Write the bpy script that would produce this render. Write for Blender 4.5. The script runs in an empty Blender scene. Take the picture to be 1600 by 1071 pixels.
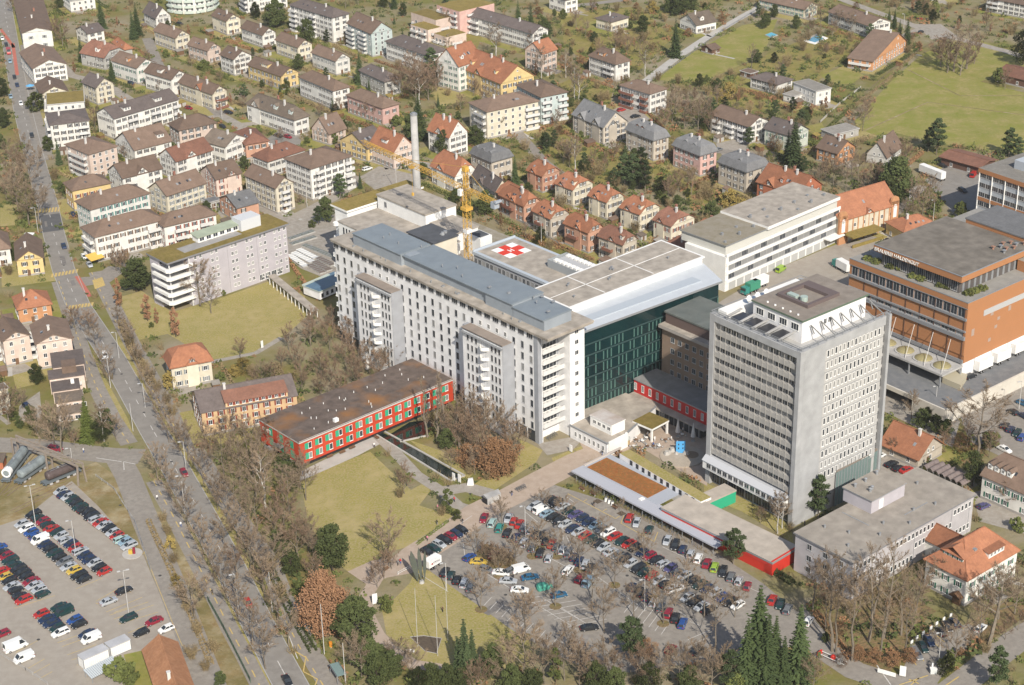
import bpy, math, random
from mathutils import Vector, Matrix
rnd = random.Random(7)
R_ = math.radians
S = bpy.context.scene
COL = S.collection
# ---------------------------------------------------------------- camera
F0, TILT, ROLL, CAMH = 2802.0, R_(25.7028), R_(-1.3078), 245.0
ct, st = math.cos(TILT), math.sin(TILT)
FW = Vector((0, ct, -st)); U0 = Vector((0, st, ct)); R0 = Vector((1, 0, 0))
RR = R0*math.cos(ROLL) + U0*math.sin(ROLL); UU = U0*math.cos(ROLL) - R0*math.sin(ROLL)
cd = bpy.data.cameras.new('camera'); cam = bpy.data.objects.new('camera', cd); COL.objects.link(cam)
cd.sensor_fit = 'HORIZONTAL'; cd.sensor_width = 36.0; cd.lens = F0/1600*36
cd.clip_start = 1; cd.clip_end = 6000
cam.matrix_world = Matrix(((RR.x, UU.x, -FW.x, 0), (RR.y, UU.y, -FW.y, 0), (RR.z, UU.z, -FW.z, CAMH), (0, 0, 0, 1)))
S.camera = cam
# ---------------------------------------------------------------- light
SUN = Vector((0.26*math.cos(R_(38)), -0.966*math.cos(R_(38)), math.sin(R_(38)))).normalized()
W = bpy.data.worlds.new('World'); S.world = W; W.use_nodes = True
wn = W.node_tree.nodes; wl = W.node_tree.links
sky = wn.new('ShaderNodeTexSky'); sky.sky_type = 'NISHITA'; sky.sun_disc = False
sky.sun_elevation = R_(38); sky.sun_rotation = math.atan2(SUN.x, SUN.y); sky.air_density = 1.0; sky.dust_density = 1.5
bg = wn['Background']; bg.inputs[1].default_value = 0.105
wl.new(sky.outputs[0], bg.inputs[0])
ld = bpy.data.lights.new('sun', 'SUN'); ld.energy = 4.4; ld.angle = R_(0.5); ld.color = (1.0, 0.935, 0.83)
sun = bpy.data.objects.new('sun', ld); COL.objects.link(sun)
sun.rotation_euler = (-SUN).to_track_quat('-Z', 'Y').to_euler()
vs = S.view_settings; vs.view_transform = 'Standard'; vs.look = 'None'; vs.gamma = 1; vs.use_curve_mapping = False
vs.exposure = 0.35
S.cycles.max_bounces = 5; S.cycles.diffuse_bounces = 2; S.cycles.glossy_bounces = 2; S.cycles.transmission_bounces = 2
S.cycles.transparent_max_bounces = 4; S.cycles.volume_bounces = 0; S.cycles.use_denoising = True
# ---------------------------------------------------------------- geometry helpers
def G(x, y, z=0.0):
    "point on the level plane at height z that the survey photograph shows at pixel x, y (1600 px wide)"
    d = FW + RR*((x-800)/F0) - UU*((y-535.5)/F0)
    t = (z-CAMH)/d.z
    return Vector((d.x*t, d.y*t, z))
TX = {'0': 0, '1': 400, '2': 800, '3': 1200}; TY = {'0': 0, '1': 260, '2': 530, '3': 800}
def T(c, p):
    return (TX[c[0]]+p[0]/3.9675, TY[c[1]]+p[1]/3.9675)
class MB:
    def __init__(s): s.v = []; s.f = []; s.m = []
    def face(s, pts, m=0):
        i = len(s.v); s.v += [tuple(p) for p in pts]; s.f.append(tuple(range(i, i+len(pts)))); s.m.append(m)
    def box(s, x0, y0, z0, x1, y1, z1, m=0, mt=None):
        a = [(x0,y0,z0),(x1,y0,z0),(x1,y1,z0),(x0,y1,z0),(x0,y0,z1),(x1,y0,z1),(x1,y1,z1),(x0,y1,z1)]
        i = len(s.v); s.v += a
        s.f += [(i+0,i+1,i+5,i+4),(i+1,i+2,i+6,i+5),(i+2,i+3,i+7,i+6),(i+3,i+0,i+4,i+7),(i+4,i+5,i+6,i+7),(i+3,i+2,i+1,i+0)]
        s.m += [m, m, m, m, m if mt is None else mt, m]
    def prism(s, pts, z0, z1, m=0, mt=None, bottom=False):
        n = len(pts); i = len(s.v)
        s.v += [(p[0],p[1],z0) for p in pts] + [(p[0],p[1],z1) for p in pts]
        for k in range(n):
            j = (k+1) % n; s.f.append((i+k,i+j,i+n+j,i+n+k)); s.m.append(m)
        s.f.append(tuple(range(i+n,i+2*n))); s.m.append(m if mt is None else mt)
        if bottom: s.f.append(tuple(reversed(range(i,i+n)))); s.m.append(m)
    def hull(s, a, b, m=0, mt=None, mb=None):
        "two rings of equal count joined"
        n = len(a); i = len(s.v); s.v += [tuple(p) for p in a]+[tuple(p) for p in b]
        for k in range(n):
            j = (k+1) % n; s.f.append((i+k,i+j,i+n+j,i+n+k)); s.m.append(m)
        s.f.append(tuple(range(i+n,i+2*n))); s.m.append(m if mt is None else mt)
        s.f.append(tuple(reversed(range(i,i+n)))); s.m.append(m if mb is None else mb)
    def tube(s, p, q, r0, r1=None, n=6, m=0, cap=True):
        p = Vector(p); q = Vector(q); r1 = r0 if r1 is None else r1
        d = (q-p); 
        if d.length < 1e-6: return
        d.normalize(); a = d.orthogonal().normalized(); b = d.cross(a); i = len(s.v)
        for c, r in ((p, r0), (q, r1)):
            for k in range(n):
                t = 2*math.pi*k/n; s.v.append(tuple(c + a*(r*math.cos(t)) + b*(r*math.sin(t))))
        for k in range(n):
            j = (k+1) % n; s.f.append((i+k,i+j,i+n+j,i+n+k)); s.m.append(m)
        if cap and n > 2:
            s.f.append(tuple(range(i+n,i+2*n))); s.m.append(m); s.f.append(tuple(reversed(range(i,i+n)))); s.m.append(m)
    def bar(s, p, q, w=.1, h=None, m=0):
        p = Vector(p); q = Vector(q); h = w if h is None else h
        d = (q-p).normalized(); a = d.cross(Vector((0,0,1)))
        a = Vector((1,0,0)) if a.length < 1e-4 else a.normalized()
        b = d.cross(a); a = a*(w/2); b = b*(h/2)
        s.hull([p-a-b,p+a-b,p+a+b,p-a+b], [q-a-b,q+a-b,q+a+b,q-a+b], m)
    def slab(s, pts, t, m=0, mb=None):
        "a sheet of thickness t below the given 3d points"
        s.hull([(p[0],p[1],p[2]-t) for p in pts], pts, m if mb is None else mb, m, mb)
    def add(s, o, M):
        i = len(s.v); s.v += [tuple(M @ Vector(p)) for p in o.v]
        s.f += [tuple(k+i for k in f) for f in o.f]; s.m += o.m
    def mesh(s, name, mats, smooth=False):
        me = bpy.data.meshes.new(name); me.from_pydata(s.v, [], s.f)
        for m in (mats if isinstance(mats, (list, tuple)) else [mats]): me.materials.append(m)
        if len(set(s.m)) > 1: me.polygons.foreach_set('material_index', s.m)
        if smooth: me.polygons.foreach_set('use_smooth', [True]*len(s.f))
        me.update(); return me
def ob(name, me, parent=None, loc=(0,0,0), rz=0.0, sc=None):
    o = bpy.data.objects.new(name, me); COL.objects.link(o); o.location = loc
    if rz: o.rotation_euler = (0, 0, rz)
    if sc is not None: o.scale = sc if hasattr(sc, '__len__') else (sc, sc, sc)
    if parent is not None: o.parent = parent
    return o
def tag(o, label=None, cat=None, group=None, kind=None):
    if label: o['label'] = label
    if cat: o['category'] = cat
    if group: o['group'] = group
    if kind: o['kind'] = kind
    return o
def thing(name, label, cat, loc=(0,0,0), rz=0.0, group=None):
    return tag(ob(name, None, None, loc, rz), label, cat, group)
def part(name, mb, mats, parent, loc=(0,0,0), rz=0.0, smooth=False, label=None):
    o = ob(name, mb.mesh(name, mats, smooth), parent, loc, rz)
    if label: o['label'] = label
    return o
# ---------------------------------------------------------------- materials
MC = {}
def mat(name, col, rough=.85, col2=None, sc=.6, mix=.5, metal=0.0, var=0.0, bump=0.0, bsc=6.0, spec=.3, dirt=0.0, detail=5.0, stretch=None):
    if name in MC: return MC[name]
    m = bpy.data.materials.new(name); m.use_nodes = True; nt = m.node_tree; N = nt.nodes; L = nt.links
    p = N['Principled BSDF']; p.inputs['Roughness'].default_value = rough; p.inputs['Metallic'].default_value = metal
    p.inputs['Specular IOR Level'].default_value = spec
    c = N.new('ShaderNodeRGB'); c.outputs[0].default_value = (*col, 1); out = c.outputs[0]
    tc = N.new('ShaderNodeTexCoord'); co = tc.outputs['Object']
    if stretch:
        mp = N.new('ShaderNodeMapping'); mp.inputs['Scale'].default_value = stretch; L.new(co, mp.inputs[0]); co = mp.outputs[0]
    if col2:
        n = N.new('ShaderNodeTexNoise'); n.inputs['Scale'].default_value = sc; n.inputs['Detail'].default_value = detail
        n.inputs['Roughness'].default_value = .65
        L.new(co, n.inputs[0]); r = N.new('ShaderNodeMapRange'); r.inputs[1].default_value = .5-.25*(1-mix)-.05; r.inputs[2].default_value = .62
        L.new(n.outputs[0], r.inputs[0])
        x = N.new('ShaderNodeMix'); x.data_type = 'RGBA'; L.new(r.outputs[0], x.inputs[0]); L.new(out, x.inputs[6])
        x.inputs[7].default_value = (*col2, 1); out = x.outputs[2]
    if dirt:
        n = N.new('ShaderNodeTexNoise'); n.inputs['Scale'].default_value = .35; n.inputs['Detail'].default_value = 7; L.new(co, n.inputs[0])
        r = N.new('ShaderNodeMapRange'); r.inputs[1].default_value = .35; r.inputs[2].default_value = .7; r.inputs[3].default_value = 1-dirt; r.inputs[4].default_value = 1+dirt*.4
        L.new(n.outputs[0], r.inputs[0]); h = N.new('ShaderNodeHueSaturation'); L.new(r.outputs[0], h.inputs['Value']); L.new(out, h.inputs['Color']); out = h.outputs[0]
    if var:
        oi = N.new('ShaderNodeObjectInfo'); r = N.new('ShaderNodeMapRange'); r.inputs[3].default_value = 1-var; r.inputs[4].default_value = 1+var
        L.new(oi.outputs['Random'], r.inputs[0]); h = N.new('ShaderNodeHueSaturation'); L.new(r.outputs[0], h.inputs['Value']); L.new(out, h.inputs['Color']); out = h.outputs[0]
    L.new(out, p.inputs['Base Color'])
    if bump:
        n = N.new('ShaderNodeTexNoise'); n.inputs['Scale'].default_value = bsc; n.inputs['Detail'].default_value = 4; L.new(co, n.inputs[0])
        b = N.new('ShaderNodeBump'); b.inputs['Strength'].default_value = bump; b.inputs['Distance'].default_value = .15
        L.new(n.outputs[0], b.inputs['Height']); L.new(b.outputs[0], p.inputs['Normal'])
    MC[name] = m; return m
WALL = {'w': (.74,.72,.67), 'c': (.68,.62,.49), 'p': (.66,.53,.45), 'k': (.62,.40,.35), 's': (.54,.31,.215), 'y': (.66,.50,.24), 'o': (.55,.28,.14),
        'g': (.45,.44,.41), 'b': (.42,.34,.25), 'r': (.42,.15,.08), 't': (.50,.57,.55), 'n': (.13,.07,.05), 'l': (.52,.50,.52), 'h': (.52,.46,.38), 'v': (.57,.60,.52), 'a': (.60,.42,.24)}
def wallm(c): return mat('plaster_'+c, WALL[c], .9, tuple(x*.9 for x in WALL[c]), .5, .4, var=.09, dirt=.14)
ROOF = {'b': ((.155,.107,.078),(.185,.128,.096)), 'd': ((.105,.085,.078),(.135,.11,.10)), 'o': ((.345,.150,.080),(.275,.118,.066)), 'r': ((.26,.125,.082),(.20,.10,.07)),
        's': ((.155,.155,.16),(.20,.20,.20)), 'g': ((.30,.28,.25),(.24,.22,.19)), 'm': ((.185,.145,.028),(.255,.185,.06)), 'e': ((.19,.15,.115),(.145,.115,.09)), 'q': ((.44,.22,.115),(.36,.17,.085))}
def roofm(c):
    a, b = ROOF[c]; return mat('roof_'+c, a, .85, b, 1.3, .5, var=.2, bump=.3, bsc=7, dirt=.15)
GLASS = mat('window_glass', (.038,.045,.055), .12, spec=.55)
GLASS2 = mat('curtained_glass', (.24,.24,.235), .3, spec=.5)
WHITE = mat('white_paint', (.78,.77,.74), .7, dirt=.08)
OFFW = mat('offwhite_render', (.735,.725,.715), .88, (.77,.76,.75), .25, .5, dirt=.12)
CONC = mat('concrete', (.36,.35,.335), .9, (.42,.41,.39), .4, .5, dirt=.15)
GRAVEL = mat('gravel_roof', (.43,.38,.32), .95, (.35,.31,.262), .25, .5, dirt=.25, bump=.2, bsc=3)
METAL = mat('grey_metal', (.30,.31,.32), .5, metal=.3)
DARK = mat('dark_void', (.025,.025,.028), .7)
BLACK = mat('black_rubber', (.02,.02,.02), .8)
WOOD = mat('brown_wood', (.16,.09,.05), .85, var=.1)
# ---------------------------------------------------------------- windows
SHUT = {'g': (.03,.13,.09), 'r': (.22,.05,.03), 'd': (.06,.05,.045), 'b': (.13,.08,.05), 'e': (.22,.24,.24), 't': (.06,.20,.18), 'R': (.50,.04,.03), 'G': (.03,.34,.20)}
WM = {}
def winmesh(w, h, frame='w', shut=None, blind=False, fw=.09, bars=1):
    k = (round(w,2), round(h,2), frame, shut, blind, bars)
    if k in WM: return WM[k]
    b = MB(); x0, x1, y = -w/2, w/2, -.08; z0, z1 = 0, h
    o = [(x0,y,z0),(x1,y,z0),(x1,y,z1),(x0,y,z1)]; i = [(x0+fw,y,z0+fw),(x1-fw,y,z0+fw),(x1-fw,y,z1-fw),(x0+fw,y,z1-fw)]
    g = [(p[0],-.015,p[2]) for p in i]; e = [(p[0],.01,p[2]) for p in o]
    for q in range(4):
        r = (q+1) % 4; b.face([o[q],o[r],i[r],i[q]],0); b.face([i[q],i[r],g[r],g[q]],0); b.face([e[q],e[r],o[r],o[q]],0)
    b.face(g, 1)
    for q in range(bars):
        c = x0+(q+1)*w/(bars+1); b.box(c-.035,-.05,z0+fw,c+.035,-.017,z1-fw,0)
    b.box(x0-.06,-.14,z0-.07,x1+.06,.0,z0-.005,0)
    ms = [{'w': WHITE, 'd': mat('window_grey', (.40,.40,.40), .6), 'k': DARK, 'r': mat('red_frame', (.3,.06,.04))}[frame], GLASS2 if blind else GLASS]
    if shut:
        sm = mat('shutter_'+shut, SHUT[shut], .7); ms.append(sm)
        for a in (x0-.03-w*.42, x1+.03): b.box(a,-.06,z0,a+w*.42,-.005,z1,2)
    WM[k] = (b.mesh('window', ms), b, ms); return WM[k]
WC = {}
def addwin(root, wm, loc, rz, name='window'):
    r = WC.setdefault(root.name, [0, {}, root])
    if r[0] < 290:
        r[0] += 1; return ob(name, wm[0], root, loc, rz)
    k = tuple(m.name for m in wm[2]); q = r[1].setdefault(k, (MB(), wm[2]))
    q[0].add(wm[1], Matrix.Translation(loc) @ Matrix.Rotation(rz, 4, 'Z'))
def flushwins():
    for n, r in WC.items():
        for k, (b, ms) in r[1].items():
            tag(ob('further_windows', b.mesh('windows', ms), r[2]), kind='stuff')
def on_face(face, s, z, off=0.0, x0=0.0, y0=0.0):
    "location and turn on facade R (plane y=y0) or L (plane x=x0)"
    return ((s, y0-off, z), 0.0) if face == 'R' else ((x0-off, s, z), -math.pi/2)
def frame(L, N, R, h):
    "frame of a rectangular building from its left, near and right top corners (pixels) at height h; L or R may be a length in metres"
    n = G(*N, h)
    if not hasattr(L, '__len__'):
        v = G(*R, h)-n; a = math.atan2(v.y, v.x); return Vector((n.x,n.y,0)), a, v.length, float(L)
    u = G(*L, h)-n; au = math.atan2(u.y, u.x)-math.pi/2
    if not hasattr(R, '__len__'): return Vector((n.x,n.y,0)), au, float(R), u.length
    v = G(*R, h)-n; a = math.atan2(v.y, v.x)
    d = (au-a+math.pi) % (2*math.pi)-math.pi
    wu, wv = u.length**2, v.length**2; k = wu/(wu+wv)
    a2 = a+d*k; v2 = Vector((math.cos(a2),math.sin(a2),0)); u2 = Vector((-v2.y,v2.x,0))
    return Vector((n.x,n.y,0)), a2, max(4.0, v.dot(v2)), max(4.0, u.dot(u2))
FOOT = []   # footprints (centre, axis angle, half sizes) kept free of undergrowth
def foot(o, a, w, d): FOOT.append((o, a, w, d))
LM = []     # landmarks for telling plants apart
def centre(o, a, w, d): return o + Vector((math.cos(a)*w/2-math.sin(a)*d/2, math.sin(a)*w/2+math.cos(a)*d/2, 0))
# ================================================================ setting: ground, roads, lawns
AVOID = []  # polygons (world xy) kept free of undergrowth
def flat(name, pts, z, m, avoid=True, world=False, kind='structure'):
    p = [Vector(q) if world else G(*q) for q in pts]
    b = MB(); b.face([(v.x, v.y, z) for v in p]); o = ob(name, b.mesh(name, m)); tag(o, kind=kind)
    if avoid: AVOID.append([(v.x, v.y) for v in p])
    return o
def ribbon(pts, w, closed=False):
    p = [Vector((v.x, v.y)) for v in pts]; L = []; Rr = []
    for i, q in enumerate(p):
        a = p[max(0, i-1)]; c = p[min(len(p)-1, i+1)]; d = (c-a).normalized(); n = Vector((-d.y, d.x))*(w/2)
        L.append(q+n); Rr.append(q-n)
    return L, Rr
def strip(name, px, w, z, m, avoid=True, kerb=False):
    pts = [G(*q) for q in px]
    L, Rr = ribbon(pts, w); b = MB()
    for i in range(len(pts)-1):
        b.face([(*Rr[i], z), (*Rr[i+1], z), (*L[i+1], z), (*L[i], z)])
        if avoid: AVOID.append([tuple(Rr[i]), tuple(Rr[i+1]), tuple(L[i+1]), tuple(L[i])])
    o = tag(ob(name, b.mesh(name, m)), kind='structure')
    if kerb:
        k = MB()
        for side in (w/2+.1, -w/2-.1):
            A, B = ribbon(pts, abs(side)*2); q = A if side > 0 else B
            for i in range(len(q)-1): k.bar((*q[i], .06), (*q[i+1], .06), .22, .14)
        tag(ob('kerb', k.mesh('kerb', KERB)), kind='structure')
    return o
KERB = mat('kerb_stone', (.36,.35,.33), .9)
def groundmat(name, cols, scales, rough=.95, bump=.3, bsc=.9):
    m = bpy.data.materials.new(name); m.use_nodes = True; nt = m.node_tree; N = nt.nodes; L = nt.links
    p = N['Principled BSDF']; p.inputs['Roughness'].default_value = rough; p.inputs['Specular IOR Level'].default_value = .2
    tc = N.new('ShaderNodeTexCoord'); c = N.new('ShaderNodeRGB'); c.outputs[0].default_value = (*cols[0], 1); out = c.outputs[0]
    for k, (cl, s) in enumerate(zip(cols[1:], scales)):
        n = N.new('ShaderNodeTexNoise'); n.inputs['Scale'].default_value = s; n.inputs['Detail'].default_value = 6; n.inputs['Roughness'].default_value = .62
        mp = N.new('ShaderNodeMapping'); mp.inputs['Location'].default_value = (13.7*k, 5.1*k, 0); L.new(tc.outputs['Object'], mp.inputs[0]); L.new(mp.outputs[0], n.inputs[0])
        r = N.new('ShaderNodeMapRange'); r.inputs[1].default_value = .42; r.inputs[2].default_value = .62; L.new(n.outputs[0], r.inputs[0])
        x = N.new('ShaderNodeMix'); x.data_type = 'RGBA'; L.new(r.outputs[0], x.inputs[0]); L.new(out, x.inputs[6]); x.inputs[7].default_value = (*cl, 1); out = x.outputs[2]
    L.new(out, p.inputs['Base Color'])
    n = N.new('ShaderNodeTexNoise'); n.inputs['Scale'].default_value = bsc; n.inputs['Detail'].default_value = 6; L.new(tc.outputs['Object'], n.inputs[0])
    b = N.new('ShaderNodeBump'); b.inputs['Strength'].default_value = bump; b.inputs['Distance'].default_value = .4; L.new(n.outputs[0], b.inputs['Height']); L.new(b.outputs[0], p.inputs['Normal'])
    return m
SOIL = groundmat('garden_ground', [(.175,.150,.050),(.135,.142,.034),(.20,.155,.062),(.16,.155,.042),(.26,.22,.15)], [.045,.035,.12,.025], bump=.5, bsc=.7)
LAWN = groundmat('winter_lawn', [(.285,.245,.062),(.225,.215,.05),(.37,.30,.13),(.25,.225,.06),(.34,.275,.14)], [.045,.075,.3,1.8], bump=.3, bsc=2)
MEADOW = groundmat('green_meadow', [(.205,.215,.040),(.245,.225,.055),(.18,.195,.036),(.30,.25,.10),(.225,.21,.06)], [.02,.05,.12,.6], bump=.3, bsc=1.2)
HILLG = groundmat('hillside_grass', [(.225,.195,.05),(.185,.18,.04),(.27,.215,.08),(.205,.175,.06)], [.05,.13,.5], bump=.4, bsc=1.5)
DRY = groundmat('dry_grass', [(.29,.225,.115),(.22,.155,.07),(.33,.275,.17),(.17,.14,.055)], [.12,.3,.07], bump=.5, bsc=1.5)
ASPH = groundmat('asphalt', [(.262,.236,.205),(.24,.216,.188),(.285,.26,.226),(.225,.203,.178)], [.05,.15,.7], bump=.1, bsc=4)
ASPHD = groundmat('road_asphalt', [(.228,.21,.188),(.208,.192,.172),(.252,.234,.21)], [.06,.3], bump=.1, bsc=4)
ASPHB = groundmat('blue_grey_asphalt', [(.165,.17,.175),(.145,.15,.155),(.19,.19,.19)], [.09,.5], bump=.1, bsc=4)
LOTM = groundmat('car_park_surface', [(.31,.275,.232),(.285,.25,.212),(.335,.30,.255)], [.06,.4], bump=.1, bsc=4)
PATH = groundmat('pinkish_path', [(.38,.30,.235),(.355,.28,.22),(.41,.33,.265)], [.08,.5], bump=.1, bsc=3)
GRAV = groundmat('grey_gravel', [(.30,.265,.225),(.26,.235,.20),(.34,.31,.27)], [.1,.6], bump=.2, bsc=3)
PAVE = groundmat('pale_paving', [(.43,.41,.375),(.39,.37,.34)], [.3], bump=.1, bsc=3)
LEAF = groundmat('leaf_litter', [(.20,.135,.072),(.175,.135,.07),(.235,.15,.078),(.155,.135,.055)], [.12,.3,.6], bump=.8, bsc=1.5)
WATER = mat('pond_water', (.012,.02,.017), .08, spec=.6)
b = MB(); b.face([(-900,60,0),(900,60,0),(1400,2600,0),(-1400,2600,0)])
tag(ob('ground', b.mesh('ground', SOIL)), kind='structure')
# lawns and meadows
LW = [('lawn', LAWN, [(180,466),(222,455),(268,488),(345,466),(425,438),(476,462),(482,492),(440,530),(400,555),(330,562),(262,522),(215,532)]),
 ('park_lawn', LAWN, [(470,748),(578,706),(612,738),(642,766),(668,752),(672,768),(655,790),(692,802),(722,808),(700,820),(648,852),(602,864),(560,905),(500,862),(478,800)]),
 ('flag_lawn', LAWN, [(597,955),(640,912),(650,889),(682,894),(745,945),(780,968),(822,990),(835,1030),(790,1060),(700,1071),(640,1018),(604,992)]),
 ('lawn_strip', LAWN, [(640,688),(690,705),(742,738),(728,752),(668,712)]), ('lawn_strip', LAWN, [(735,762),(802,712),(820,700),(800,680),(848,704),(838,722),(770,768)]),
 ('lawn_patch', LAWN, [(896,702),(913,695),(926,704),(908,711)]), ('lawn_patch', LAWN, [(862,716),(893,703),(904,710),(868,730)]),
 ('meadow', MEADOW, [(1335,190),(1392,128),(1440,85),(1500,62),(1530,62),(1640,110),(1640,245),(1540,236),(1455,222),(1400,208),(1345,214)]),
 ('meadow_strip', MEADOW, [(1022,124),(1080,84),(1160,40),(1215,30),(1195,80),(1162,100),(1105,125),(1050,128)]),
 ('garden_lawn', MEADOW, [(1283,118),(1320,104),(1350,118),(1330,132),(1296,132)]), ('garden_lawn', MEADOW, [(1258,198),(1284,192),(1290,204),(1268,212)]),
 ('garden_lawn', LAWN, [(20,585),(60,578),(58,600),(25,608)]), ('garden_lawn', LAWN, [(0,320),(26,320),(26,352),(0,354)]),
 ('garden_lawn', MEADOW, [(910,36),(960,28),(975,50),(925,60)]), ('garden_lawn', LAWN, [(672,145),(715,138),(722,158),(690,168)]), ('garden_lawn', MEADOW, [(865,20),(905,8),(925,25),(880,42)]),
 ('dry_meadow', DRY, [(-60,690),(40,690),(110,738),(150,722),(182,745),(208,795),(216,830),(224,868),(212,856),(152,790),(112,752),(40,808),(-60,850)]),
 ('verge', DRY, [(232,800),(252,800),(300,890),(352,990),(392,1075),(330,1075),(300,1000),(262,880)]),
 ('verge', LAWN, [(188,520),(200,545),(262,655),(330,770),(392,880),(425,940),(416,944),(322,790),(252,668),(178,545)]),
 ('verge', LAWN, [(146,555),(158,580),(200,655),(212,690),(206,690),(164,620),(140,570)]),
 ('verge', LAWN, [(248,745),(272,785),(320,870),(372,960),(425,1075),(412,1075),(345,935),(282,812),(240,750)]),
 ('leaf_litter', LEAF, [(1264,940),(1290,925),(1330,910),(1440,925),(1480,940),(1440,975),(1412,1020),(1392,1050),(1330,1038),(1290,1010)]),
 ('leaf_litter', LEAF, [(1480,1050),(1600,965),(1600,930),(1540,950),(1480,1000),(1470,1045)]),
 ('bed', LEAF, [(690,700),(730,735),(790,735),(810,715),(770,690),(720,690)]), ('bed', LEAF, [(1488,690),(1530,680),(1545,712),(1500,730)])]
for i, (n, m, p) in enumerate(LW): flat(n, p, .012+.004*(i % 5), m, avoid=(m is not LEAF))
for i, p in enumerate([[(830,150),(900,120),(960,130),(950,180),(880,215),(840,200)],[(880,20),(1000,10),(1050,60),(1000,110),(930,110),(880,70)],[(1140,110),(1260,60),(1330,70),(1290,120),(1210,160),(1150,150)],[(850,215),(960,200),(1000,240),(960,290),(880,280)],[(1060,280),(1120,270),(1140,300),(1080,330)],[(1255,60),(1340,50),(1350,90),(1290,110)],[(1100,130),(1180,120),(1200,170),(1120,180)],[(1010,205),(1060,225),(1050,290),(1005,270)],[(690,30),(760,40),(740,90),(690,80)]]): flat('hillside_grass', p, .022+.001*i, HILLG, avoid=False)
for q in ([(1350,205),(1450,160),(1600,180)],[(1420,110),(1500,150),(1640,150)]): strip('worn_track', q, .9, .034, DRY, avoid=False)
# car parks, yards
flat('car_park', [(-60,842),(40,808),(96,763),(112,752),(152,790),(212,856),(224,868),(262,960),(280,990),(330,1100),(-60,1100)], .045, LOTM)
flat('car_park', [(690,848),(738,800),(832,772),(866,758),(962,788),(1110,858),(1192,912),(1256,965),(1290,1010),(1240,1010),(1130,1032),(1040,1042),(945,1058),(880,1030),(800,985),(745,945),(662,886)], .045, ASPH)
flat('car_park', [(1400,1075),(1425,1010),(1490,965),(1535,985),(1470,1060),(1460,1075)], .045, ASPH)
flat('car_park', [(1500,650),(1592,592),(1660,600),(1660,760),(1580,722),(1515,690)], .045, ASPH)
flat('yard', [(1128,470),(1205,424),(1312,380),(1390,372),(1410,352),(1350,400),(1332,440),(1345,480),(1110,482)], .045, LOTM)
flat('yard', [(1372,590),(1400,600),(1482,640),(1500,660),(1488,700),(1440,672),(1374,640)], .045, GRAV)
flat('yard', [(1372,700),(1432,722),(1432,740),(1372,752)], .045, GRAV)
flat('yard', [(1445,282),(1480,258),(1545,262),(1540,340),(1505,352)], .045, ASPHD)
flat('yard', [(1520,770),(1560,760),(1640,800),(1620,840),(1530,815)], .045, GRAV)
flat('yard', [(436,346),(505,320),(528,330),(530,372),(545,420),(520,440),(470,420),(440,395)], .045, GRAV)
flat('courtyard', [(905,690),(960,640),(985,600),(1110,640),(1105,760),(1060,735),(985,690),(925,728)], .045, PATH)
flat('forecourt', [(840,694),(888,684),(908,690),(895,703),(855,712)], .05, GRAV)
flat('terrace', [(468,738),(570,688),(598,678),(602,690),(560,712),(470,752)], .055, PAVE)
flat('yard', [(1100,755),(1152,772),(1236,822),(1240,850),(1160,800),(1100,775)], .035, LAWN)
flat('yard', [(565,282),(600,262),(655,275),(650,300),(590,300)], .045, GRAV)
flat('yard', [(408,225),(440,200),(470,212),(470,228),(420,232)], .045, ASPHD)
flat('yard', [(950,175),(985,160),(1020,190),(1000,205),(960,192)], .045, GRAV); flat('yard', [(1118,225),(1160,215),(1172,235),(1130,246)], .045, GRAV)
flat('yard', [(1430,38),(1470,38),(1500,60),(1455,62)], .04, GRAV)
flat('yard', [(30,635),(62,612),(66,655),(28,662)], .045, GRAV)
# roads
MAINR = [(3,-20),(8,20),(20,90),(34,165),(52,240),(66,290),(75,323),(84,365),(99,421),(122,477),(148,516),(175,558),(202,606),(241,676),(274,732),(312,800),(361,890),(400,970),(440,1045),(470,1100)]
strip('main_road', MAINR, 7.4, .05, ASPHD, kerb=True)
SIDEL = [(92,440),(112,500),(131,555),(151,606),(176,655),(202,694)]
SIDEL2 = [(240,752),(267,800),(302,868),(335,934),(358,981),(383,1027),(415,1090)]
SIDER = [(150,425),(168,462),(205,535),(255,625),(310,712),(365,800),(423,883),(448,951),(475,1005),(525,1085)]
strip('cycle_lane', SIDEL, 5, .045, ASPH); strip('cycle_lane', SIDEL2, 4.2, .045, ASPH); strip('service_road', SIDER, 5.2, .045, ASPH)
strip('side_street', [(-40,694),(60,698),(120,706),(170,712),(222,714)], 8.5, .058, ASPH); strip('access_road', [(182,712),(200,745),(222,800),(240,845),(264,905),(285,960),(312,1030),(340,1100)], 7, .054, ASPH)
strip('crossing_street', [(105,445),(135,440),(160,437),(185,418)], 8, .056, ASPH)
HS = [[(52,60),(85,92),(110,118),(165,132),(215,165),(300,190)], [(300,190),(345,180),(372,196),(410,225),(470,255),(560,280),(600,262)], [(345,180),(310,150),(255,120),(230,60)],
 [(436,352),(480,330),(520,310),(560,284)], [(75,100),(62,150)], [(372,196),(430,190),(470,170)], [(440,345),(420,330),(350,300),(240,330)], [(760,150),(810,210),(850,255),(900,290)], [(600,262),(660,255),(705,290)],
 [(1000,200),(1040,235),(1100,235),(1170,240),(1220,270)], [(1400,62),(1445,42),(1500,62),(1570,80),(1650,105)], [(1440,45),(1330,5),(1290,-10)], [(880,12),(960,2),(1040,-8)], [(40,70),(52,170),(75,250)], [(1330,370),(1400,330),(1440,290)]]
for qi, q in enumerate(HS): strip('residential_street', q, 5.2, .056+.002*(qi%7), GRAV if rnd.random() < .4 else ASPH)
strip('hillside_lane', [(1008,128),(1055,92),(1100,62),(1150,32),(1200,4),(1230,-15)], 4.5, .052, PAVE)
strip('park_road', [(1640,968),(1590,1000),(1545,1035),(1480,1085)], 7, .052, ASPH)
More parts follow.
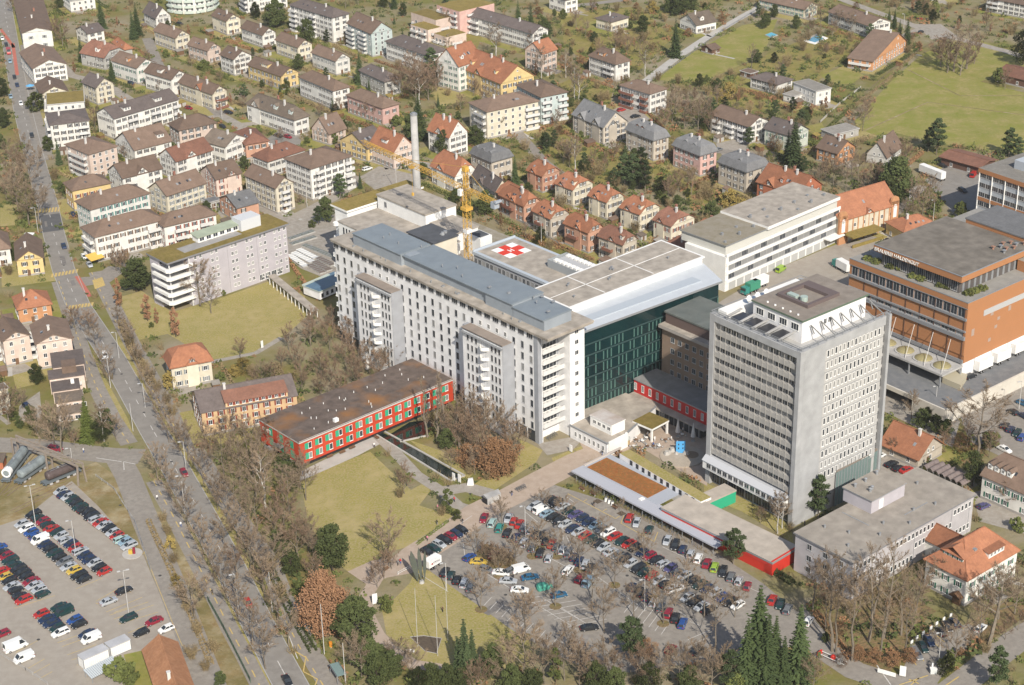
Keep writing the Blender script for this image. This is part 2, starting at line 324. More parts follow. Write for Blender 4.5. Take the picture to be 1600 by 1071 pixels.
strip('exit_road', [(1240,958),(1262,985),(1290,1018),(1335,1048),(1390,1066),(1470,1085)], 7, .054, ASPH)
strip('walkway', [(560,905),(592,890),(628,884),(652,866),(700,836),(748,800),(800,775),(850,748),(900,722),(955,700),(990,680)], 9, .06, PATH)
strip('park_path', [(592,682),(622,712),(650,742),(690,768),(715,790),(745,800)], 3.6, .056, GRAV); strip('park_path', [(690,768),(730,762),(765,772)], 5, .054, GRAV)
strip('park_path', [(598,888),(584,912),(570,935),(574,962),(590,992),(610,1015),(645,1038),(690,1045)], 3.4, .056, PATH)
strip('lawn_path', [(330,566),(400,552),(440,528)], 2.2, .05, GRAV)
flat('flag_bed', [(641,996),(662,994),(690,998),(682,1022),(664,1018)], .05, mat('bed_soil', (.075,.055,.04), .95, (.11,.085,.06), 1.5, .5), avoid=True)
flat('pond', [(605,682),(640,660),(684,655),(668,680),(625,690)], .05, WATER); flat('canal', [(588,678),(597,676),(650,703),(722,744),(706,750),(640,712)], .06, WATER)
k = MB()
for p, q in (((586,679),(704,752)), ((599,674),(726,744)), ((704,752),(726,744)), ((625,691),(670,681))): k.bar(G(*p)+Vector((0,0,.15)), G(*q)+Vector((0,0,.15)), .5, .3)
tag(ob('canal_edge', k.mesh('canal_edge', PAVE)), kind='structure')
# painted markings
YEL = mat('yellow_marking', (.62,.42,.10), .8, (.42,.33,.16), 2, .4); WMK = mat('white_marking', (.66,.64,.60), .8, (.45,.43,.40), 2, .4); REDM = mat('red_marking', (.50,.13,.09), .85, (.38,.14,.10), 1, .5)
def marks(name, segs, w, z, m):
    b = MB()
    for p, q in segs:
        p = G(*p) if len(p) == 2 else Vector(p); q = G(*q) if len(q) == 2 else Vector(q)
        d = (q-p).normalized(); n = Vector((-d.y, d.x, 0))*(w/2); b.face([(v.x, v.y, z) for v in (p-n, q-n, q+n, p+n)])
    tag(ob(name, b.mesh(name, m)), kind='structure')
def dashes(px, on, off, side=0.0):
    out = []
    p = [G(*q) for q in px]
    if side: L, Rr = ribbon(p, abs(side)*2); p = [Vector((*v, 0)) for v in (L if side > 0 else Rr)]
    t = 0
    for a, c in zip(p, p[1:]):
        l = (c-a).length; d = (c-a)/l; s = (-t) % (on+off) if t else 0
        s = 0
        while s+on < l: out.append((a+d*s, a+d*(s+on))); s += on+off
    return out
def parallel(a0, a1, b0, b1, n):
    return [((a0[0]+(a1[0]-a0[0])*i/(n-1), a0[1]+(a1[1]-a0[1])*i/(n-1)), (b0[0]+(b1[0]-b0[0])*i/(n-1), b0[1]+(b1[1]-b0[1])*i/(n-1))) for i in range(n)]
marks('lane_marking', dashes(MAINR, 3, 6), .18, .075, WMK)
marks('cycle_marking', dashes(SIDEL, 2.2, 2.6)+dashes(SIDEL2, 3, 2.6)+dashes(SIDER, 2.2, 3, -1.5), .28, .075, YEL)
CW = []
for a0, a1, b0, b1, n in (((57,334),(91,331),(59,327),(93,324),8), ((81,434),(119,427),(83,428),(121,421),8), ((108,484),(143,479),(110,478),(145,473),8), ((150,452),(163,447),(146,438),(158,434),5)):
    CW += parallel(a0, a1, b0, b1, n)
marks('zebra_crossing', CW, .75, .08, YEL)
marks('bus_lane_marking', [((0,45),(22,75)),((20,68),(27,118)),((120,432),(141,464))], 1.6, .078, REDM)
marks('dark_patch', [((75,336),(82,362))], 8.6, .06, mat('fresh_asphalt', (.085,.085,.09), .9, (.11,.11,.11), .5, .5))
marks('give_way_marking', [((193,722),(212,726)),((193,722),(194,735)),((150,716),(190,722)),((452,995),(465,1030)),((405,1012),(428,1006)),((1370,1040),(1392,1071))], .22, .085, WMK)
marks('bus_stop_marking', [((455,1015),(478,1028)),((478,1028),(474,1050)),((474,1050),(496,1062)),((496,1062),(490,1078)),((1405,1071),(1450,1056)),((1420,1074),(1436,1060)),((1420,1062),(1436,1069)),((1476,1073),(1498,1058))], .3, .085, YEL)
rp = random.Random(4)
for k in range(16):
    f = rp.uniform(3,len(MAINR)-2); i = int(f); a = G(*MAINR[i]).lerp(G(*MAINR[i+1]), f-i); d = (G(*MAINR[i+1])-a).normalized(); n = Vector((-d.y,d.x,0))*rp.uniform(-2.6,2.6); c = a+n
    marks('road_patch', [(tuple(c), tuple(c+d*rp.uniform(2,11)))], rp.uniform(.7,1.9), .066, mat('road_patch_%d' % (k % 3), ((.17,.155,.145),(.27,.25,.23),(.13,.12,.115))[k % 3], .92, (.2,.185,.17), .8, .5))
for k in range(9):
    px, py = rp.uniform(740,1150), rp.uniform(820,1020); c = G(px, py); marks('car_park_patch', [(tuple(c), tuple(c+Vector((rp.uniform(-6,6),rp.uniform(-6,6),0))))], rp.uniform(1,3), .058, mat('road_patch_%d' % (k % 3), (.2,.18,.165)))
for px, py in ((268,722),(330,832),(225,645),(190,585),(100,415),(405,985),(188,790),(250,900),(150,985),(60,1000),(120,890),(790,930),(980,900),(1080,965),(700,760),(735,772)):
    c = G(px, py); b = MB(); b.tube((0,0,0),(0,0,.02),.42,.42,10); tag(ob('manhole_cover', b.mesh('manhole_cover', mat('iron_cover', (.06,.058,.055), .7)), None, c+Vector((0,0,.062))), kind='structure')
# parking lines
PL = parallel((112,764),(226,864),(100,776),(210,874),18)+parallel((150,943),(192,921),(163,948),(205,926),2)
PL += [((150,940),(192,916)),((166,957),(222,934)),((171,962),(232,941)),((178,968),(240,946)),((185,976),(247,957)),((200,990),(225,979)),((90,1005),(120,994)),((97,1011),(130,999)),((105,1024),(150,1008)),((112,1032),(162,1013)),((120,1040),(175,1016)),((22,951),(86,931)),((118,921),(160,904)),((44,1045),(70,1030)),((50,1054),(78,1038)),((60,1062),(82,1050)),((25,1020),(62,1000)),((178,958),(200,950))]
marks('parking_line', PL+[((225,862),(268,970)),((268,970),(285,1010))], .14, .07, YEL)
PW = parallel((756,947),(885,1031),(768,934),(899,1015),15)+parallel((815,937),(886,981),(880,927),(948,968),8)+parallel((975,958),(1033,992),(996,932),(1046,973),7)+[((846,934),(918,976))]
PW += [((690,848),(662,884)),((738,806),(662,858)),((752,892),(900,983)),((812,818),(1010,955)),((780,830),(892,890)),((640,888),(700,925)),((722,838),(728,880)),((1035,855),(1190,928)),((875,949),(905,968)),((885,838),(898,868)),((1075,1000),(1110,985)),((1080,1008),(1110,995)),((1060,955),(1082,970)),((1078,972),(1094,978)),((820,800),(842,818)),((884,776),(898,786))]
marks('parking_line', PW, .14, .07, WMK)
marks('kerbside_parking_line', [((887,772),(962,811)),((912,784),(917,781)),((942,799),(948,796)),((962,811),(968,807)),((975,806),(970,818)),((970,818),(1022,847)),((1022,847),(1028,832)),((1005,838),(1012,826)),((1424,1030),(1432,1040)),((1434,1022),(1444,1034)),((1456,1002),(1468,1012)),((1464,994),(1476,1004)),((1493,972),(1506,984))], .2, .08, YEL)
# ================================================================ the hospital
mo, ma, mw, md = frame((521,372), (859,528), (918.5,500.7), 35)
def mroot(name, label, cat='building', x=0, y=0, z=0, group=None):
    p = mo+Vector((math.cos(ma)*x-math.sin(ma)*y, math.sin(ma)*x+math.cos(ma)*y, z)); return thing(name, label, cat, p, ma, group)
def mfoot(x0, y0, x1, y1):
    foot(mo+Vector((math.cos(ma)*x0-math.sin(ma)*y0, math.sin(ma)*x0+math.cos(ma)*y0, 0)), ma, x1-x0, y1-y0)
BLUE = mat('blue_grey_sheet_roof', (.19,.22,.245), .55, (.21,.24,.262), .25, .5, dirt=.08)
BLUEW = mat('blue_grey_cladding', (.27,.30,.33), .7, dirt=.08); GREYP = mat('grey_render', (.32,.33,.355), .9, (.30,.31,.33), .3, .5, dirt=.1)
# ---- ward block
t = mroot('ward_block', 'long nine storey white ward block with blue grey penthouse roof and two projecting bays'); LM.append((t, 'the long white ward block', mo)); mfoot(-8, 0, 16, 100)
b = MB(); b.prism([(0,5),(1.6,5),(1.6,7.2),(9.6,7.2),(9.6,2.4),(15.2,2.4),(15.2,98.4),(0,98.4)], 0, 33.9, 0); part('wall', b, [OFFW], t)
b = MB(); b.box(-.06,4.94,.02,1.3,6.6,33.85,0); b.box(1.4,7.1,3.6,9.55,7.19,33.8,0); part('corner_panel', b, [GREYP], t)
b = MB(); b.box(-.8,0,34,16.4,99.4,34.9); b.box(-.95,-.15,34.5,16.55,99.55,34.85); part('roof_slab', b, [GRAVEL], t)
for i in range(4):
    y0, y1, x0, x1, h = [(67.2,91,1.6,13,38.6),(29.2,67,2.7,14,38.3),(17.3,29,1.7,13.6,38.7),(4.2,17.1,1.6,12.2,38.1)][i]
    b = MB(); b.box(x0+.25,y0+.02,34.9,x1-.2,y1-.02,h-.3,0); b.box(x0-(.6 if i == 1 else .12),y0,h-.28,x1+.1,y1,h,1)
    b.bar((x0,y0+.3,h+.05),(x1,y0+.3,h+.05),.12,.1,1); part('penthouse', b, [BLUEW, BLUE], t)
b = MB(); b.box(0,0,34.9,4,2.5,38.4); part('lift_head', b, [BLUEW], t, (3.0,64.6,0))
wm = winmesh(1.2,2.2,'d',fw=.07,bars=0); wb = winmesh(1.2,2.2,'d',None,True,fw=.07,bars=0); wa = winmesh(2.5,1.6,'d',fw=.05,bars=2); ws = winmesh(1.15,1.5,'w')
for c in range(26):
    y = 7.7+c*3.58
    if 14.9 < y < 32.2 or 65.2 < y < 82.6:
        l, r = on_face('L', y, 28.9); addwin(t, ws, l, r)
    else:
        for k in range(8):
            l, r = on_face('L', y, 4.0+k*3.42); addwin(t, wb if rnd.random() < .2 else wm, l, r)
    l, r = on_face('L', y+.5, 32.0); addwin(t, wa, l, r)
    if not (14.9 < y < 32.2 or 65.2 < y < 82.6):
        l, r = on_face('L', y+.3, .3); addwin(t, winmesh(2.9,3.3,'k',bars=3), l, r)
for k in range(9):
    l, r = on_face('R', 12.2, 5.4+k*3.25, y0=2.4); addwin(t, winmesh(1.4,1.4,'w',None,k in (1,5)), l, r)
    b = MB(); z = 4.4+k*3.3; b.box(1.7,4.6,z,9.6,7.1,z+.2,0); b.box(1.75,4.6,z+.2,9.55,4.72,z+1.35,0); b.box(1.62,4.6,z+.2,1.74,7.1,z+1.35,0)
    for q in range(4): b.box(2.8+q*1.6,5.6,z+.2,3.6+q*1.6,6.2,z+.75,1)
    part('balcony', b, [mat('balcony_white', (.62,.61,.59), .8, dirt=.08), WHITE], t)
    l, r = on_face('R', 5.6, z+.3, y0=7.1); addwin(t, winmesh(6.4,2.2,'w',bars=4), l, r)
for y in (14.9, 65.0):
    p = MB(); p.prism([(-4.2,y),(-.01,y),(-.01,y+17.2),(-4.2,y+17.2)], 0, 28.2, 0, 1); part('bay_wall', p, [OFFW, GRAVEL], t)
    p = MB(); p.box(-4.28,y-.06,.02,-.02,y-.005,28.7); p.box(-4.28,y+17.2,.02,-.02,y+17.26,28.7); p.box(-1.9,y+17.3,0,-.02,y+20,28,0); part('bay_side_panel', p, [GREYP], t)
    p = MB(); p.box(-4.6,y-.3,28.72,-1.1,y+17.4,28.95); p.box(-4.2,y+.2,28.2,-1.6,y+.4,28.72,1); p.box(-4.2,y+8,28.2,-4.0,y+9,28.72,1); p.box(-4.2,y+16.6,28.2,-1.6,y+16.8,28.72,1); part('bay_canopy', p, [mat('brown_felt', (.27,.225,.19), .9, dirt=.15), METAL], t)
    p = MB(); p.box(-5.1,y-.2,27.6,-4.2,y+17.3,27.75)
    for q in range(12): p.box(-5.0,y+.2+q*1.42,28.2,-4.95,y+.25+q*1.42,28.9)
    part('bay_railing', p, [METAL], t)
    for k in range(8):
        z = 3.6+k*3.05
        for c in (1.4,3.0,4.6,11.4,13.2,15.0):
            l, r = on_face('L', y+c, z+.35, x0=-4.2); addwin(t, winmesh(.9,2.0,'d',fw=.07,bars=0), l, r)
        p = MB(); n = 9; arc = [(-4.2-1.5*math.sin(math.pi*i/n), y+6.0+3.6*i/n, 0) for i in range(n+1)]
        p.prism(arc, z, z+.15, 0, bottom=True)
        for a, c in zip(arc, arc[1:]): p.bar((a[0],a[1],z+.6),(c[0],c[1],z+.6),.07,.85)
        part('round_balcony', p, [WHITE], t); l, r = on_face('L', y+7.8, z+.25, x0=-4.18); addwin(t, winmesh(2.4,2.2,'d',bars=2), l, r)
for k in range(8):
    b = MB(); b.box(.3,98.4,5+k*3.4,3.2,99.9,6.1+k*3.4); b.box(.2,98.42,4.8+k*3.4,3.3,100,5+k*3.4); part('balcony', b, [WHITE], t)
rv = random.Random(9)
for i in range(26):
    b = MB(); x, y = (rv.uniform(.2,1.2), rv.uniform(6,96)) if i < 12 else (rv.uniform(4,12), rv.uniform(6,90)); z = 34.92 if i < 12 else 38.7
    if i % 3: b.tube((0,0,0),(0,0,.7),.16,.16,6); b.tube((0,0,.7),(0,0,.8),.26,.26,6)
    else: b.box(-.5,-.3,0,.5,.3,.45)
    part('roof_vent', b, [METAL], t, (x,y,z))
# ---- stair tower behind it
t = mroot('stair_tower', 'cream stair tower with dark flat roof rising behind the ward block', x=15.4, y=68.6); mfoot(15, 68, 25, 81)
b = MB(); b.box(0,0,0,9.2,12.4,37.6); part('wall', b, [mat('cream_render', (.62,.56,.45), .9, dirt=.08)], t)
b = MB(); b.box(-.4,-.4,37.6,9.6,12.8,38); part('roof', b, [mat('dark_felt', (.085,.09,.10), .9, dirt=.2)], t)
b = MB(); b.tube((6,3,38),(6,3,38.9),.7,.5,8); b.tube((7.6,3.6,38),(7.6,3.6,38.7),.6,.6,8); b.bar((5,3,38.4),(8.4,4,38.4),.3); part('ventilator', b, [METAL], t)
# ---- theatre wing
GL = mat('teal_curtain_glass', (.004,.016,.019), .08, (.006,.028,.03), .12, .5, spec=.6); LIG = mat('teal_panel', (.075,.15,.13), .35, spec=.5)
t = mroot('treatment_wing', 'treatment wing with pale gravel flat roof above a teal glass front'); LM.append((t, 'the glass fronted treatment wing', mo+Vector((40,60,0)))); mfoot(14, -2, 72, 26)
b = MB(); b.prism([(15.3,6.4),(71,3.2),(76,15.6),(76,30),(22.8,30),(15.3,22)], 0, 28.4, 1, 0); part('curtain_wall', b, [WHITE, GL], t)
b = MB(); b.prism([(15.3,5.7),(71.8,2.4),(77.4,15.4),(22.4,16.6),(15.3,16.6)], 28.42, 29.1, 0, 1); b.prism([(20,9.2),(67,6.4),(67,10.2),(20,12.6)], 29.11, 29.4, 2); part('ledge_roof', b, [METAL, mat('pale_ledge', (.50,.53,.56), .8, dirt=.05), mat('ledge_panels', (.40,.44,.48), .6)], t)
b = MB(); b.prism([(22.6,16.6),(77,15.5),(77,33),(22.6,33)], 28.3, 30.9, 0, 0); part('upper_wall', b, [WHITE], t)
b = MB(); b.prism([(22.3,16.2),(77.6,15.1),(77.6,33.5),(22.3,33.5)], 30.92, 31.4, 0, 0); b.prism([(23,16.9),(76.9,15.8),(76.9,32.8),(23,32.8)], 31.4, 31.43, 1)
for x in (37,57): b.box(x,16.8,31.43,x+.3,32.7,31.5,0)
b.box(23.2,24.8,31.43,76.6,25.05,31.5,0); part('roof', b, [WHITE, GRAVEL], t)
for x, y in ((24,18),(25,18.6),(41.5,18),(42.6,18.6),(41.9,17.3),(36,13),(37,13.4),(60,12),(20,11)):
    b = MB(); b.tube((0,0,0),(0,0,.7),.18,.18,6); b.box(-.3,-.3,.6,.3,.3,.75); part('roof_vent', b, [METAL], t, (x+8.2,y+9.4,31.45))
for i in range(6):
    b = MB(); z = 6.6+i*3.5
    b.hull([(15.3,6.3,z-.2),(71,3.08,z-.2),(71,3.25,z-.2),(15.3,6.45,z-.2)], [(15.3,6.28,z+.2),(71,3.06,z+.2),(71,3.25,z+.2),(15.3,6.45,z+.2)]); part('floor_edge', b, [mat('dark_transom', (.04,.07,.07), .4)], t)
for i in range(230):
    k = i % 6; x = 17.2+(i//6)*1.45; y = 6.4-(x-15.3)*3.2/55.7
    if rnd.random() < .28: continue
    b = winmesh(.55+.35*(i % 2),2.3,'k',None,False,.04,0) if 0 else None
    q = MB(); q.box(-.22,-.07,0,.22,-.02,2.6); WC.setdefault('lp', None)
    me = MC.setdefault('lightpanel', None) or q.mesh('glass_panel', LIG); MC['lightpanel'] = me
    ob('glass_panel', me, t, (x, y, 3.6+k*3.5))
del WC['lp']
# ---- podium and its penthouse
t = mroot('podium', 'low cream podium with grey flat roof and a row of small windows beside the walkway'); mfoot(8, -14, 34, 3)
b = MB(); b.prism([(9,1.8),(9,-13.2),(16.4,-12.9),(34.5,-7),(34.5,5.4),(15.3,6.3),(15.3,2.2)], 0, 3.9, 0, 1); part('wall', b, [OFFW, GRAVEL], t)
b = MB(); b.prism([(8.8,2),(8.8,-13.4),(16.5,-13.1),(34.7,-7.1),(34.6,-6.8),(16.3,-12.7),(9.2,-13),(9.2,2)], 3.9, 4.25); part('parapet', b, [METAL], t)
for i in range(7): l, r = on_face('L', -11.6+i*1.85, 1.2, x0=9); addwin(t, winmesh(.95,1.6,'w'), l, r)
b = MB(); b.box(16.4,-13.3,0,16.9,-12.7,4.6); b.bar((9.4,-13.4,2.3),(16.6,-13.1,2.3),.35,4.4); part('end_wall', b, [WHITE], t)
t = mroot('rooftop_cabin', 'white box cabin with brownish roof standing on the low podium', x=13.2, y=-10.6, z=3.92)
b = MB(); b.box(0,0,0,5.2,8.6,3.1); part('wall', b, [WHITE], t); b = MB(); b.box(-.15,-.15,3.1,5.35,8.75,3.35,0,1); part('roof', b, [WHITE, mat('weathered_felt', (.36,.30,.26), .9, (.46,.43,.41), .25, .5)], t)
for i in range(4): l, r = on_face('L', 1.1+i*1.9, 1.2); addwin(t, winmesh(1.3,1.2,'w'), l, r)
# ---- red pavilion with cafe below
REDP = mat('red_cladding', (.52,.035,.03), .6, (.46,.03,.03), .2, .5)
t = mroot('red_clad_wing', 'red clad upper floor on a glazed cafe level with grey flat roof'); mfoot(36, -26, 50, 7); LM.append((t, 'the red clad cafe wing', mo+Vector((35,35,0))))
b = MB(); b.box(37.2,-26,3.6,46.4,4.6,7.6); part('wall', b, [REDP], t); b = MB(); b.box(37,-26.2,7.6,46.58,4.7,7.95,0,1); part('roof', b, [METAL, mat('grey_felt', (.25,.245,.24), .95, (.21,.205,.2), .3, .5, dirt=.15)], t)
for i in range(10): l, r = on_face('L', -22.6+i*2.95, 4.6, x0=37.2); addwin(t, winmesh(1.0,2.2,'w',None,i % 3 == 0), l, r)
b = MB(); b.box(35.2,-24,0,46.2,4.3,3.3); part('cafe_glass', b, [GLASS], t); b = MB(); b.box(34.2,-26,3.3,46.3,4.65,3.58); part('cafe_canopy', b, [GRAVEL], t)
for i in range(15): b = MB(); b.box(35.1,-23.5+i*1.95,0,35.25,-23.2+i*1.95,3.28); part('mullion', b, [METAL], t)
# ---- old brown wing
t = mroot('brown_wing', 'older brown clad block with dark green roof between the glass wing and the tower'); mfoot(44, -35, 66, 8)
BRN = mat('brown_cladding', (.27,.19,.14), .8, (.23,.17,.125), .3, .5, dirt=.1)
b = MB(); b.box(46.6,-36,0,64,2.6,22.4); part('wall', b, [BRN], t); b = MB(); b.box(45.2,-36.4,22.4,64,2.9,23.4,0,1); part('ledge_roof', b, [mat('old_fascia', (.33,.30,.27), .9), GRAVEL], t)
b = MB(); b.box(47.6,-36,23.4,62,2.3,26.6,0); part('attic_wall', b, [mat('attic_cladding', (.12,.085,.075), .7)], t); b = MB(); b.box(47.3,-36.2,26.6,62.3,2.6,27.1); part('attic_roof', b, [mat('dark_green_felt', (.115,.13,.12), .9, (.14,.15,.135), .25, .5, dirt=.15)], t)
for k in range(5):
    for i in range(12): l, r = on_face('L', -33+i*2.85, 4.4+k*3.5, x0=46.6); addwin(t, winmesh(1.5,1.7,'d'), l, r)
# ---- rear blocks
t = mroot('helipad_building', 'flat roofed block carrying the helipad with a red cross on a white square'); mfoot(34, 37, 56, 78)
b = MB(); b.box(36.4,33.6,0,53.6,75,26.2); part('wall', b, [GREYP], t); b = MB(); b.prism([(36,33.6),(54,33.6),(54,75.4),(36,75.4)], 26.2, 27.1, 0); b.prism([(37.2,34.4),(52.8,34.4),(52.8,74.2),(37.2,74.2)], 27.1, 27.12, 1); b.box(36.2,75,27.1,53.8,75.4,27.5,0); part('roof', b, [mat('pale_metal_edge', (.42,.46,.50), .5), GRAVEL], t)
b = MB(); hx, hy, q = 40.7, 62.8, 3.0
b.box(hx,hy,27.14,hx+3*q,hy+3*q,27.2,0)
for i, j in ((1,0),(0,1),(1,1),(2,1),(1,2)): b.box(hx+i*q,hy+j*q,27.2,hx+(i+1)*q,hy+(j+1)*q,27.215,1)
for s in (.25, .65): b.box(hx+q*(1+s-.06),hy+q*1.15,27.215,hx+q*(1+s+.06),hy+q*1.85,27.225,0)
b.box(hx+q*1.2,hy+q*1.44,27.215,hx+q*1.7,hy+q*1.56,27.224,0); part('helipad', b, [mat('helipad_white', (.80,.79,.77), .8), mat('helipad_red', (.60,.05,.03), .8)], t)
for i in range(19): l, r = on_face('L', 40+i*1.9, 22.9, x0=36.4); addwin(t, winmesh(1.4,2.2,'d',None,i % 3 == 1), l, r)
t = mroot('chiller_compound', 'grey walled rooftop plant pen with rows of white chillers near the helipad', x=44.5, y=35, z=27.13)
b = MB()
for x0,y0,x1,y1 in ((0,0,8,.15),(0,14.5,8,14.65),(0,.15,.15,14.5),(7.85,.15,8,14.5)): b.box(x0,y0,0,x1,y1,2.6)
part('wall', b, [mat('perforated_screen', (.30,.32,.33), .6)], t); b = MB(); b.box(3,1,0,6,13.5,2.2); part('plant_room', b, [mat('plant_grey', (.42,.42,.42), .8)], t)
for i in range(14):
    b = MB(); b.box(0,0,0,1.6,1.1,2.7); b.tube((.8,.55,2.7),(.8,.55,2.95),.42,.42,8); part('chiller', b, [WHITE], t, (1.0 if i < 7 else 6.1, 1.2+(i % 7)*1.8, 0))
t = mroot('rear_slab_building', 'tall white slab with moss covered flat roof beyond the penthouse roofs'); mfoot(33, 138, 66, 150)
b = MB(); b.box(35.2,140.2,0,66,147.4,22.2); part('wall', b, [WHITE], t); b = MB(); b.box(34.6,139.6,22.2,68,149,22.9,0,1); part('roof', b, [WHITE, roofm('m')], t)
for k in range(3): b = MB(); b.tube((34.4,146,6+k*5),(34.4,146,7.1+k*5),1.1,1.1,10); part('round_balcony', b, [WHITE], t)
t = mroot('laboratory_block', 'white stepped laboratory block with a row of narrow windows behind the ward block'); mfoot(26, 95, 66, 142)
b = MB(); b.box(30,84,0,36,138.4,20.6); b.box(36,96,0,48,138.4,20.6); part('lower_wall', b, [WHITE], t)
b = MB(); b.box(29.8,83.8,20.6,36.2,138.6,21.0); b.box(36,96,20.6,48.2,138.6,20.98); part('lower_roof', b, [GRAVEL], t)
for i in range(26): l, r = on_face('L', 95+i*1.62, 17.2, x0=30); addwin(t, winmesh(.7,2.2,'k'), l, r)
b = MB(); b.box(46.9,112.2,0,60,138.4,25.6); part('upper_wall', b, [WHITE], t); b = MB(); b.box(46.6,112,25.6,60.3,138.8,26.1); part('upper_roof', b, [GRAVEL], t)
l, r = on_face('L', 134, 22.4, x0=46.9); addwin(t, winmesh(1.4,2,'d'), l, r)
b = MB(); b.box(48.5,98.6,0,58,111.8,22.4); part('annexe_wall', b, [WHITE], t); b = MB(); b.box(48.2,98.3,22.4,58.3,112,22.8); part('annexe_roof', b, [GRAVEL], t)
b = MB(); b.box(58.2,76,0,66,136,17.8); part('rear_wall', b, [WHITE], t); b = MB(); b.box(58.1,75.6,17.8,66.4,136,18.4,0,1); part('rear_roof', b, [WHITE, mat('moss_gravel', (.22,.19,.13), .95, (.30,.27,.22), .4, .5)], t)
b = MB(); b.box(36.2,76.2,0,58,98,16.5,0,1); part('link_wall', b, [WHITE, GRAVEL], t)
t = mroot('lift_room', 'small white roof hut with dark lid beside the yellow crane', x=50, y=88, z=16.52); b = MB(); b.box(0,0,0,5,6.4,7); part('wall', b, [WHITE], t); b = MB(); b.box(.6,.8,7,4.4,5.6,7.25); part('lid', b, [mat('dark_felt', (.08,.085,.09))], t)
t = mroot('boiler_house', 'small white boiler house at the foot of the tall concrete chimney', x=61, y=138.5); b = MB(); b.box(0,0,0,8,5,16,0,1); part('wall', b, [WHITE, GRAVEL], t)
# chimney
c0 = G(652,302,22); c0.z = 0
t = thing('chimney', 'tall round concrete chimney rising over the rooftops', 'chimney', c0); hc = 50.4
b = MB(); b.tube((0,0,0),(0,0,hc),1.55,1.15,20); part('shaft', b, [CONC], t, smooth=True); b = MB(); b.tube((0,0,hc),(0,0,hc+.5),1.28,1.28,20); b.tube((0,0,hc+.5),(0,0,hc+.9),.8,.8,10); part('rim', b, [METAL], t)
# ---- tower crane
t = mroot('tower_crane', 'yellow lattice tower crane standing behind the ward block', 'crane', 40.2, 82.5, 16.6)
YC = mat('crane_yellow', (.60,.36,.07), .5, dirt=.1); YR = mat('crane_red', (.6,.06,.03), .5)
def lattice(b, p, q, w, n, r=.11):
    p = Vector(p); q = Vector(q); d = (q-p)/n; a = d.normalized().orthogonal(); 
    if abs(d.z) < .1*d.length: a = Vector((0,0,1)).cross(d).normalized()
    else: a = Vector((1,0,0))
    c = d.normalized().cross(a); cs = [a*w/2+c*w/2, a*w/2-c*w/2, -a*w/2-c*w/2, -a*w/2+c*w/2]
    for k in range(4): b.bar(p+cs[k], q+cs[k], r*1.5)
    for i in range(n):
        for k in range(4):
            b.bar(p+d*i+cs[k], p+d*i+cs[(k+1) % 4], r); b.bar(p+d*i+cs[k], p+d*(i+1)+cs[(k+1) % 4], r)
b = MB(); lattice(b, (0,0,0), (0,0,27.5), 1.8, 14, .085); part('mast', b, [YC], t)
b = MB(); b.box(-1.3,-1.3,1,1.3,1.3,1.8); part('climbing_collar', b, [YC], t); b = MB(); b.box(-1.4,-1.4,21.3,1.4,1.4,22.3); part('climbing_collar', b, [YC], t)
b = MB(); b.box(-1,-1,13.6,1,1,14.8); part('mast_panel', b, [WHITE], t)
z = 28.2
js = Vector((math.cos(R_(86.2)), math.sin(R_(86.2)), 0))  # jib direction in the local frame
b = MB(); lattice(b, (0,0,z), Vector((0,0,z))+js*59, 1.3, 29, .07); part('jib', b, [YC], t)
b = MB(); lattice(b, (0,0,z), Vector((0,0,z))-js*16, 1.3, 8, .07); part('counter_jib', b, [YC], t)
b = MB(); lattice(b, (0,0,z+.8), (0,0,z+7.5), 1.1, 4, .1); b.box(-.8,-.8,z+6,.8,.8,z+7.6); part('tower_head', b, [YC], t)
b = MB(); e = Vector((0,0,z+7.3)); b.bar(e, Vector((0,0,z+.8))+js*34, .09); b.bar(e, Vector((0,0,z+.8))-js*12, .09); part('tie_rod', b, [YC], t)
b = MB(); e = Vector((0,0,z-1))-js*15; b.box(e.x-1.0,e.y-.9,e.z-.8,e.x+1.0,e.y+.9,e.z+1.3); b.box(e.x-1.2,e.y-1.8,e.z+1.3,e.x+1.2,e.y-1.0,e.z+2); part('counterweight', b, [mat('crane_grey', (.33,.36,.40), .6)], t)
b = MB(); b.box(-1.7,.9,z-2.2,-.4,2.2,z-.2); part('cab', b, [WHITE], t)
b = MB(); e = Vector((0,0,z-.9))+js*30; b.box(e.x-.7,e.y-.7,e.z-.4,e.x+.7,e.y+.7,e.z+.3); b.bar(e, e-Vector((0,0,9)), .06); b.box(e.x-.3,e.y-.3,e.z-10,e.x+.3,e.y+.3,e.z-9); part('trolley', b, [YC], t)
# ---- bed tower
to, ta, tw, td = frame((1111,484), (1252,547), (1393,485.6), 51)
t = thing('hospital_tower', 'fourteen storey grey concrete tower with ribbed facade and rooftop frame', 'tower', to, ta); foot(to, ta, tw, td); LM.append((t, 'the grey concrete tower', to))
TC = mat('tower_concrete', (.345,.348,.35), .9, (.38,.382,.383), .15, .5, dirt=.14, bump=.1, bsc=1.5); PAN = mat('facade_panel', (.405,.397,.382), .85, (.44,.432,.415), .3, .5, dirt=.10); FIN = mat('facade_fin', (.40,.385,.36), .8)
b = MB(); b.box(1.3,1.4,0,tw-.9,td-.5,48.2); part('core', b, [PAN], t)
b = MB(); b.box(0,0,0,1.6,1.35,50.2); b.box(.02,td-1.6,0,1.6,td,50.2); b.box(0.02,1.3,48.2,1.6,td-1.5,50.0); part('left_frame', b, [TC], t)
b = MB(); b.box(1.62,.0,0,9.2,1.35,50.15); b.box(9.2,.25,47.6,tw-2,1.35,50.1); b.box(tw-.9,.05,0,tw,1.6,50.2); b.box(tw-1,td-1.6,0,tw,td,50.2); part('right_frame', b, [TC], t)
b = MB(); b.box(9.21,.22,9.3,tw-2.6,1.39,47.55); b.box(9.21,.3,0,tw-2.6,1.38,9.25); part('right_panel', b, [PAN], t)
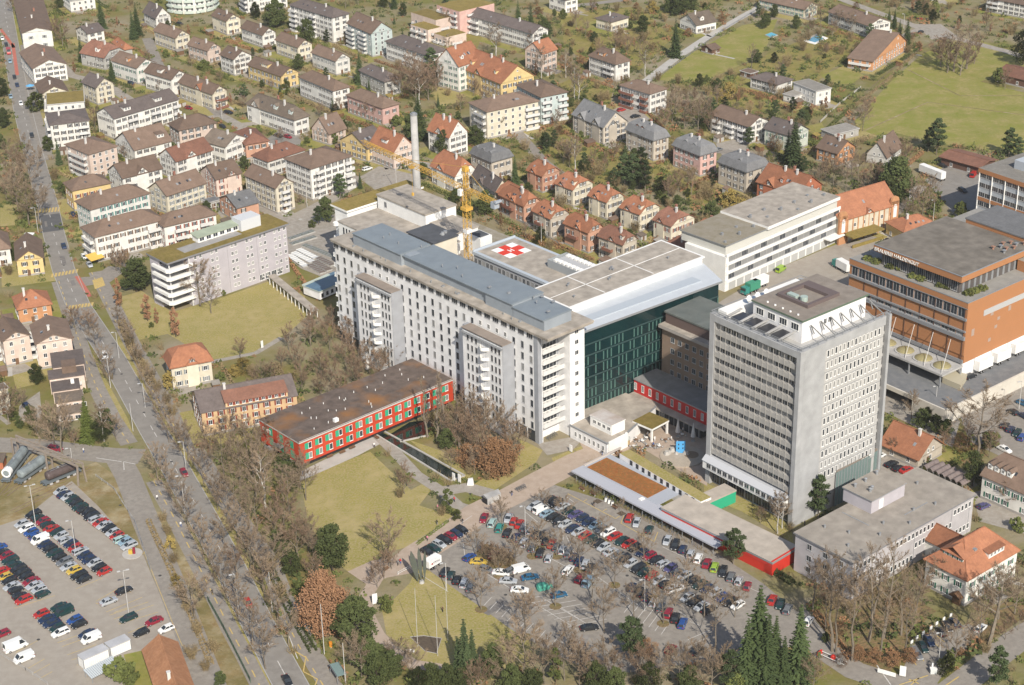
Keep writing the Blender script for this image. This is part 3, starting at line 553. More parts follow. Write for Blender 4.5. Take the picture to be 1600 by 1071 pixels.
NF = 12; FH = 3.2; Z0 = 9.4
fb = MB(); fb.box(-.04,-.03,0,.06,.03,NF*FH); fm = fb.mesh('fin', FIN)
for i in range(16): ob('fin', fm, t, (.3,1.9+i*(td-3.8)/15,Z0))
for k in range(NF):
    z = Z0+k*FH
    b = MB(); b.box(.35,1.7,z,1.3,td-1.7,z+1.4); part('balcony_band', b, [mat('band_concrete', (.35,.335,.31), .88, (.385,.37,.345), .3, .5, dirt=.1)], t)
    for i in range(15):
        l, r = on_face('L', 2.9+i*(td-3.8)/15, z+1.25, x0=1.28); addwin(t, winmesh(1.7,1.8,'d',None,k in (6,) or rnd.random() < .3,fw=.07,bars=1), l, r)
    b = MB(); b.box(9.25,.14,z-.06,tw-2.7,.215,z+.06); part('storey_joint', b, [METAL], t)
    for i in range(14):
        d = rnd.random(); l, r = on_face('R', 10.4+i*(tw-14)/13.6, z+1.0, y0=.2); addwin(t, winmesh(.85,1.9,'w',None,d < .62,bars=0), l, r)
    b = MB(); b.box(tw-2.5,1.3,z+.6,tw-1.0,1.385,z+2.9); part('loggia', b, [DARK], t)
b = MB(); b.prism([(-1.3,1.8),(1.3,1.8),(1.3,td-.2),(-1.3,td-.2)], 5.0, 7.4); b.hull([(-1.6,1.8,7.4),(1.3,1.8,7.4),(1.3,td-.1,7.4),(-1.6,td-.1,7.4)], [(-.2,1.8,8.6),(1.3,1.8,8.6),(1.3,td-.1,8.6),(-.2,td-.1,8.6)], 1); part('first_floor_gallery', b, [WHITE, mat('zinc_slope', (.45,.46,.48), .7)], t)
for i in range(14): l, r = on_face('L', 3+i*2.0, 5.6, x0=-1.3); addwin(t, winmesh(1.6,1.4,'d'), l, r)
for i in range(9): l, r = on_face('L', 4+i*3.1, .3, x0=1.28); addwin(t, winmesh(2.9,4.2,'d',bars=2), l, r)
b = MB()
for x in (.2,.9): b.bar((x,.3,50.9),(x,td-.3,50.9),.12)
for y in (.2,.9): b.bar((.3,y,50.92),(tw-.3,y,50.92),.12)
for i in range(12): b.bar((.3,.6+i*(td-1)/11,50.2),(.3,.6+i*(td-1)/11,51),.1); b.bar((.6+i*(tw-1)/11,.3,50.2),(.6+i*(tw-1)/11,.3,51),.1)
b.bar((tw-.3,.3,50.9),(tw-.3,td-.3,50.9),.12); b.bar((.3,td-.3,50.9),(tw-.3,td-.3,50.9),.12); part('roof_rail', b, [METAL], t)
for i in range(7):
    b = MB(); x = 9.5+i*(tw-12)/6; b.bar((x,.6,50.6),(x,5.6,52.8),.2,.25); b.bar((x+1.4,5.5,50),(x,5.6,52.8),.2,.25); part('roof_strut', b, [mat('strut_grey',(.24,.24,.235),.8)], t)
for i in range(5):
    b = MB(); y = 8+i*4.6; b.bar((.6,y,50.6),(6.4,y,51.2),.6,.3); part('roof_beam', b, [CONC], t)
    if i < 4: b = MB(); b.box(1.8,y+.9,50.1,6.2,y+3.9,50.55); part('solar_panel', b, [mat('solar_panel', (.03,.03,.035), .3, spec=.5)], t)
b = MB(); b.box(7,6.2,48.2,31,23,54.2); part('penthouse', b, [OFFW], t); b = MB(); b.box(6.6,5.8,54.2,31.4,23.4,54.7,1,0); part('penthouse_roof', b, [mat('brown_gravel', (.22,.185,.155), .95, (.26,.225,.19), .4, .5, dirt=.15), mat('green_edge', (.10,.14,.10), .6)], t)
b = MB()
for x0,y0,x1,y1 in ((13,10,25,11),(13,19.5,25,20.5),(13,11,14,19.5),(22,11,25,19.5)): b.box(x0,y0,54.7,x1,y1,55.6)
part('plant_screen', b, [mat('rust_screen', (.13,.10,.095), .7)], t); b = MB(); b.tube((16,14,54.7),(16,14,55.9),1.0,1.0,12); b.box(15,16,54.7,16.5,19,55.5); part('cooler', b, [mat('pale_green_metal', (.35,.42,.38), .5)], t)
for i in range(4): l, r = on_face('L', 8.6+i*4.0, 51.2, x0=7); addwin(t, winmesh(2.6,1.9,'w',bars=2), l, r)
for x in (15.5,17.2): l, r = on_face('R', x, 51.0, y0=6.2); addwin(t, winmesh(1.2,1.6,'w'), l, r)
for i in range(3): b = MB(); b.tube((10+i*3.2,27.5,50.2),(10+i*3.2,27.5,53),.08,.08,6); b.tube((10+i*3.2,27.3,52.6),(10+i*3.2,27.0,52.7),.9,.55,12); part('dish_antenna', b, [WHITE], t)
b = MB(); b.box(2,td-4,48.2,tw-3,td-1,51); part('roof_house', b, [WHITE], t)
for i in range(5): b = MB(); b.tube((8.4,9+i*2.6,54.7),(8.4,9+i*2.6,55.0),.28,.28,8); part('roof_light', b, [WHITE], t)
# glass link and bulk
def troot(name, label, cat='building', x=0, y=0, z=0):
    return thing(name, label, cat, to+Vector((math.cos(ta)*x-math.sin(ta)*y, math.sin(ta)*x+math.cos(ta)*y, z)), ta)
# ================================================================ houses
def roof_mesh(kind, ax, w, d, h, rh, ov=.55, th=.22, off=.5, inset=None):
    "roof over x 0..w, y 0..d (eaves lines); ridge runs along axis ax"
    b = MB(); P = (lambda u, v, z: (u, v, z)) if ax == 'y' else (lambda u, v, z: (v, u, z))
    a, l = (w, d) if ax == 'y' else (d, w)   # a across the ridge, l along it
    c = a*off
    if kind in 'gk':
        k = 0 if kind == 'g' else min(l*.18, 2.2); q = .45*rh
        if k == 0:
            b.slab([P(0,0,h),P(c,0,h+rh),P(c,l,h+rh),P(0,l,h)], th); b.slab([P(c,0,h+rh),P(a,0,h),P(a,l,h),P(c,l,h+rh)], th)
        else:
            zl = h+rh-q; f = 1-q/rh; x1, x2 = c*f, a-(a-c)*f
            b.slab([P(0,0,h),P(x1,0,zl),P(c,k,h+rh),P(c,l-k,h+rh),P(x1,l,zl),P(0,l,h)], th); b.slab([P(a,0,h),P(x2,0,zl),P(c,k,h+rh),P(c,l-k,h+rh),P(x2,l,zl),P(a,l,h)], th)
            b.slab([P(x1,0,zl),P(x2,0,zl),P(c,k,h+rh)], th); b.slab([P(x1,l,zl),P(x2,l,zl),P(c,l-k,h+rh)], th)
        b.bar(P(c,.0 if k == 0 else k,h+rh+.05), P(c,l if k == 0 else l-k,h+rh+.05), .28, .18)
    elif kind == 'h':
        if l < a: return roof_mesh('h', 'x' if ax == 'y' else 'y', w, d, h, rh)
        k = a/2 if inset is None else inset; k = min(k, l/2-.05)
        b.slab([P(0,0,h),P(c,k,h+rh),P(c,l-k,h+rh),P(0,l,h)], th); b.slab([P(a,0,h),P(c,k,h+rh),P(c,l-k,h+rh),P(a,l,h)], th)
        b.slab([P(0,0,h),P(a,0,h),P(c,k,h+rh)], th); b.slab([P(0,l,h),P(a,l,h),P(c,l-k,h+rh)], th)
        b.bar(P(c,k,h+rh+.05), P(c,l-k,h+rh+.05), .28, .18)
        for x, y in ((0,0),(a,0)): b.bar(P(x,0,h+.04), P(c,k,h+rh+.04), .22, .14); b.bar(P(x,l,h+.04), P(c,l-k,h+rh+.04), .22, .14)
    elif kind == 'm':
        i = 1.3; z1 = h+rh*.62
        A = [(0,0,h),(w,0,h),(w,d,h),(0,d,h)]; B = [(i,i,z1),(w-i,i,z1),(w-i,d-i,z1),(i,d-i,z1)]; j = min(w,d)*.42
        D = [(j,j,h+rh),(w-j,j,h+rh),(w-j,d-j,h+rh),(j,d-j,h+rh)]
        b.hull(A, B); b.hull(B, D)
        b.box(-.15,-.15,h-.3,w+.15,d+.15,h-.01)
    else:
        b.box(0,0,h,w,d,h+.35)
    return b
def gablewall(b, kind, ax, w, d, h, rh, ov, off=.5):
    x0, y0, x1, y1 = ov, ov, w-ov, d-ov
    b.prism([(x0,y0),(x1,y0),(x1,y1),(x0,y1)], 0, h-.02)
    if kind in 'gk':
        a = w if ax == 'y' else d; s = rh/(a*off); lo = h-.05; f = 1.0 if kind == 'g' else .55
        for e in (0, 1):
            yy = (y0 if e == 0 else y1-.25) if ax == 'y' else (x0 if e == 0 else x1-.25)
            n0 = ov; n1 = a-ov; c = a*off; zt = h+rh*f-.25
            hw0 = c-(zt-h+.25)/rh*c; hw1 = a-(a-(a-c)*(1-f)-(c if f == 1 else 0)) if f < 1 else c
            if f == 1: pts = [(n0,lo+ov*s-.2),(c,h+rh-.26),(n1,lo+ov*s-.2),(n1,h-.3),(n0,h-.3)]
            else:
                xl = c*f; xr = a-(a-c)*f; pts = [(n0,lo+ov*s-.2),(xl,h+rh*f-.26),(xr,h+rh*f-.26),(n1,lo+ov*s-.2),(n1,h-.3),(n0,h-.3)]
            P = (lambda u, v, z: (u, v, z)) if ax == 'y' else (lambda u, v, z: (v, u, z))
            b.hull([P(p[0], yy, p[1]) for p in pts], [P(p[0], yy+.25, p[1]) for p in pts])
def dormer(t, ax, side, s, w, d, h, rh, wc, rc, dw=1.7, dh=1.6, low=.35, kind='g', off=.5):
    "dormer on the slope that faces L (ax y) or R (ax x)"
    a = w if ax == 'y' else d; c = a*off; z0 = h+rh*low; xin = c*low
    b = MB(); zt = z0+dh; xe = min(c-.1, c*(low+dh/rh)); P = (lambda u, v, z: (u, v, z)) if ax == 'y' else (lambda u, v, z: (v, u, z))
    b.hull([P(xin,s-dw/2,z0-.3),P(xe,s-dw/2,z0-.3),P(xe,s+dw/2,z0-.3),P(xin,s+dw/2,z0-.3)], [P(xin,s-dw/2,zt),P(xe,s-dw/2,zt),P(xe,s+dw/2,zt),P(xin,s+dw/2,zt)])
    dm = part('dormer', b, [wallm(wc)], t)
    r = MB(); o = .25
    if kind == 'g':
        g = dw*.42; xr = min(c, xe+g*c/rh)
        r.slab([P(xin-o,s-dw/2-o,zt),P(xe,s-dw/2-o,zt),P(xr,s,zt+g),P(xin-o,s,zt+g)], .14); r.slab([P(xin-o,s+dw/2+o,zt),P(xe,s+dw/2+o,zt),P(xr,s,zt+g),P(xin-o,s,zt+g)], .14)
        r.face([P(xin,s-dw/2,zt-.02),P(xin,s+dw/2,zt-.02),P(xin,s,zt+g-.12)], 1)
    else:
        r.slab([P(xin-o,s-dw/2-o,zt),P(xin-o,s+dw/2+o,zt),P(min(c,xe+.8),s+dw/2+o,zt+.35),P(min(c,xe+.8),s-dw/2-o,zt+.35)], .14)
    part('dormer_roof', r, [roofm(rc), wallm(wc)], dm)
    n = max(1, int(dw/1.5)); 
    for i in range(n):
        ss = s+(i-(n-1)/2)*1.4; wm = winmesh(.9,1.0,'w')
        ob('window', wm[0], dm, P(xin-.005, ss, z0+.35) if ax == 'y' else (ss, xin-.005, z0+.35), -math.pi/2 if ax == 'y' else 0)
def crossgable(t, face, s, gw, w, d, h, rh, wc, rc, ov=.55, sh=None, proj=.25, gh=None):
    "wall gable standing on facade R or L with its own roof running back to the main roof"
    gh = gw*.5 if gh is None else gh; D = (d if face == 'R' else w)*.5
    P = (lambda u, v, z: (u, v, z)) if face == 'R' else (lambda u, v, z: (v, u, z))
    b = MB(); y = ov-proj; b.hull([P(s-gw/2,y,0),P(s+gw/2,y,0),P(s+gw/2,y+1,0),P(s-gw/2,y+1,0)], [P(s-gw/2,y,h+.2),P(s+gw/2,y,h+.2),P(s+gw/2,y+1,h+.2),P(s-gw/2,y+1,h+.2)])
    pts = [(s-gw/2,h+.2),(s+gw/2,h+.2),(s,h+gh)]; b.hull([P(q[0],y,q[1]) for q in pts], [P(q[0],y+.8,q[1]) for q in pts])
    gb = part('gable', b, [wallm(wc)], t)
    r = MB(); o = .45; yf = y-o; yb = min(D, D*(gh+.2)/rh)
    r.slab([P(s-gw/2-o,yf,h-.15),P(s,yf,h+gh+.2),P(s,yb,h+gh+.2),P(s-gw/2-o,.6,h-.15)], .18); r.slab([P(s+gw/2+o,yf,h-.15),P(s,yf,h+gh+.2),P(s,yb,h+gh+.2),P(s+gw/2+o,.6,h-.15)], .18)
    part('gable_roof', r, [roofm(rc)], gb)
    wm = winmesh(.95,1.3,'w',sh); ob('window', wm[0], gb, P(s, y-.005, h+.25), 0 if face == 'R' else -math.pi/2)
def balcony(t, face, s0, s1, z, pos, depth=1.4, m=None, rail=None):
    b = MB(); P = (lambda u, v, z: (u, v, z)) if face == 'R' else (lambda u, v, z: (v, u, z))
    y = pos-depth
    b.hull([P(s0,y,z),P(s1,y,z),P(s1,pos+.02,z),P(s0,pos+.02,z)], [P(s0,y,z+.18),P(s1,y,z+.18),P(s1,pos+.02,z+.18),P(s0,pos+.02,z+.18)])
    for q in ([(s0,y),(s1,y),(s1,y+.1),(s0,y+.1)], [(s0,y+.1),(s0+.1,y+.1),(s0+.1,pos),(s0,pos)], [(s1-.1,y+.1),(s1,y+.1),(s1,pos),(s1-.1,pos)]):
        b.hull([P(p[0],p[1],z+.18) for p in q], [P(p[0],p[1],z+1.1) for p in q])
    part('balcony', b, [m or mat('balcony_white', (.62,.61,.59), .8, dirt=.08)], t)
HOUSES = {}
def house(tile, L, N, R, h, kind, ax, rh, rc, wc, label, sh=None, st=None, lm=None, chim=1, dm=(), xg=(), bal=(), ov=.55, off=.5, step=2.7, cat='house', wf='LR', z0=0, gw=1, name=None, group=None, ins=None):
    if tile: L, N, R = [T(tile, q) if hasattr(q, '__len__') else q for q in (L, N, R)]
    o, a, w, d = frame(L, N, R, h); foot(o, a, w, d)
    if kind == 'f': ov = .35
    t = thing(name or ('apartment_block' if cat != 'house' else 'house'), label, cat, o, a, group); HOUSES[label] = (t, o, a, w, d)
    if lm: LM.append((t, lm, centre(o, a, w, d)))
    b = MB(); gablewall(b, kind, ax, w, d, h, rh, ov, off); b.box(ov-.06,ov-.06,0,w-ov+.06,d-ov+.06,.7,1)
    part('wall', b, [wallm(wc), mat('plinth_or_shade_gap', (.33,.31,.29), .9, dirt=.1)], t)
    if kind == 'f':
        b = MB(); b.box(0,0,h,w,d,h+.3,0,0); b.box(.3,.3,h+.3,w-.3,d-.3,h+.34,1); part('roof', b, [mat('eaves_edge', (.42,.41,.39), .8), roofm(rc)], t)
    else: part('roof', roof_mesh(kind, ax, w, d, h, rh, ov, off=off, inset=ins), [roofm(rc)], t)
    st = st or max(1, round((h-.3)/2.85)); fh = (h-.5)/st
    for f in wf:
        l = w if f == 'R' else d; n = max(1, int((l-2*ov-1.2)/step)); 
        for k in range(st):
            for i in range(n):
                s = ov+.6+(l-2*ov-1.2)*(i+.5)/n
                if any(q[0] == f and abs(s-q[1]) < q[2]/2+.7 for q in xg) and False: continue
                if rnd.random() < .06 and st > 1: continue
                lo, r = on_face(f, s, .95+k*fh, x0=ov, y0=ov); addwin(t, winmesh(1.15,1.5,'w',sh,rnd.random() < .2,fw=.075), lo, r)
        gab = (kind in 'gk') and ((f == 'R' and ax == 'y') or (f == 'L' and ax == 'x'))
        if gab and gw and rh > 2.2:
            for q in ((-.9,.9) if rh < 5 else (-1.1,1.1)):
                lo, r = on_face(f, l*off+q, h+.25, x0=ov, y0=ov); addwin(t, winmesh(.85,1.15,'w',sh), lo, r)
            if rh > 5: lo, r = on_face(f, l*off, h+rh*.55, x0=ov, y0=ov); addwin(t, winmesh(.7,.9,'w'), lo, r)
    b = MB(); f = wf[-1]; lo, r = on_face(f, (w if f == 'R' else d)*.42, 0, .03, ov, ov); b.box(-.55,-.05,.1,.55,.05,2.2); part('door', b, [WOOD], t, lo, r)
    for i in range(chim):
        c = (w*off+(1.0 if i % 2 else -.9), d*(.3+.4*i/max(1,chim))) if ax == 'y' else (w*(.3+.4*i/max(1,chim)), d*off+(1.0 if i % 2 else -.9))
        if kind == 'f': zc = h
        else: zc = h+rh*.5
        b = MB(); b.box(-.35,-.35,0,.35,.35,rh*.5+1.1 if kind != 'f' else 1.2); b.box(-.45,-.45,rh*.5+1.1 if kind != 'f' else 1.2,.45,.45,(rh*.5+1.1 if kind != 'f' else 1.2)+.15)
        part('chimney', b, [mat('chimney_'+'wr'[i % 2], ((.55,.53,.50),(.30,.14,.10))[i % 2], .9)], t, (c[0], c[1], zc))
    if kind in 'ghk' and rh > 2 and rnd.random() < .75:
        A = (w if ax == 'y' else d); Lr = (d if ax == 'y' else w); c = A*off; f0 = .42; 
        for q in range(rnd.randint(1,4)):
            s0 = Lr*rnd.uniform(.25,.75); u0, u1 = c*f0, c*(f0+.13); z0_, z1_ = h+rh*f0+.06, h+rh*(f0+.13)+.06; Pk = (lambda u, v, z: (u, v, z)) if ax == 'y' else (lambda u, v, z: (v, u, z))
            b = MB(); b.slab([Pk(u0,s0-.4,z0_),Pk(u0,s0+.4,z0_),Pk(u1,s0+.4,z1_),Pk(u1,s0-.4,z1_)], .1); part('roof_light', b, [GLASS if q % 2 else METAL], t)
    for q in dm: dormer(t, ax, q[0], (d if ax == 'y' else w)*q[1], w, d, h, rh, q[3] if len(q) > 3 else wc, q[4] if len(q) > 4 else rc, q[2], kind='g' if q[2] < 2.5 else 's', off=off, low=q[5] if len(q) > 5 else .3)
    for q in xg: crossgable(t, q[0], (w if q[0] == 'R' else d)*q[1], q[2], w, d, h, rh, wc, q[3] if len(q) > 3 else rc, ov, sh)
    for q in bal:
        l = w if q[0] == 'R' else d
        for k in range(q[3] if len(q) > 3 else 0, st): balcony(t, q[0], l*q[1], l*q[2], .25+k*fh, ov, m=mat('balcony_brown', (.22,.10,.07), .8) if len(q) > 4 else None)
    return t
# far left, along the main road
house('00',(75,5),(130,208),(330,195),8.5,'g','y',2.2,'b','w','long brown roofed hall beside the main road at the far end','e',2,'the long brown roofed hall',chim=2,step=5)
house('00',(163,318),(198,428),(400,375),8,'g','y',3.2,'b','w','white gabled house below the long brown roofed hall','d',3,chim=2)
house('00',(222,520),(250,588),(425,560),6,'g','y',3,'b','c','small cream gabled house squeezed above the mossy flat roof','d',2)
house('00',(508,508),(592,548),(705,515),8,'g','y',3.6,'d','c','cream three storey house with dark gabled roof beside a conifer','d',3)
house('00',(262,585),(285,655),(527,640),9.5,'f','y',0,'m','w','white flat roofed block with mossy roof and skylight near the main road',None,3,cat='apartment block',bal=(('L',.1,.9),),chim=0)
house('00',(285,700),(303,778),(558,745),11,'h','x',2,'d','w','white four storey block with low dark roof and side balconies','d',4,cat='apartment block',bal=(('L',.1,.9,0),('R',.7,.95,1)))
house('00',(615,690),(705,738),(1108,612),9.6,'g','x',3.4,'d','w','long white three storey block with two dark roof boxes','d',3,'the long white three storey block',cat='apartment block',dm=(('R',.25,3.4,'w','d'),('R',.72,3.4,'w','d')),bal=(('R',.2,.34),('R',.55,.68),('R',.88,.99)))
house('00',(458,182),(540,212),(655,188),5.5,'g','x',2.6,'d','w','white low house with dark roof among tall conifers','d',2)
house('00',(522,318),(645,362),(745,308),6,'k','y',5,'r','g','grey rendered house with red half hipped roof and white dormer','d',2,'the grey house with red half hipped roof',dm=(('L',.4,2.2,'w'),))
house('00',(690,262),(760,312),(826,300),4.5,'h','y',2.5,'o','g','low red roofed annexe behind the grey half hipped house',None,1,chim=0)
house('00',(705,368),(845,425),(945,380),7.8,'g','y',3.2,'b','w','white house with brown roof and orange framed dormer','g',2,dm=(('L',.45,1.7,'o'),))
house('00',(905,440),(1060,497),(1140,455),8,'g','y',3.2,'b','w','white house with brown roof and white double dormer','d',2,dm=(('L',.5,3.0,'w'),))
house('00',(1105,510),(1315,588),(1402,556),7.5,'g','y',3.2,'b','c','cream terrace with orange roof patch and stacked end balconies','d',2,'the cream terrace with the orange roof patch',xg=(('L',.42,4.4,'o'),),bal=(('R',.2,.9,0,'b'),),chim=3)
house('00',(948,190),(1085,240),(1180,215),7,'g','y',3.2,'b','c','pale yellow gabled house in the fourth garden row','d',2)
house('00',(1145,280),(1285,318),(1390,298),6.6,'g','y',3,'b','p','pale pink gabled house with a dark solar panel on its roof','d',2)
house('00',(1370,335),(1445,372),(1555,338),8,'g','y',3.2,'b','w','tall narrow white gabled house right of the solar panel house','d',3)
house('00',(1285,100),(1400,135),(1515,122),7.4,'g','y',3,'b','c','cream gabled house with four roof lights near the round block','d',2)
house('10',(-95,172),(38,222),(120,197),6.6,'g','y',3,'b','w','white gabled house left of the large dark green tree','d',2)
house('00',(905,72),(962,118),(1046,90),6,'g','y',5,'d','w','white steep gabled house behind two dark conifers','d',2)
house('00',(330,-20),(430,12),(608,0),6,'f','x',0,'g','w','white low block cut by the top edge left of the conifers',None,2,cat='apartment block',chim=0)
house('10',(-120,-70),(-60,-40),(195,-75),11,'f','x',0,'g','w','white five storey block cut by the top edge beside the round block','d',4,cat='apartment block',chim=0,bal=(('L',.1,.9),))
house('00',(397,895),(548,960),(732,905),11,'h','x',2.6,'b','p','beige four storey block with low brown hipped roof and corner balconies',None,4,'the beige four storey block',cat='apartment block',bal=(('L',.15,.8),))
house('00',(725,862),(830,935),(1060,868),6,'g','x',5.5,'b','w','white house with tall brown roof and two roof lights','d',2,dm=(('R',.78,3,'w'),))
house('00',(1030,768),(1105,812),(1352,762),8,'h','x',3.6,'b','p','peach three storey house with brown hipped roof and dark shutters','d',3,'the peach three storey house')
house('00',(1290,858),(1395,915),(1505,845),7.4,'g','y',3.6,'e','w','white gabled house with a light orange brown roof slope','d',2)
house('10',(-100,815),(-70,900),(60,850),6.5,'h','y',3,'r','s','brick house with red brown roof between two white houses','d',2)
house('00',(985,958),(1090,1005),(1322,928),8,'g','x',4,'r','w','white house with red brown roof and pink cornered gables','d',3,xg=(('R',.42,5),))
house('01',(665,22),(757,78),(1012,12),8.5,'g','x',4,'b','w','white four bay house with brown roof and broad centre gable','d',3,xg=(('R',.5,5),))
house('01',(1240,25),(1335,85),(1500,38),8,'g','x',4,'b','p','peach house with brown roof and red door beside the yard','r',3,xg=(('R',.6,4),))
house('01',(408,98),(442,154),(690,98),8.4,'h','x',3,'b','y','bright yellow house with red shutters beside the main road','r',2,'the bright yellow house with red shutters',chim=0)
house('01',(460,217),(556,272),(936,166),11,'h','x',3.4,'b','w','long white house with brown hipped roof behind the corner shop block','t',4,cat='apartment block')
house('01',(505,375),(584,442),(1025,327),9.8,'h','x',3.4,'b','w','white corner block with shops and a yellow awning below','b',3,'the white corner block with the yellow awning',cat='apartment block',bal=(('L',.2,.8),('R',.74,.97)))
house('01',(985,320),(1012,378),(1342,292),9,'h','x',3.2,'b','w','white set back half of the corner block with red shutters','r',3,cat='apartment block',bal=(('R',.2,.4),('R',.66,.82)),chim=0)
house('01',(925,132),(1032,187),(1277,100),7.6,'g','x',4.2,'b','c','cream house with green shutters and brown gabled roof','e',3,'the cream house with green shutters',chim=2)
house('01',(1365,190),(1466,262),(1600,214),6.2,'g','x',3.2,'s','s','brick house with slate grey roof above the lilac residence','d',2,'the brick house with slate grey roof')
house('01',(1262,208),(1290,232),(1366,206),3,'f','x',0,'s','g','small grey flat roofed garage beside the brick house',None,1,cat='garage',chim=0,wf='R')
house('01',(58,478),(92,590),(276,584),6.2,'g','y',3.4,'b','y','golden yellow house with brown gabled roof and a black flue','d',2,'the golden yellow house')
house('01',(-70,428),(-45,524),(72,514),6.6,'h','y',2.8,'b','w','white house with brown roof and two tall flues at the left edge','d',2)
house('01',(64,812),(102,892),(328,856),5.6,'h','x',4,'o','o','orange house with hipped orange tile roof left of the crossing',None,2,'the orange hipped house')
house('01',(170,985),(215,1105),(457,1072),9,'g','y',2.4,'b','p','pink block with brown roof and pink balcony screens beside the service lane',None,3,'the pink block',cat='apartment block',bal=(('L',.55,.95),))
house('01',(-90,1000),(10,1090),(205,1060),9,'g','y',2.4,'b','p','beige block with brown roof at the left edge',None,3,cat='apartment block',bal=(('L',.4,.9),),chim=0)
house('02',(-60,300),(-30,330),(58,305),8,'f','y',0,'e','c','pale block cut by the left edge above the side street',None,2,cat='apartment block',chim=0)
# top middle
house('10',(205,30),(472,112),(572,80),13,'h','y',3,'d','w','long white five storey block with dark roof and end balconies','d',5,'the long white five storey block',cat='apartment block',bal=(('L',.84,.98),('L',.4,.5),),step=3.2)
house('10',(555,145),(712,212),(856,185),11.5,'g','y',4.6,'b','t','pale teal five storey block with glass balconies and a row of roof lights',None,5,'the pale teal block',cat='apartment block',bal=(('L',.25,.5),('L',.72,.98)))
house('10',(122,245),(258,297),(341,268),7,'g','y',3,'b','c','cream gabled house above the yellow house','d',2)
house('10',(342,325),(492,382),(581,354),7,'g','y',3,'b','w','pale house with light grey gable beside the dark spruce','e',2)
house('10',(-52,400),(155,476),(256,440),6.6,'g','y',3,'b','y','yellow house with brown roof and broad green dormer','d',2,'the yellow house with green dormer',dm=(('L',.55,5,'y'),))
house('10',(262,475),(476,566),(582,535),9,'h','y',3,'b','w','white three storey house with brown hipped roof and red roof hatch','d',3)
house('10',(556,590),(782,674),(891,640),8,'h','y',3,'b','k','salmon pink brick house with brown hipped roof','d',2,'the salmon pink house')
house('10',(640,432),(795,510),(888,478),7,'h','y',3,'d','g','grey house with dark hipped roof behind the salmon pink house','d',2)
house('10',(812,252),(1055,345),(1160,300),9,'h','y',3.2,'d','w','long pale block with very dark hipped roof left of the orange gable','d',3,cat='apartment block')
house('10',(-72,645),(235,748),(346,720),7.4,'h','y',4.6,'e','w','white house with wide brown roof and two green dormers','d',2,'the white house with two green dormers',xg=(('L',.8,6),),dm=(('L',.12,2.2,'t'),('L',.42,2.2,'t')),chim=2)
house('10',(335,800),(452,836),(566,796),5,'g','x',6,'b','p','pink half timbered house with steep brown roof','b',2)
house('10',(550,855),(690,925),(772,862),6,'g','x',5,'d','y','yellow house with dark steep roof left of the chimney','d',2)
house('10',(715,885),(852,952),(972,905),7.4,'g','y',6,'o','p','pink house with orange roof beside the chimney','d',2,'the pink house with orange roof',dm=(('L',.5,3.4,'w'),),chim=2)
house('10',(1130,372),(1256,416),(1392,362),12,'g','x',7,'o','w','tall white house with green shutters and big orange gable roof','g',4,'the tall white house with the orange gable',dm=(('R',.3,1.7),))
house('10',(1310,402),(1517,522),(1668,445),9.5,'g','y',6.5,'o','y','yellow house with orange roof and glazed balcony tower','d',3,xg=(('L',.55,5),),dm=(('L',.25,1.6),('L',.8,1.6)),bal=(('L',.85,.99,0,'b'),),chim=3)
house('10',(1325,95),(1715,212),(1792,176),9,'g','y',3,'d','w','long white block with dark roof behind a white birch','d',3,'the long white block behind the birch',cat='apartment block',bal=(('L',.86,.98),('R',.1,.4)))
t = thing('terraced_flats', 'stepped beige terrace flats with white balconies at the top edge', 'apartment block', *frame((640,10),(700,28),(770,12),9)[:2]); o, a, w, d = frame((640,10),(700,28),(770,12),9); foot(o, a, w, d+8); LM.append((t, 'the stepped terrace flats', o))
for x0,y0,x1,y1,h in ((4,-4,26,14,12),(-6,2,4,22,8.5),(-14,-2,-6,12,6),(-12,-14,0,-4,4.5)):
    b = MB(); b.box(x0,y0,0,x1,y1,h,0,1); part('block', b, [wallm('k' if h > 10 else 'p'), roofm('m')], t)
    for k in range(int(h/3)):
        for s in (.1,.58): balcony(t, 'L', y0+(y1-y0)*s, y0+(y1-y0)*(s+.34), .3+k*2.9, x0)
        balcony(t, 'R', x0+(x1-x0)*.2, x0+(x1-x0)*.7, .3+k*2.9, y0)
        for q in range(3): l, r = on_face('L', y0+(y1-y0)*(.2+.3*q), .9+k*2.9, x0=x0); addwin(t, winmesh(1.8,1.6,'w'), l, r)
o = G(300,12,0); t = thing('round_apartment_block', 'white rounded apartment block with pale green balconies at the top edge', 'apartment block', o, .6)
b = MB(); arc = [(13*math.cos(q), 13*math.sin(q)) for q in [R_(180+i*12) for i in range(16)]]; b.prism(arc, 0, 15, 0, 0); part('wall', b, [wallm('w')], t); foot(o-Vector((10,10,0)), .0, 20, 20)
for k in range(5):
    for i in range(0, 15, 2):
        a0, a1 = R_(180+i*12+2), R_(180+i*12+20); b = MB(); n = 4
        q = [(14.3*math.cos(a0+(a1-a0)*j/n), 14.3*math.sin(a0+(a1-a0)*j/n)) for j in range(n+1)]+[(12.9*math.cos(a1), 12.9*math.sin(a1)), (12.9*math.cos(a0), 12.9*math.sin(a0))]
        b.prism(q, .4+k*2.9, 1.5+k*2.9, bottom=True); part('balcony', b, [mat('pale_green_balcony', (.50,.56,.50), .7)], t)
    for i in range(15): m = R_(180+i*12+6); ob('window', winmesh(1.2,1.5,'w')[0], t, (12.95*math.cos(m), 12.95*math.sin(m), 1.6+k*2.9 if i % 2 else 1.2+k*2.9), m+math.pi/2)
house('10',(1060,805),(1196,858),(1316,818),8.6,'g','y',6,'o','w','white house with red orange roof and green bay beside a round tree','d',3,'the white house with red orange roof',xg=(('L',.45,6),),chim=3)
house('10',(1300,638),(1428,696),(1764,628),12,'h','x',3,'b','c','pale yellow apartment block with light blue balcony ends',None,4,'the pale yellow apartment block',cat='apartment block',bal=(('L',.1,.6),('R',.72,.98)),step=3.2)
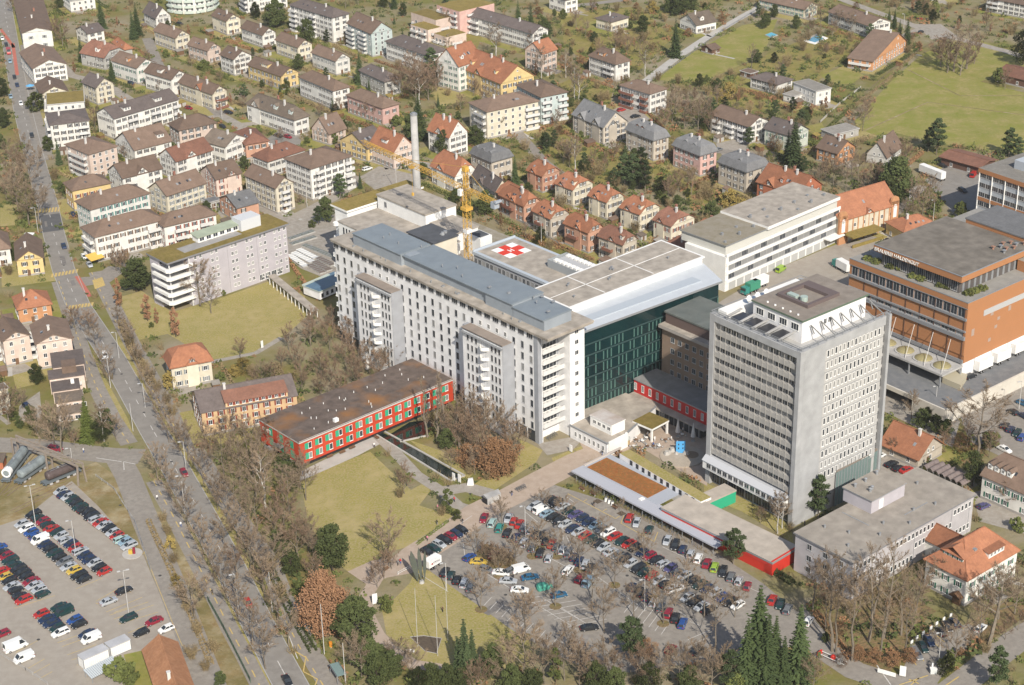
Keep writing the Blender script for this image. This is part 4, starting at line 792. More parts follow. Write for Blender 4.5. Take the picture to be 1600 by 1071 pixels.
house('20',(45,522),(176,606),(327,558),12,'h','x',3,'b','t','light blue and yellow apartment block stepping right of the pale yellow one',None,4,cat='apartment block',bal=(('R',.05,.35),('R',.62,.95)))
house('10',(1328,945),(1458,1006),(1592,962),8,'m','y',4.2,'s','h','tan stone house with grey mansard roof and white dormers','d',2,'the tan stone mansard house',dm=(('L',.2,1.3,'w','s'),('L',.5,1.3,'w','s'),('L',.8,1.3,'w','s')))
house('10',(1070,1030),(1232,1100),(1382,1062),7,'k','y',6,'o','w','white house with orange half hipped roof below the lattice jib','d',2,xg=(('L',.6,5),))
house('10',(-10,958),(72,1005),(302,925),7,'h','x',3.6,'r','w','white house with red brown hipped roof left of the big hipped white block','d',2,chim=2)
house('10',(163,985),(337,1050),(607,968),13,'h','x',3.2,'b','w','big white five storey block with brown hipped roof and end balconies','d',5,'the big hipped white block',cat='apartment block',bal=(('R',.8,.99),('R',.12,.2)))
house('11',(-75,52),(120,140),(234,98),10.4,'g','y',3.4,'b','c','white cream block with brown gabled roof and front balconies','d',4,'the cream gabled block beside the street',cat='apartment block',bal=(('R',.3,.62),))
house('11',(1345,60),(1480,165),(1560,130),6.5,'g','y',4.5,'d','c','cream timbered house with dark brown roof beside the crane arm','b',2,xg=(('L',.6,3.5),))
house('11',(1505,155),(1655,250),(1745,205),7,'k','y',4.2,'o','s','red brick house with orange roof and red balcony right of the crane','d',2,xg=(('L',.55,3.6),),bal=(('L',.45,.75,1,'b'),))
# hillside right of the flats
house('20',(525,110),(615,140),(720,104),5,'h','x',2.4,'d','c','cream bungalow with dark hipped roof on the hillside','d',1)
house('20',(470,345),(642,402),(736,374),8.4,'h','y',4.2,'b','w','white villa with brown hipped roof and orange dormer','d',3,'the white villa with orange dormer',dm=(('L',.6,4.2,'o'),),xg=(),bal=(('L',.1,.4,1),))
house('20',(1042,118),(1142,160),(1267,130),4.6,'g','x',4.2,'e','w','white cottage with brown gabled roof beside the lane','d',1,'the white cottage beside the lane',dm=(('R',.4,2.2,'w'),))
house('20',(655,530),(856,586),(981,553),9.2,'h','y',2.6,'b','w','white block with red brown roof and brown balconies above garages','d',3,'the white block with brown balconies',cat='apartment block',bal=(('L',.55,.97,0,'b'),('L',.1,.3,0,'b')))
house('20',(385,705),(565,795),(702,745),7.5,'g','y',5.5,'s','h','stone villa with many slate gables and a corner turret','d',3,'the stone villa with slate gables',xg=(('L',.25,5),('L',.7,5),('R',.4,4)),chim=2,cat='villa')
house('20',(693,800),(877,872),(987,845),9,'m','y',4.4,'s','h','tan brick villa with slate roof and two red gabled dormers','b',3,'the tan brick villa with red dormers',dm=(('L',.45,2,'r','s'),('L',.62,2,'r','s')),chim=3,cat='villa')
house('20',(985,898),(1167,966),(1287,935),9,'m','y',4.4,'s','k','pink villa with dark slate mansard roof and white dormers','d',3,'the pink mansard villa',dm=(('L',.3,1.6,'w','s'),('L',.6,1.6,'w','s')),chim=3,cat='villa')
house('20',(1275,1000),(1455,1068),(1592,1018),9,'m','y',4.2,'s','h','ochre villa with grey mansard roof right of the pink villa','d',3,'the ochre mansard villa',dm=(('L',.35,1.6,'h','s'),),chim=3,cat='villa')
house('20',(1230,708),(1470,790),(1592,745),7.6,'g','y',3,'b','w','white block with brown roof and recessed balconies','d',3,'the white block with recessed balconies',cat='apartment block',bal=(('L',.4,.55),('L',.75,.9),('L',.12,.25)))
house('20',(1470,480),(1645,528),(1748,492),5,'h','y',2.2,'d','w','low white bungalow with dark roof left of the grey modern house','d',2)
house('20',(1175,286),(1240,312),(1284,292),2.6,'g','x',1.5,'b','n','small brown wooden barn on the green slope',None,1,cat='barn',chim=0,step=4,gw=0)
house('20',(1415,440),(1478,462),(1525,444),2.6,'f','x',0,'b','n','small flat roofed shed beside the garden path',None,1,cat='shed',chim=0,step=4)
house('20',(100,300),(190,338),(252,296),9,'g','x',4.5,'o','p','peach house with orange roof half hidden by pines','d',3)
house('20',(235,-30),(330,5),(400,-20),7,'h','x',2,'d','w','white house cut by the top edge right of the pines','d',2)
house('30',(-60,-5),(228,62),(292,28),5,'g','y',2.6,'b','c','cream house with teal shutters and wide brown roof at the top','t',2,'the cream house with teal shutters')
house('30',(385,70),(622,162),(737,122),6.2,'g','y',2.8,'b','w','white house with long brown roof above the brick stepped house','d',2)
house('30',(510,345),(652,385),(850,252),5,'g','y',6.5,'b','o','orange brick house with long stepped roof on the slope',None,2,'the orange brick stepped house',off=.72,bal=(('L',.1,.9,1),))
house('30',(160,512),(298,572),(386,545),6.6,'f','y',0,'g','w','grey white modern house with flat grey roof',None,2,'the grey white modern house',chim=0)
house('30',(105,580),(158,605),(228,572),3.2,'f','x',0,'g','w','low white wing of the modern house',None,1,chim=0)
house('30',(-25,795),(148,848),(252,800),7,'g','y',3.6,'d','v','pale green house with dark green shutters beside a tall spruce','g',2,'the pale green house',chim=2)
house('30',(290,915),(432,957),(556,912),5.6,'g','y',4,'b','o','orange house with brown gabled roof and white shutters','d',2,'the orange gabled house',chim=2)
house('30',(615,950),(740,985),(822,905),3.2,'g','x',6,'b','g','grey white house with steep gable facing the gardens',None,1,'the steep grey gabled house')
house('30',(342,800),(412,840),(560,796),3,'f','x',0,'g','g','long grey flat garage above the orange gabled house',None,1,cat='garage',chim=0,step=5)
house('30',(1070,965),(1314,1042),(1402,982),4,'g','y',1.2,'r','n','open shed with rusty red roof below the meadow',None,1,'the open shed with rusty roof',cat='shed',chim=0,step=6,ov=.9,gw=0)
house('30',(1435,442),(1600,500),(1690,440),4,'g','y',2.2,'r','n','barn with red brown roof at the meadow edge',None,1,'the barn at the meadow edge',cat='barn',chim=0,step=6,gw=0)
house('30',(1340,-10),(1640,42),(1760,5),7,'h','y',2.2,'b','w','white house with front balconies at the top right corner','d',3,'the white house at the top right',bal=(('L',.7,.95,1),))
house('30',(980,-90),(1010,-50),(1090,-70),5,'h','x',2,'d','w','white house cut by the top edge beside the hillside road','d',2)
# workers' brick houses
B13 = [((80,25),(187,65),(308,28),'o','s','red brick workers house at the top of the brick rows',7,'r'), ((265,100),(377,150),(502,100),'o','c','cream and brick workers house with orange roof and dark gable, second in the back row',7,'d'),
 ((465,180),(587,227),(702,185),'o','c','cream workers house with orange roof and bluish flat dormer',7,'d'), ((672,250),(792,302),(914,246),'o','c','cream workers house with orange roof left of the yellow bush',7,'d'),
 ((880,325),(987,376),(1132,312),'r','c','cream workers house with brown roof and red shutters',7,'r'), ((1112,405),(1212,440),(1335,382),'o','c','cream house with orange roof and green gable beside the service building',6.5,'g'),
 ((-68,170),(72,252),(157,205),'o','s','red brick workers house with orange roof and red timber balcony',7,'d'), ((125,272),(237,330),(357,288),'o','h','tan workers house with dark timber balcony, left in the front row',8,'d'),
 ((320,350),(472,417),(562,375),'o','s','red brick workers house with bright red balconies in the front row',8,'d'), ((530,430),(687,492),(777,448),'r','h','tan workers house with brown timber balcony nearest the chillers',8,'d')]
for i, (L, N, Q, rc, wc, lb, h, sh) in enumerate(B13):
    house('21',L,N,Q,h,'k','y',3.8,rc,wc,lb,sh,2,lb.replace('workers', "workers'") if i in (2,8) and 0 else ('the '+lb if len(lb) < 52 else None),xg=(('L',.45 if i > 5 else .6,3.4,'r' if i in (1,3) else rc),),dm=(('L',.15,1.3),) if i % 2 else (),bal=(('L',.4,.75,1,'b'),) if i > 5 else (),step=2.3,chim=2,group="brick workers' houses")
house('21',(962,470),(1085,520),(1150,490),4,'h','x',2.4,'r','n','low brown roofed shed behind the treatment wing',None,1,cat='shed',chim=1)
house('31',(-70,92),(190,180),(330,110),8.5,'g','y',5.5,'o','r','ornate red brick villa with many orange gables and a turret','d',3,'the ornate red brick villa',xg=(('L',.25,4.5),('L',.7,5),('R',.3,5)),dm=(('L',.48,1.6),),chim=3,cat='villa',name='villa')
t = house('31',16.0,(447,345),(814,236),9,'g','x',6.4,'o','c','orange roofed hall with arched end bays and cream front',None,2,'the orange roofed hall',cat='hall',chim=0,wf='R',step=4.2,xg=(('R',.5,3),))
o, a, w, d = frame(16.0, T('31',(447,345)), T('31',(814,236)), 9)
for s in (1.8, w-1.8):
    b = MB(); b.box(s-1.8,.1,0,s+1.8,1,10.6); b.tube((s,.1,10.6),(s,1,10.6),1.8,1.8,16); part('arched_bay', b, [wallm('o')], t); b = MB(); b.box(s-.8,.02,4.5,s+.8,.09,8.6,1); b.tube((s,.02,8.6),(s,.09,8.6),.8,.8,14,1); part('arched_window', b, [WHITE, GLASS], t)
for i in range(9): b = MB(); b.box(4.2+i*(w-8.4)/8-.2,.3,0,4.2+i*(w-8.4)/8+.2,.54,8.8); part('pilaster', b, [wallm('o')], t)
b = MB(); b.box(2,-5,3.6,w*.6,.5,4.0); b.box(2,-4.9,0,w*.6,-4.6,1.2); part('loading_canopy', b, [roofm('m')], t)
house('31',(762,335),(842,412),(1047,352),5,'h','x',3.2,'o','y','small cream pavilion with orange hipped roof beside the brewery',None,1,'the small pavilion beside the brewery',cat='pavilion',chim=1,step=3.5)
house('32',(690,645),(936,756),(1096,652),3.2,'g','y',5,'o','h','long barn with orange tile roof behind the tower',None,1,'the long barn behind the tower',cat='barn',chim=1,step=5,ov=.8)
house('32',(1312,842),(1640,985),14.0,7,'k','y',5,'b','w','white farmhouse with brown roof, green shutters and a row of dormers','g',2,'the white farmhouse with green shutters',dm=(('L',.9,1.5,'w'),('L',.78,1.5,'w'),('L',.66,1.5,'w'),('L',.54,1.5,'w')))
house('02',(1010,105),(1052,182),(1322,130),7.6,'m','x',4.4,'o','c','cream villa with orange mansard roof and green shutters','e',2,'the cream villa with orange mansard roof',xg=(('R',.52,3.6),),cat='villa',chim=0)
t = house(None,(302,611),(313,646),(465.5,617),7.8,'g','x',3.6,'d','a','long orange yellow house with red shutters and a tiled dormer row','r',3,'the long orange house with red shutters',step=3,cat='house',chim=1,ov=.4)
o, a, w, d = frame((302,611),(313,646),(465.5,617),7.8); b = MB(); b.box(w*.26,.3,8,w-3,3.4,9.7); dmr = part('long_dormer', b, [wallm('a')], t); b = MB(); b.slab([(w*.25,-.1,9.7),(w-2.8,-.1,9.7),(w-2.8,5,11.2),(w*.25,5,11.2)], .2); part('dormer_roof', b, [roofm('r')], dmr)
for i in range(9): ob('window', winmesh(1.0,1.1,'w','r')[0], dmr, (w*.26+1.5+i*(w*.74-5)/8.5, .295, 8.35))
# terrace bungalows left of the road
t = thing('terrace_houses', 'stepped brown flat roofed terrace with a tiled roof box beside the service lane', 'house', *frame((76,553),(83,577),(132,572),6)[:2]); o, a, w, d = frame((76,553),(83,577),(132,572),6); foot(o+Vector((-3,-22,0)), a, w, d+26); LM.append((t, 'the stepped brown terrace', o))
for x0,y0,x1,y1,h in ((0,1,w,d,6.2),(-1.5,-5,w-.5,.9,5.4),(-1,-11.5,w-2.5,-5.1,4.4),(-.5,-18,w-2,-11.6,3.6),(-.5,-23,w-2,-18.1,2.2)):
    b = MB(); b.box(x0,y0,0,x1,y1,h-.3,0); part('wall', b, [wallm('p')], t); b = MB(); b.box(x0-.3,y0-.3,h-.3,x1+.3,y1,h,0); part('roof', b, [roofm('d' if h > 4 else 'e')], t)
    for i in range(4): l, r = on_face('R', x0+1.2+i*2.2, h-2.3, y0=y0); addwin(t, winmesh(1.6,1.3,'w'), l, r)
    balcony(t, 'R', x0+.5, x1-1, h-3, y0, 1.0)
b = MB(); b.box(2.5,-3,5.4,w-2.5,2,7.6); part('roof_box', b, [roofm('b')], t); b = MB(); b.box(-.5,-.5,4.4,.5,.5,5.6); part('chimney', b, [WHITE], t, (5,-8,0))
# ================================================================ lilac residence
o, a, w, d = frame((227,396), (261,412.5), (451.7,349.5), 18); foot(o, a, w, d)
t = thing('residence_block', 'lilac grey six storey residence with mossy flat roof and corner balconies', 'apartment block', o, a); LM.append((t, 'the lilac grey residence', centre(o, a, w, d)))
LIL = mat('lilac_render', (.45,.42,.445), .9, (.42,.395,.42), .2, .5, dirt=.08)
b = MB(); b.prism([(8.5,.8),(w-.7,.8),(w-.7,d-.7),(.8,d-.7),(.8,7),(8.5,7)], 0, 17.5); part('wall', b, [LIL], t)
b = MB(); b.box(0,0,17.5,w,d,18.1,0,1); b.box(9,3.4,18.1,w-17,d-4.4,18.16,2); part('roof', b, [mat('dark_eaves', (.2,.2,.21), .8), roofm('m'), mat('grey_roof_walk', (.34,.325,.31), .9, dirt=.2)], t)
b = MB(); b.box(17,d-5.6,18.1,40,d-2,20.2,0); part('penthouse', b, [WHITE], t); b = MB(); b.slab([(16.5,d-6,20.2),(40.5,d-6,20.2),(40.5,d-1.5,20.8),(16.5,d-1.5,20.8)], .25); part('penthouse_roof', b, [mat('verdigris_roof', (.33,.37,.28), .8, dirt=.15)], t)
for i in range(8): l, r = on_face('R', 18.4+i*2.7, 18.5, y0=d-5.6); addwin(t, winmesh(1.9,1.5,'w'), l, r)
b = MB(); b.box(33,d-7.5,18.1,41,d-2,22); part('lift_head', b, [mat('slate_box', (.55,.56,.57), .7)], t)
for k in range(6):
    z = 1.2+k*2.85
    if k < 5:
        b = MB(); q = [(-.6,9),(-.6,.4),(.6,-.7),(9.2,-.7),(9.2,.3),(1.2,.4),(.4,1.2),(.4,9)]; b.prism(q, z+2, z+2.95, bottom=True); b.prism([(-.5,9),(-.5,.4),(.6,-.6),(9.2,-.6),(8.6,7),(.8,7),(.8,9)], z+1.9, z+2.05, bottom=True); part('corner_balcony', b, [WHITE], t)
    b = MB(); b.box(1.2,1.2,z-1,1.5,1.5,z+1.9); b.box(8.4,.3,z-1,8.55,.8,z+1.9); part('balcony_post', b, [WHITE], t)
    for s in (2.2,4.6,7.0): l, r = on_face('R', s, z-.2, y0=7); addwin(t, winmesh(1.9,2.1,'d'), l, r)
    for c in (11,13,17.5,19.3,25.5,27,31.5,33.2,37,38.8,43,44.8,47):
        l, r = on_face('R', c+.2, z+.4, y0=.8); addwin(t, winmesh(1.0,1.35,'w',None,rnd.random() < .45), l, r)
b = MB(); b.box(23.7,.72,0,23.9,.79,17.4); b.box(35.6,.72,0,35.8,.79,17.4); part('joint', b, [mat('lilac_joint', (.36,.34,.36), .9)], t)
for i in range(4): l, r = on_face('R', 36.6+i*2.5, .5, y0=.8); addwin(t, winmesh(2.1,2.2,'w',bars=2), l, r)
# covered walkway to the ward block
p0, p1 = G(424,430,3), G(492,486,3); v = p1-p0; an = math.atan2(v.y, v.x)
t = thing('covered_walkway', 'grey roofed walkway on posts running from the residence towards the ward block', 'walkway', (p0.x,p0.y,0), an); b = MB(); b.box(0,-1.4,2.9,v.length,1.4,3.15); part('roof', b, [GRAVEL], t)
for i in range(12):
    for y in (-1.2,1.2): b = MB(); b.box(-.1,-.1,0,.1,.1,2.9); part('post', b, [WHITE], t, (1+i*(v.length-2)/11, y, 0))
# low blue pavilion and allotment frames
o, a, w, d = frame((478,443), (499,456), (535,437), 4); t = thing('blue_roof_pavilion', 'low pavilion with deep blue flat roof beside the ward block', 'pavilion', o, a); foot(o, a, w, d)
b = MB(); b.box(.3,.3,.8,w,d-.3,3.6); part('wall', b, [OFFW], t); b = MB(); b.box(0,0,3.6,w+3,d,4,1,0); b.box(0,d-1.2,4,w,d,4.2,1); part('roof', b, [mat('deep_blue_roof', (.10,.17,.24), .5, dirt=.15), mat('pale_green_edge', (.42,.47,.42), .7)], t)
for i in range(4): l, r = on_face('R', 1.5+i*2.2, 1.6, y0=.3); addwin(t, winmesh(1.0,1.2,'k'), l, r)
FRM = mat('frame_glass', (.62,.62,.60), .25); 
for i in range(9):
    p, q = [((452,400),(478,418)),((459,396),(488,411)),((467,391),(494,405)),((484,415),(505,428)),((492,410),(515,424)),((497,404),(521,416)),((475,384),(530,406)),((452,375),(490,362)),((455,383),(493,371))][i]
    p = G(*p); q = G(*q); v = q-p; c = thing('cold_frame', ['pale glazed cold frame, leftmost of the garden frames','pale glazed cold frame, second of the garden frames','pale glazed cold frame, third of the garden frames','dark soil filled frame nearest the blue roofed pavilion','dark soil filled frame in the middle of the garden beds','dark soil filled frame farthest from the blue roofed pavilion','long blue grey planting bed beside the hospital drive','long plant bench with grey frames nearest the residence','plant bench row next to the gravel drive'][i], 'planting frame', p, math.atan2(v.y, v.x), 'garden frames between the residence and ward block')
    b = MB(); b.box(0,-1.2,0,v.length,1.2,.5,0,1); part('frame_box', b, [CONC, FRM if i < 3 else mat('frame_soil', (.16,.13,.11), .9) if i < 6 else mat('bench_grey', (.26,.26,.28), .9, (.12,.14,.10), 1.5, .5)], c)
    b = MB()
    for k in range(int(v.length/1.5)): b.box(k*1.5,-1.2,.51,k*1.5+.12,1.2,.6)
    part('glazing_bar', b, [WHITE if i < 3 else METAL], c)
# ================================================================ red raised pavilion
o, a, w, d = frame((402.5,656), (467,692.6), (709,593), 8.4); foot(o, a, w, d)
t = thing('red_pavilion', 'long red two storey pavilion with green window panels and mossy brown roof', 'building', o, a); LM.append((t, 'the long red pavilion', centre(o, a, w, d)))
RF = mat('red_panel', (.50,.062,.026), .65, (.43,.05,.022), .3, .5)
b = MB(); b.box(.15,.15,1.4,w-.15,d-.15,8.0); part('wall', b, [RF], t); b = MB(); b.box(1,1,0,w-1,d-1,1.39); part('plinth_or_shade_gap', b, [DARK], t)  # inset dark box paints in the shadow gap below the raised walls
MOS = mat('mossy_felt', (.115,.088,.075), .95, (.15,.115,.095), .5, .5, dirt=.3, bump=.4, bsc=2)
N = MOS.node_tree.nodes; L = MOS.node_tree.links; pb = N['Principled BSDF']; src = pb.inputs['Base Color'].links[0].from_socket
n = N.new('ShaderNodeTexNoise'); n.inputs['Scale'].default_value = .11; n.inputs['Detail'].default_value = 5; tc = N.new('ShaderNodeTexCoord'); L.new(tc.outputs['Object'], n.inputs[0])
r = N.new('ShaderNodeMapRange'); r.inputs[1].default_value = .50; r.inputs[2].default_value = .72; L.new(n.outputs[0], r.inputs[0]); x = N.new('ShaderNodeMix'); x.data_type = 'RGBA'; L.new(r.outputs[0], x.inputs[0]); L.new(src, x.inputs[6]); x.inputs[7].default_value = (.25,.12,.045,1); L.new(x.outputs[2], pb.inputs['Base Color'])
b = MB(); b.box(0,0,8.0,w,d,8.4,0,1); b.box(.3,.3,8.4,w-.3,.42,8.48,0); part('roof', b, [mat('pale_roof_edge', (.5,.47,.44), .7), MOS], t)
GR = mat('mint_green_panel', SHUT['G'], .55); n = 15
for k in range(2):
    for i in range(n):
        s = 1.6+i*(w-4.0)/(n-.35)
        b = MB(); b.box(0,-.05,0,1.15,.0,1.9); part('green_panel', b, [GR], t, (s+.3,.14,2.35+k*3.1))
        wmn = winmesh(1.15,1.9,'w',None,rnd.random() < .5,bars=0); addwin(t, wmn, (s+2.05,.14,2.35+k*3.1), 0)
    for i in range(3):
        b = MB(); b.box(-.05,0,0,0,1.6,2.3); part('green_panel', b, [GR], t, (.14,3+i*5,2.2+k*3.0))
for s in (4.9,w*.36,w*.66): b = MB(); b.box(s,.09,1.4,s+.1,.14,8); part('panel_joint', b, [mat('pale_red_joint', (.55,.22,.16), .7)], t)
for i in range(26):
    b = MB(); b.tube((0,0,0),(0,0,.5+.2*rnd.random()),.11,.11,6); 
    if i == 9: b.box(-.7,-.5,0,.7,.5,1.0)
    part('roof_vent', b, [WHITE], t, (w*(.1+.8*rnd.random()), d*(.12+.76*rnd.random()), 8.4))
b = MB()
for i in range(3): b.box(-1.6,3+i*4.6,1.4+2.6*(i % 2),.1,6+i*4.6,1.6+2.6*(i % 2)); b.box(-1.6,3+i*4.6,1.6+2.6*(i % 2),-1.5,6+i*4.6,2.6+2.6*(i % 2))
part('side_landing', b, [METAL], t)
# white handwriting-like sign on the red end wall: an even row of strokes
cu = bpy.data.curves.new('sign_lettering', 'FONT'); cu.body = 'som'; cu.size = 2.6; cu.extrude = .03; so = bpy.data.objects.new('sign_lettering', cu); COL.objects.link(so); so.parent = t; so.location = (.1, d-1.2, 5.6); so.rotation_euler = (math.pi/2, 0, -math.pi/2); cu.materials.append(WHITE)
# ================================================================ annex
o, a, w, d = frame((1241.6,831), (1333.5,880.6), (1525.6,772), 11); foot(o, a, w, d)
t = thing('school_annexe', 'wide lilac grey three storey annexe with pale gravel roof and rooftop cabin', 'building', o, a); LM.append((t, 'the wide lilac annexe', centre(o, a, w, d)))
LI2 = mat('lilac_panel', (.45,.43,.435), .9, (.42,.40,.405), .2, .5, dirt=.1); ROG = mat('beige_gravel', (.335,.30,.255), .95, (.295,.262,.225), .25, .5, dirt=.2, bump=.2, bsc=3)
b = MB(); b.box(.5,.5,0,w-.5,d-.3,10.6); part('wall', b, [LI2], t); b = MB(); b.box(0,0,10.6,w,d,11.05,0,1); part('roof', b, [mat('dark_eaves', (.2,.2,.21)), ROG], t)
b = MB(); b.box(w*.33,d*.45,11.05,w*.33+.3,d*.9,11.12); b.box(w*.55,d*.3,11.05,w*.55+9,d*.3+.25,11.1); part('roof_seam', b, [METAL], t)
for k in range(3):
    for i in range(30):
        if (i//5+k) % 3 == 0: continue
        l, r = on_face('R', 2+i*(w-4)/29, 1.5+k*3.2, y0=.5); addwin(t, winmesh(1.0,1.6,'w',bars=0), l, r)
    for i in range(3): l, r = on_face('L', 4+i*5, 1.5+k*3.2, x0=.5); addwin(t, winmesh(1.5,1.6,'d'), l, r)
for i in range(7): b = MB(); b.box(2+i*(w-4)/6-.06,.44,0,2+i*(w-4)/6+.06,.5,10.5); part('panel_joint', b, [METAL], t)
b = MB(); b.box(0,0,0,13,9,3.6); part('rooftop_cabin', b, [LIL], t, (w*.43,d*.62,11.05)); b = MB(); b.box(-.3,-.3,3.6,13.3,9.3,3.9,0,1); part('cabin_roof', b, [METAL, ROG], t, (w*.43,d*.62,11.05)); b = MB(); b.box(3,-.06,.2,4.6,-.005,2.9); part('cabin_door', b, [WHITE], t, (w*.43,d*.62,11.05))
for x, y in ((3,3),(4.2,3.4),(6,7),(11,7.5),(2,7)): b = MB(); b.tube((0,0,0),(0,0,1.0),.35,.35,8); b.tube((0,0,1),(0,0,1.2),.5,.2,8); part('roof_vent', b, [METAL], t, (w*.43+x,d*.62+y,14.95))
for x, y in ((.2,.5),(.3,.2),(.62,.3),(.15,.8),(.5,.12),(.75,.2),(.85,.7),(.4,.35),(.1,.3)): b = MB(); b.tube((0,0,0),(0,0,.8),.3,.3,8); part('roof_vent', b, [METAL], t, (w*x,d*y,11.05))
# glass link between tower and annexe
pa, pb_, pc, pd = G(1308,795,0), G(1345,778,0), G(1369,757,0), G(1318,742,0)
t = thing('glass_link', 'green glass wedge shaped link with brown roof between tower and annexe', 'building'); b = MB(); q = [G(1303,792,0), G(1352,766,0), G(1374,752,0), G(1325,735,0)]
b.prism([(v.x,v.y) for v in q], 0, 10.2); part('glass_wall', b, [mat('pale_green_glass', (.16,.22,.21), .15, spec=.6)], t); b = MB(); b.prism([(v.x,v.y) for v in q], 10.25, 10.7, bottom=True); part('roof', b, [mat('brown_gravel', (.22,.185,.155))], t)
for i in range(12): f = i/11; v = q[0].lerp(q[1], f); b = MB(); b.box(v.x-.08,v.y-.1,0,v.x+.08,v.y+.05,10.2); part('mullion', b, [METAL], t)
# ================================================================ sedum roof building, bicycle canopy, red fronted clinic
o, a, w, d = frame((912,731), (1009,779), (1048,764), 2.8) if 0 else frame((912,731), (1012,780), (1052,765), 2.9); foot(o, a, w, d)
t = thing('sedum_roof_building', 'low building under a rust orange sedum roof beside the walkway', 'building', o, a); LM.append((t, 'the rust orange sedum roof', centre(o, a, w, d)))
SED = groundmat('sedum', [(.30,.105,.03),(.235,.085,.03),(.35,.14,.045),(.22,.12,.04)], [.25,.7,1.6], bump=.6, bsc=3)
b = MB(); b.box(0,0,0,w+1,d,2.7); part('wall', b, [OFFW], t); b = MB(); b.box(-.3,-4,2.7,w+1.5,d+.3,2.9,0); b.box(.3,.3,2.9,w-.6,d-.5,2.98,1); b.box(-2,.5,2.9,-.5,1.5,3.2,2); part('roof', b, [mat('blue_grey_edge', (.36,.38,.42), .6), SED, WHITE], t)
b = MB(); b.box(w+.6,-5,0,w+1.6,d*.2,2.65); b.box(.2,d+.3,2.9,w+6,d+.8,3.3); part('parapet', b, [mat('pale_parapet', (.45,.40,.36), .8)], t)
# terrace wall with windows holding up the garden
tw0, tw1 = G(968,716,2.9), G(1095,792,2.9); v = tw1-tw0; an = math.atan2(v.y, v.x)
t = thing('garden_terrace', 'planted terrace behind a pale wall with small windows above the sedum roof', 'terrace', (tw0.x,tw0.y,0), an); l = v.length
b = MB(); b.box(0,0,0,l,3.6,4.4,0,1); part('retaining_wall', b, [OFFW, LAWN], t); 
for i in range(11): addwin(t, winmesh(1.0,1.25,'k'), (5+i*2.5,-.01,2.95), 0)
o, a, w, d = frame((1034,793), (1207,879), (1247,853), 4); foot(o, a, w, d)
if w > d: pass
t = thing('clinic_annexe', 'long low clinic with pale gravel roof and bright red front wall', 'building', o, a); LM.append((t, 'the red fronted clinic', centre(o, a, w, d)))
b = MB(); b.box(.1,.1,0,w-.2,d,3.4); part('wall', b, [mat('bright_red_wall', (.52,.035,.022), .6)], t); b = MB(); b.box(-.1,-.1,3.4,w,d+.2,4,0,1); b.box(0,0,4.01,w-.2,.5,4.08,2) ; part('roof', b, [METAL, mat('pale_gravel_roof', (.46,.405,.345), .95, (.40,.355,.305), .3, .5, dirt=.15), mat('red_stripe', (.50,.04,.03), .7)], t)
b = MB(); b.box(-.02,.0,2.5,.08,d-1,3.3); part('red_stripe', b, [mat('red_stripe', (.50,.04,.03), .7)], t)
b = MB(); b.box(0,0,0,6,16,3.6,0,1); part('entrance_passage', b, [mat('mint_green_wall', (.03,.36,.20), .6), mat('pale_gravel_roof', (.46,.405,.345))], t, (w,d*.52,0)) if 0 else None
gp0, gp1 = G(1112,785,3.4), G(1150,768,3.4); v = gp1-gp0
t = thing('entrance_passage', 'covered entrance passage with a mint green side wall leading to the tower', 'passage', (gp0.x,gp0.y,0), math.atan2(v.y, v.x)); l = v.length
b = MB(); b.box(-.5,0,0,l,.3,3.3); part('green_wall', b, [mat('mint_green_wall', (.03,.36,.20), .6)], t); b = MB(); b.box(-3,.0,3.32,l+.2,4.6,3.75); part('roof', b, [mat('pale_gravel_roof', (.46,.405,.345))], t); b = MB(); b.box(0,4.2,0,l,4.5,3.3); part('rear_wall', b, [WHITE], t)
c0, c1 = G(893,736,2.8), G(1120,856,2.8); v = c1-c0; an = math.atan2(v.y, v.x); l = v.length
t = thing('bicycle_canopy', 'long pale grey bicycle canopy along the upper edge of the car park', 'canopy', (c0.x,c0.y,0), an); b = MB(); b.box(0,0,2.6,l,4.6,2.85); b.box(0,-.12,2.45,l,-.01,2.9); part('roof', b, [mat('pale_canopy', (.40,.41,.45), .6)], t)
for i in range(15): b = MB(); b.tube((0,0,0),(0,0,2.6),.09,.09,6); part('post', b, [METAL], t, (1.5+i*(l-3)/14,.4,0))
b = MB(); b.box(0,4.5,0,l,4.7,2.6); part('back_wall', b, [mat('shade_toned_timber', (.07,.06,.055), .9)], t)  # dark tone puts the shade under the canopy into the wall colour
b = MB()
for i in range(260):
    x = rnd.uniform(.5,l-.5); y = rnd.uniform(-.9,-.2); h = rnd.uniform(.5,1.5); e = rnd.uniform(-.3,.3)
    b.face([(x-.04,y,0),(x+.04,y,0),(x+e+.06,y-.1,h),(x+e-.06,y-.1,h)])
g = ob('ornamental_grass', b.mesh('ornamental_grass', mat('dry_reed', (.36,.27,.15), .9)), None, (c0.x,c0.y,0), an); tag(g, kind='stuff')
# ================================================================ brewery on its deck
o, a, w, d = frame(T('31',(510,570)), T('31',(1240,850)), T('31',(1600,688)), 29); w = 62; foot(o, a, w, d)
t = thing('brewery', 'large orange brick brewery with roof pavilion, planted roof terrace and lettered sign', 'brewery', o, a); LM.append((t, 'the orange brick brewery', o))
ORB = mat('orange_brick', (.43,.20,.09), .85, (.375,.17,.075), .35, .5, dirt=.12); FRG = mat('grey_frame', (.22,.225,.235), .6)
b = MB(); b.box(.6,.0,9.5,w,d,28.5,0); b.box(.62,.25,0,w,d,9.48,1); b.box(0.3,.02,12,.6,d,28.4,0); part('wall', b, [ORB, OFFW], t)
b = MB(); b.box(.0,-.1,27.2,w,d+.1,29.0,0,1); b.box(-.05,-.15,28.9,w,.25,29.12,2); b.box(-.05,.25,28.9,.3,d,29.12,2); part('parapet', b, [ORB, mat('terrace_gravel', (.30,.285,.26), .95, (.24,.23,.21), .4, .5), METAL], t)
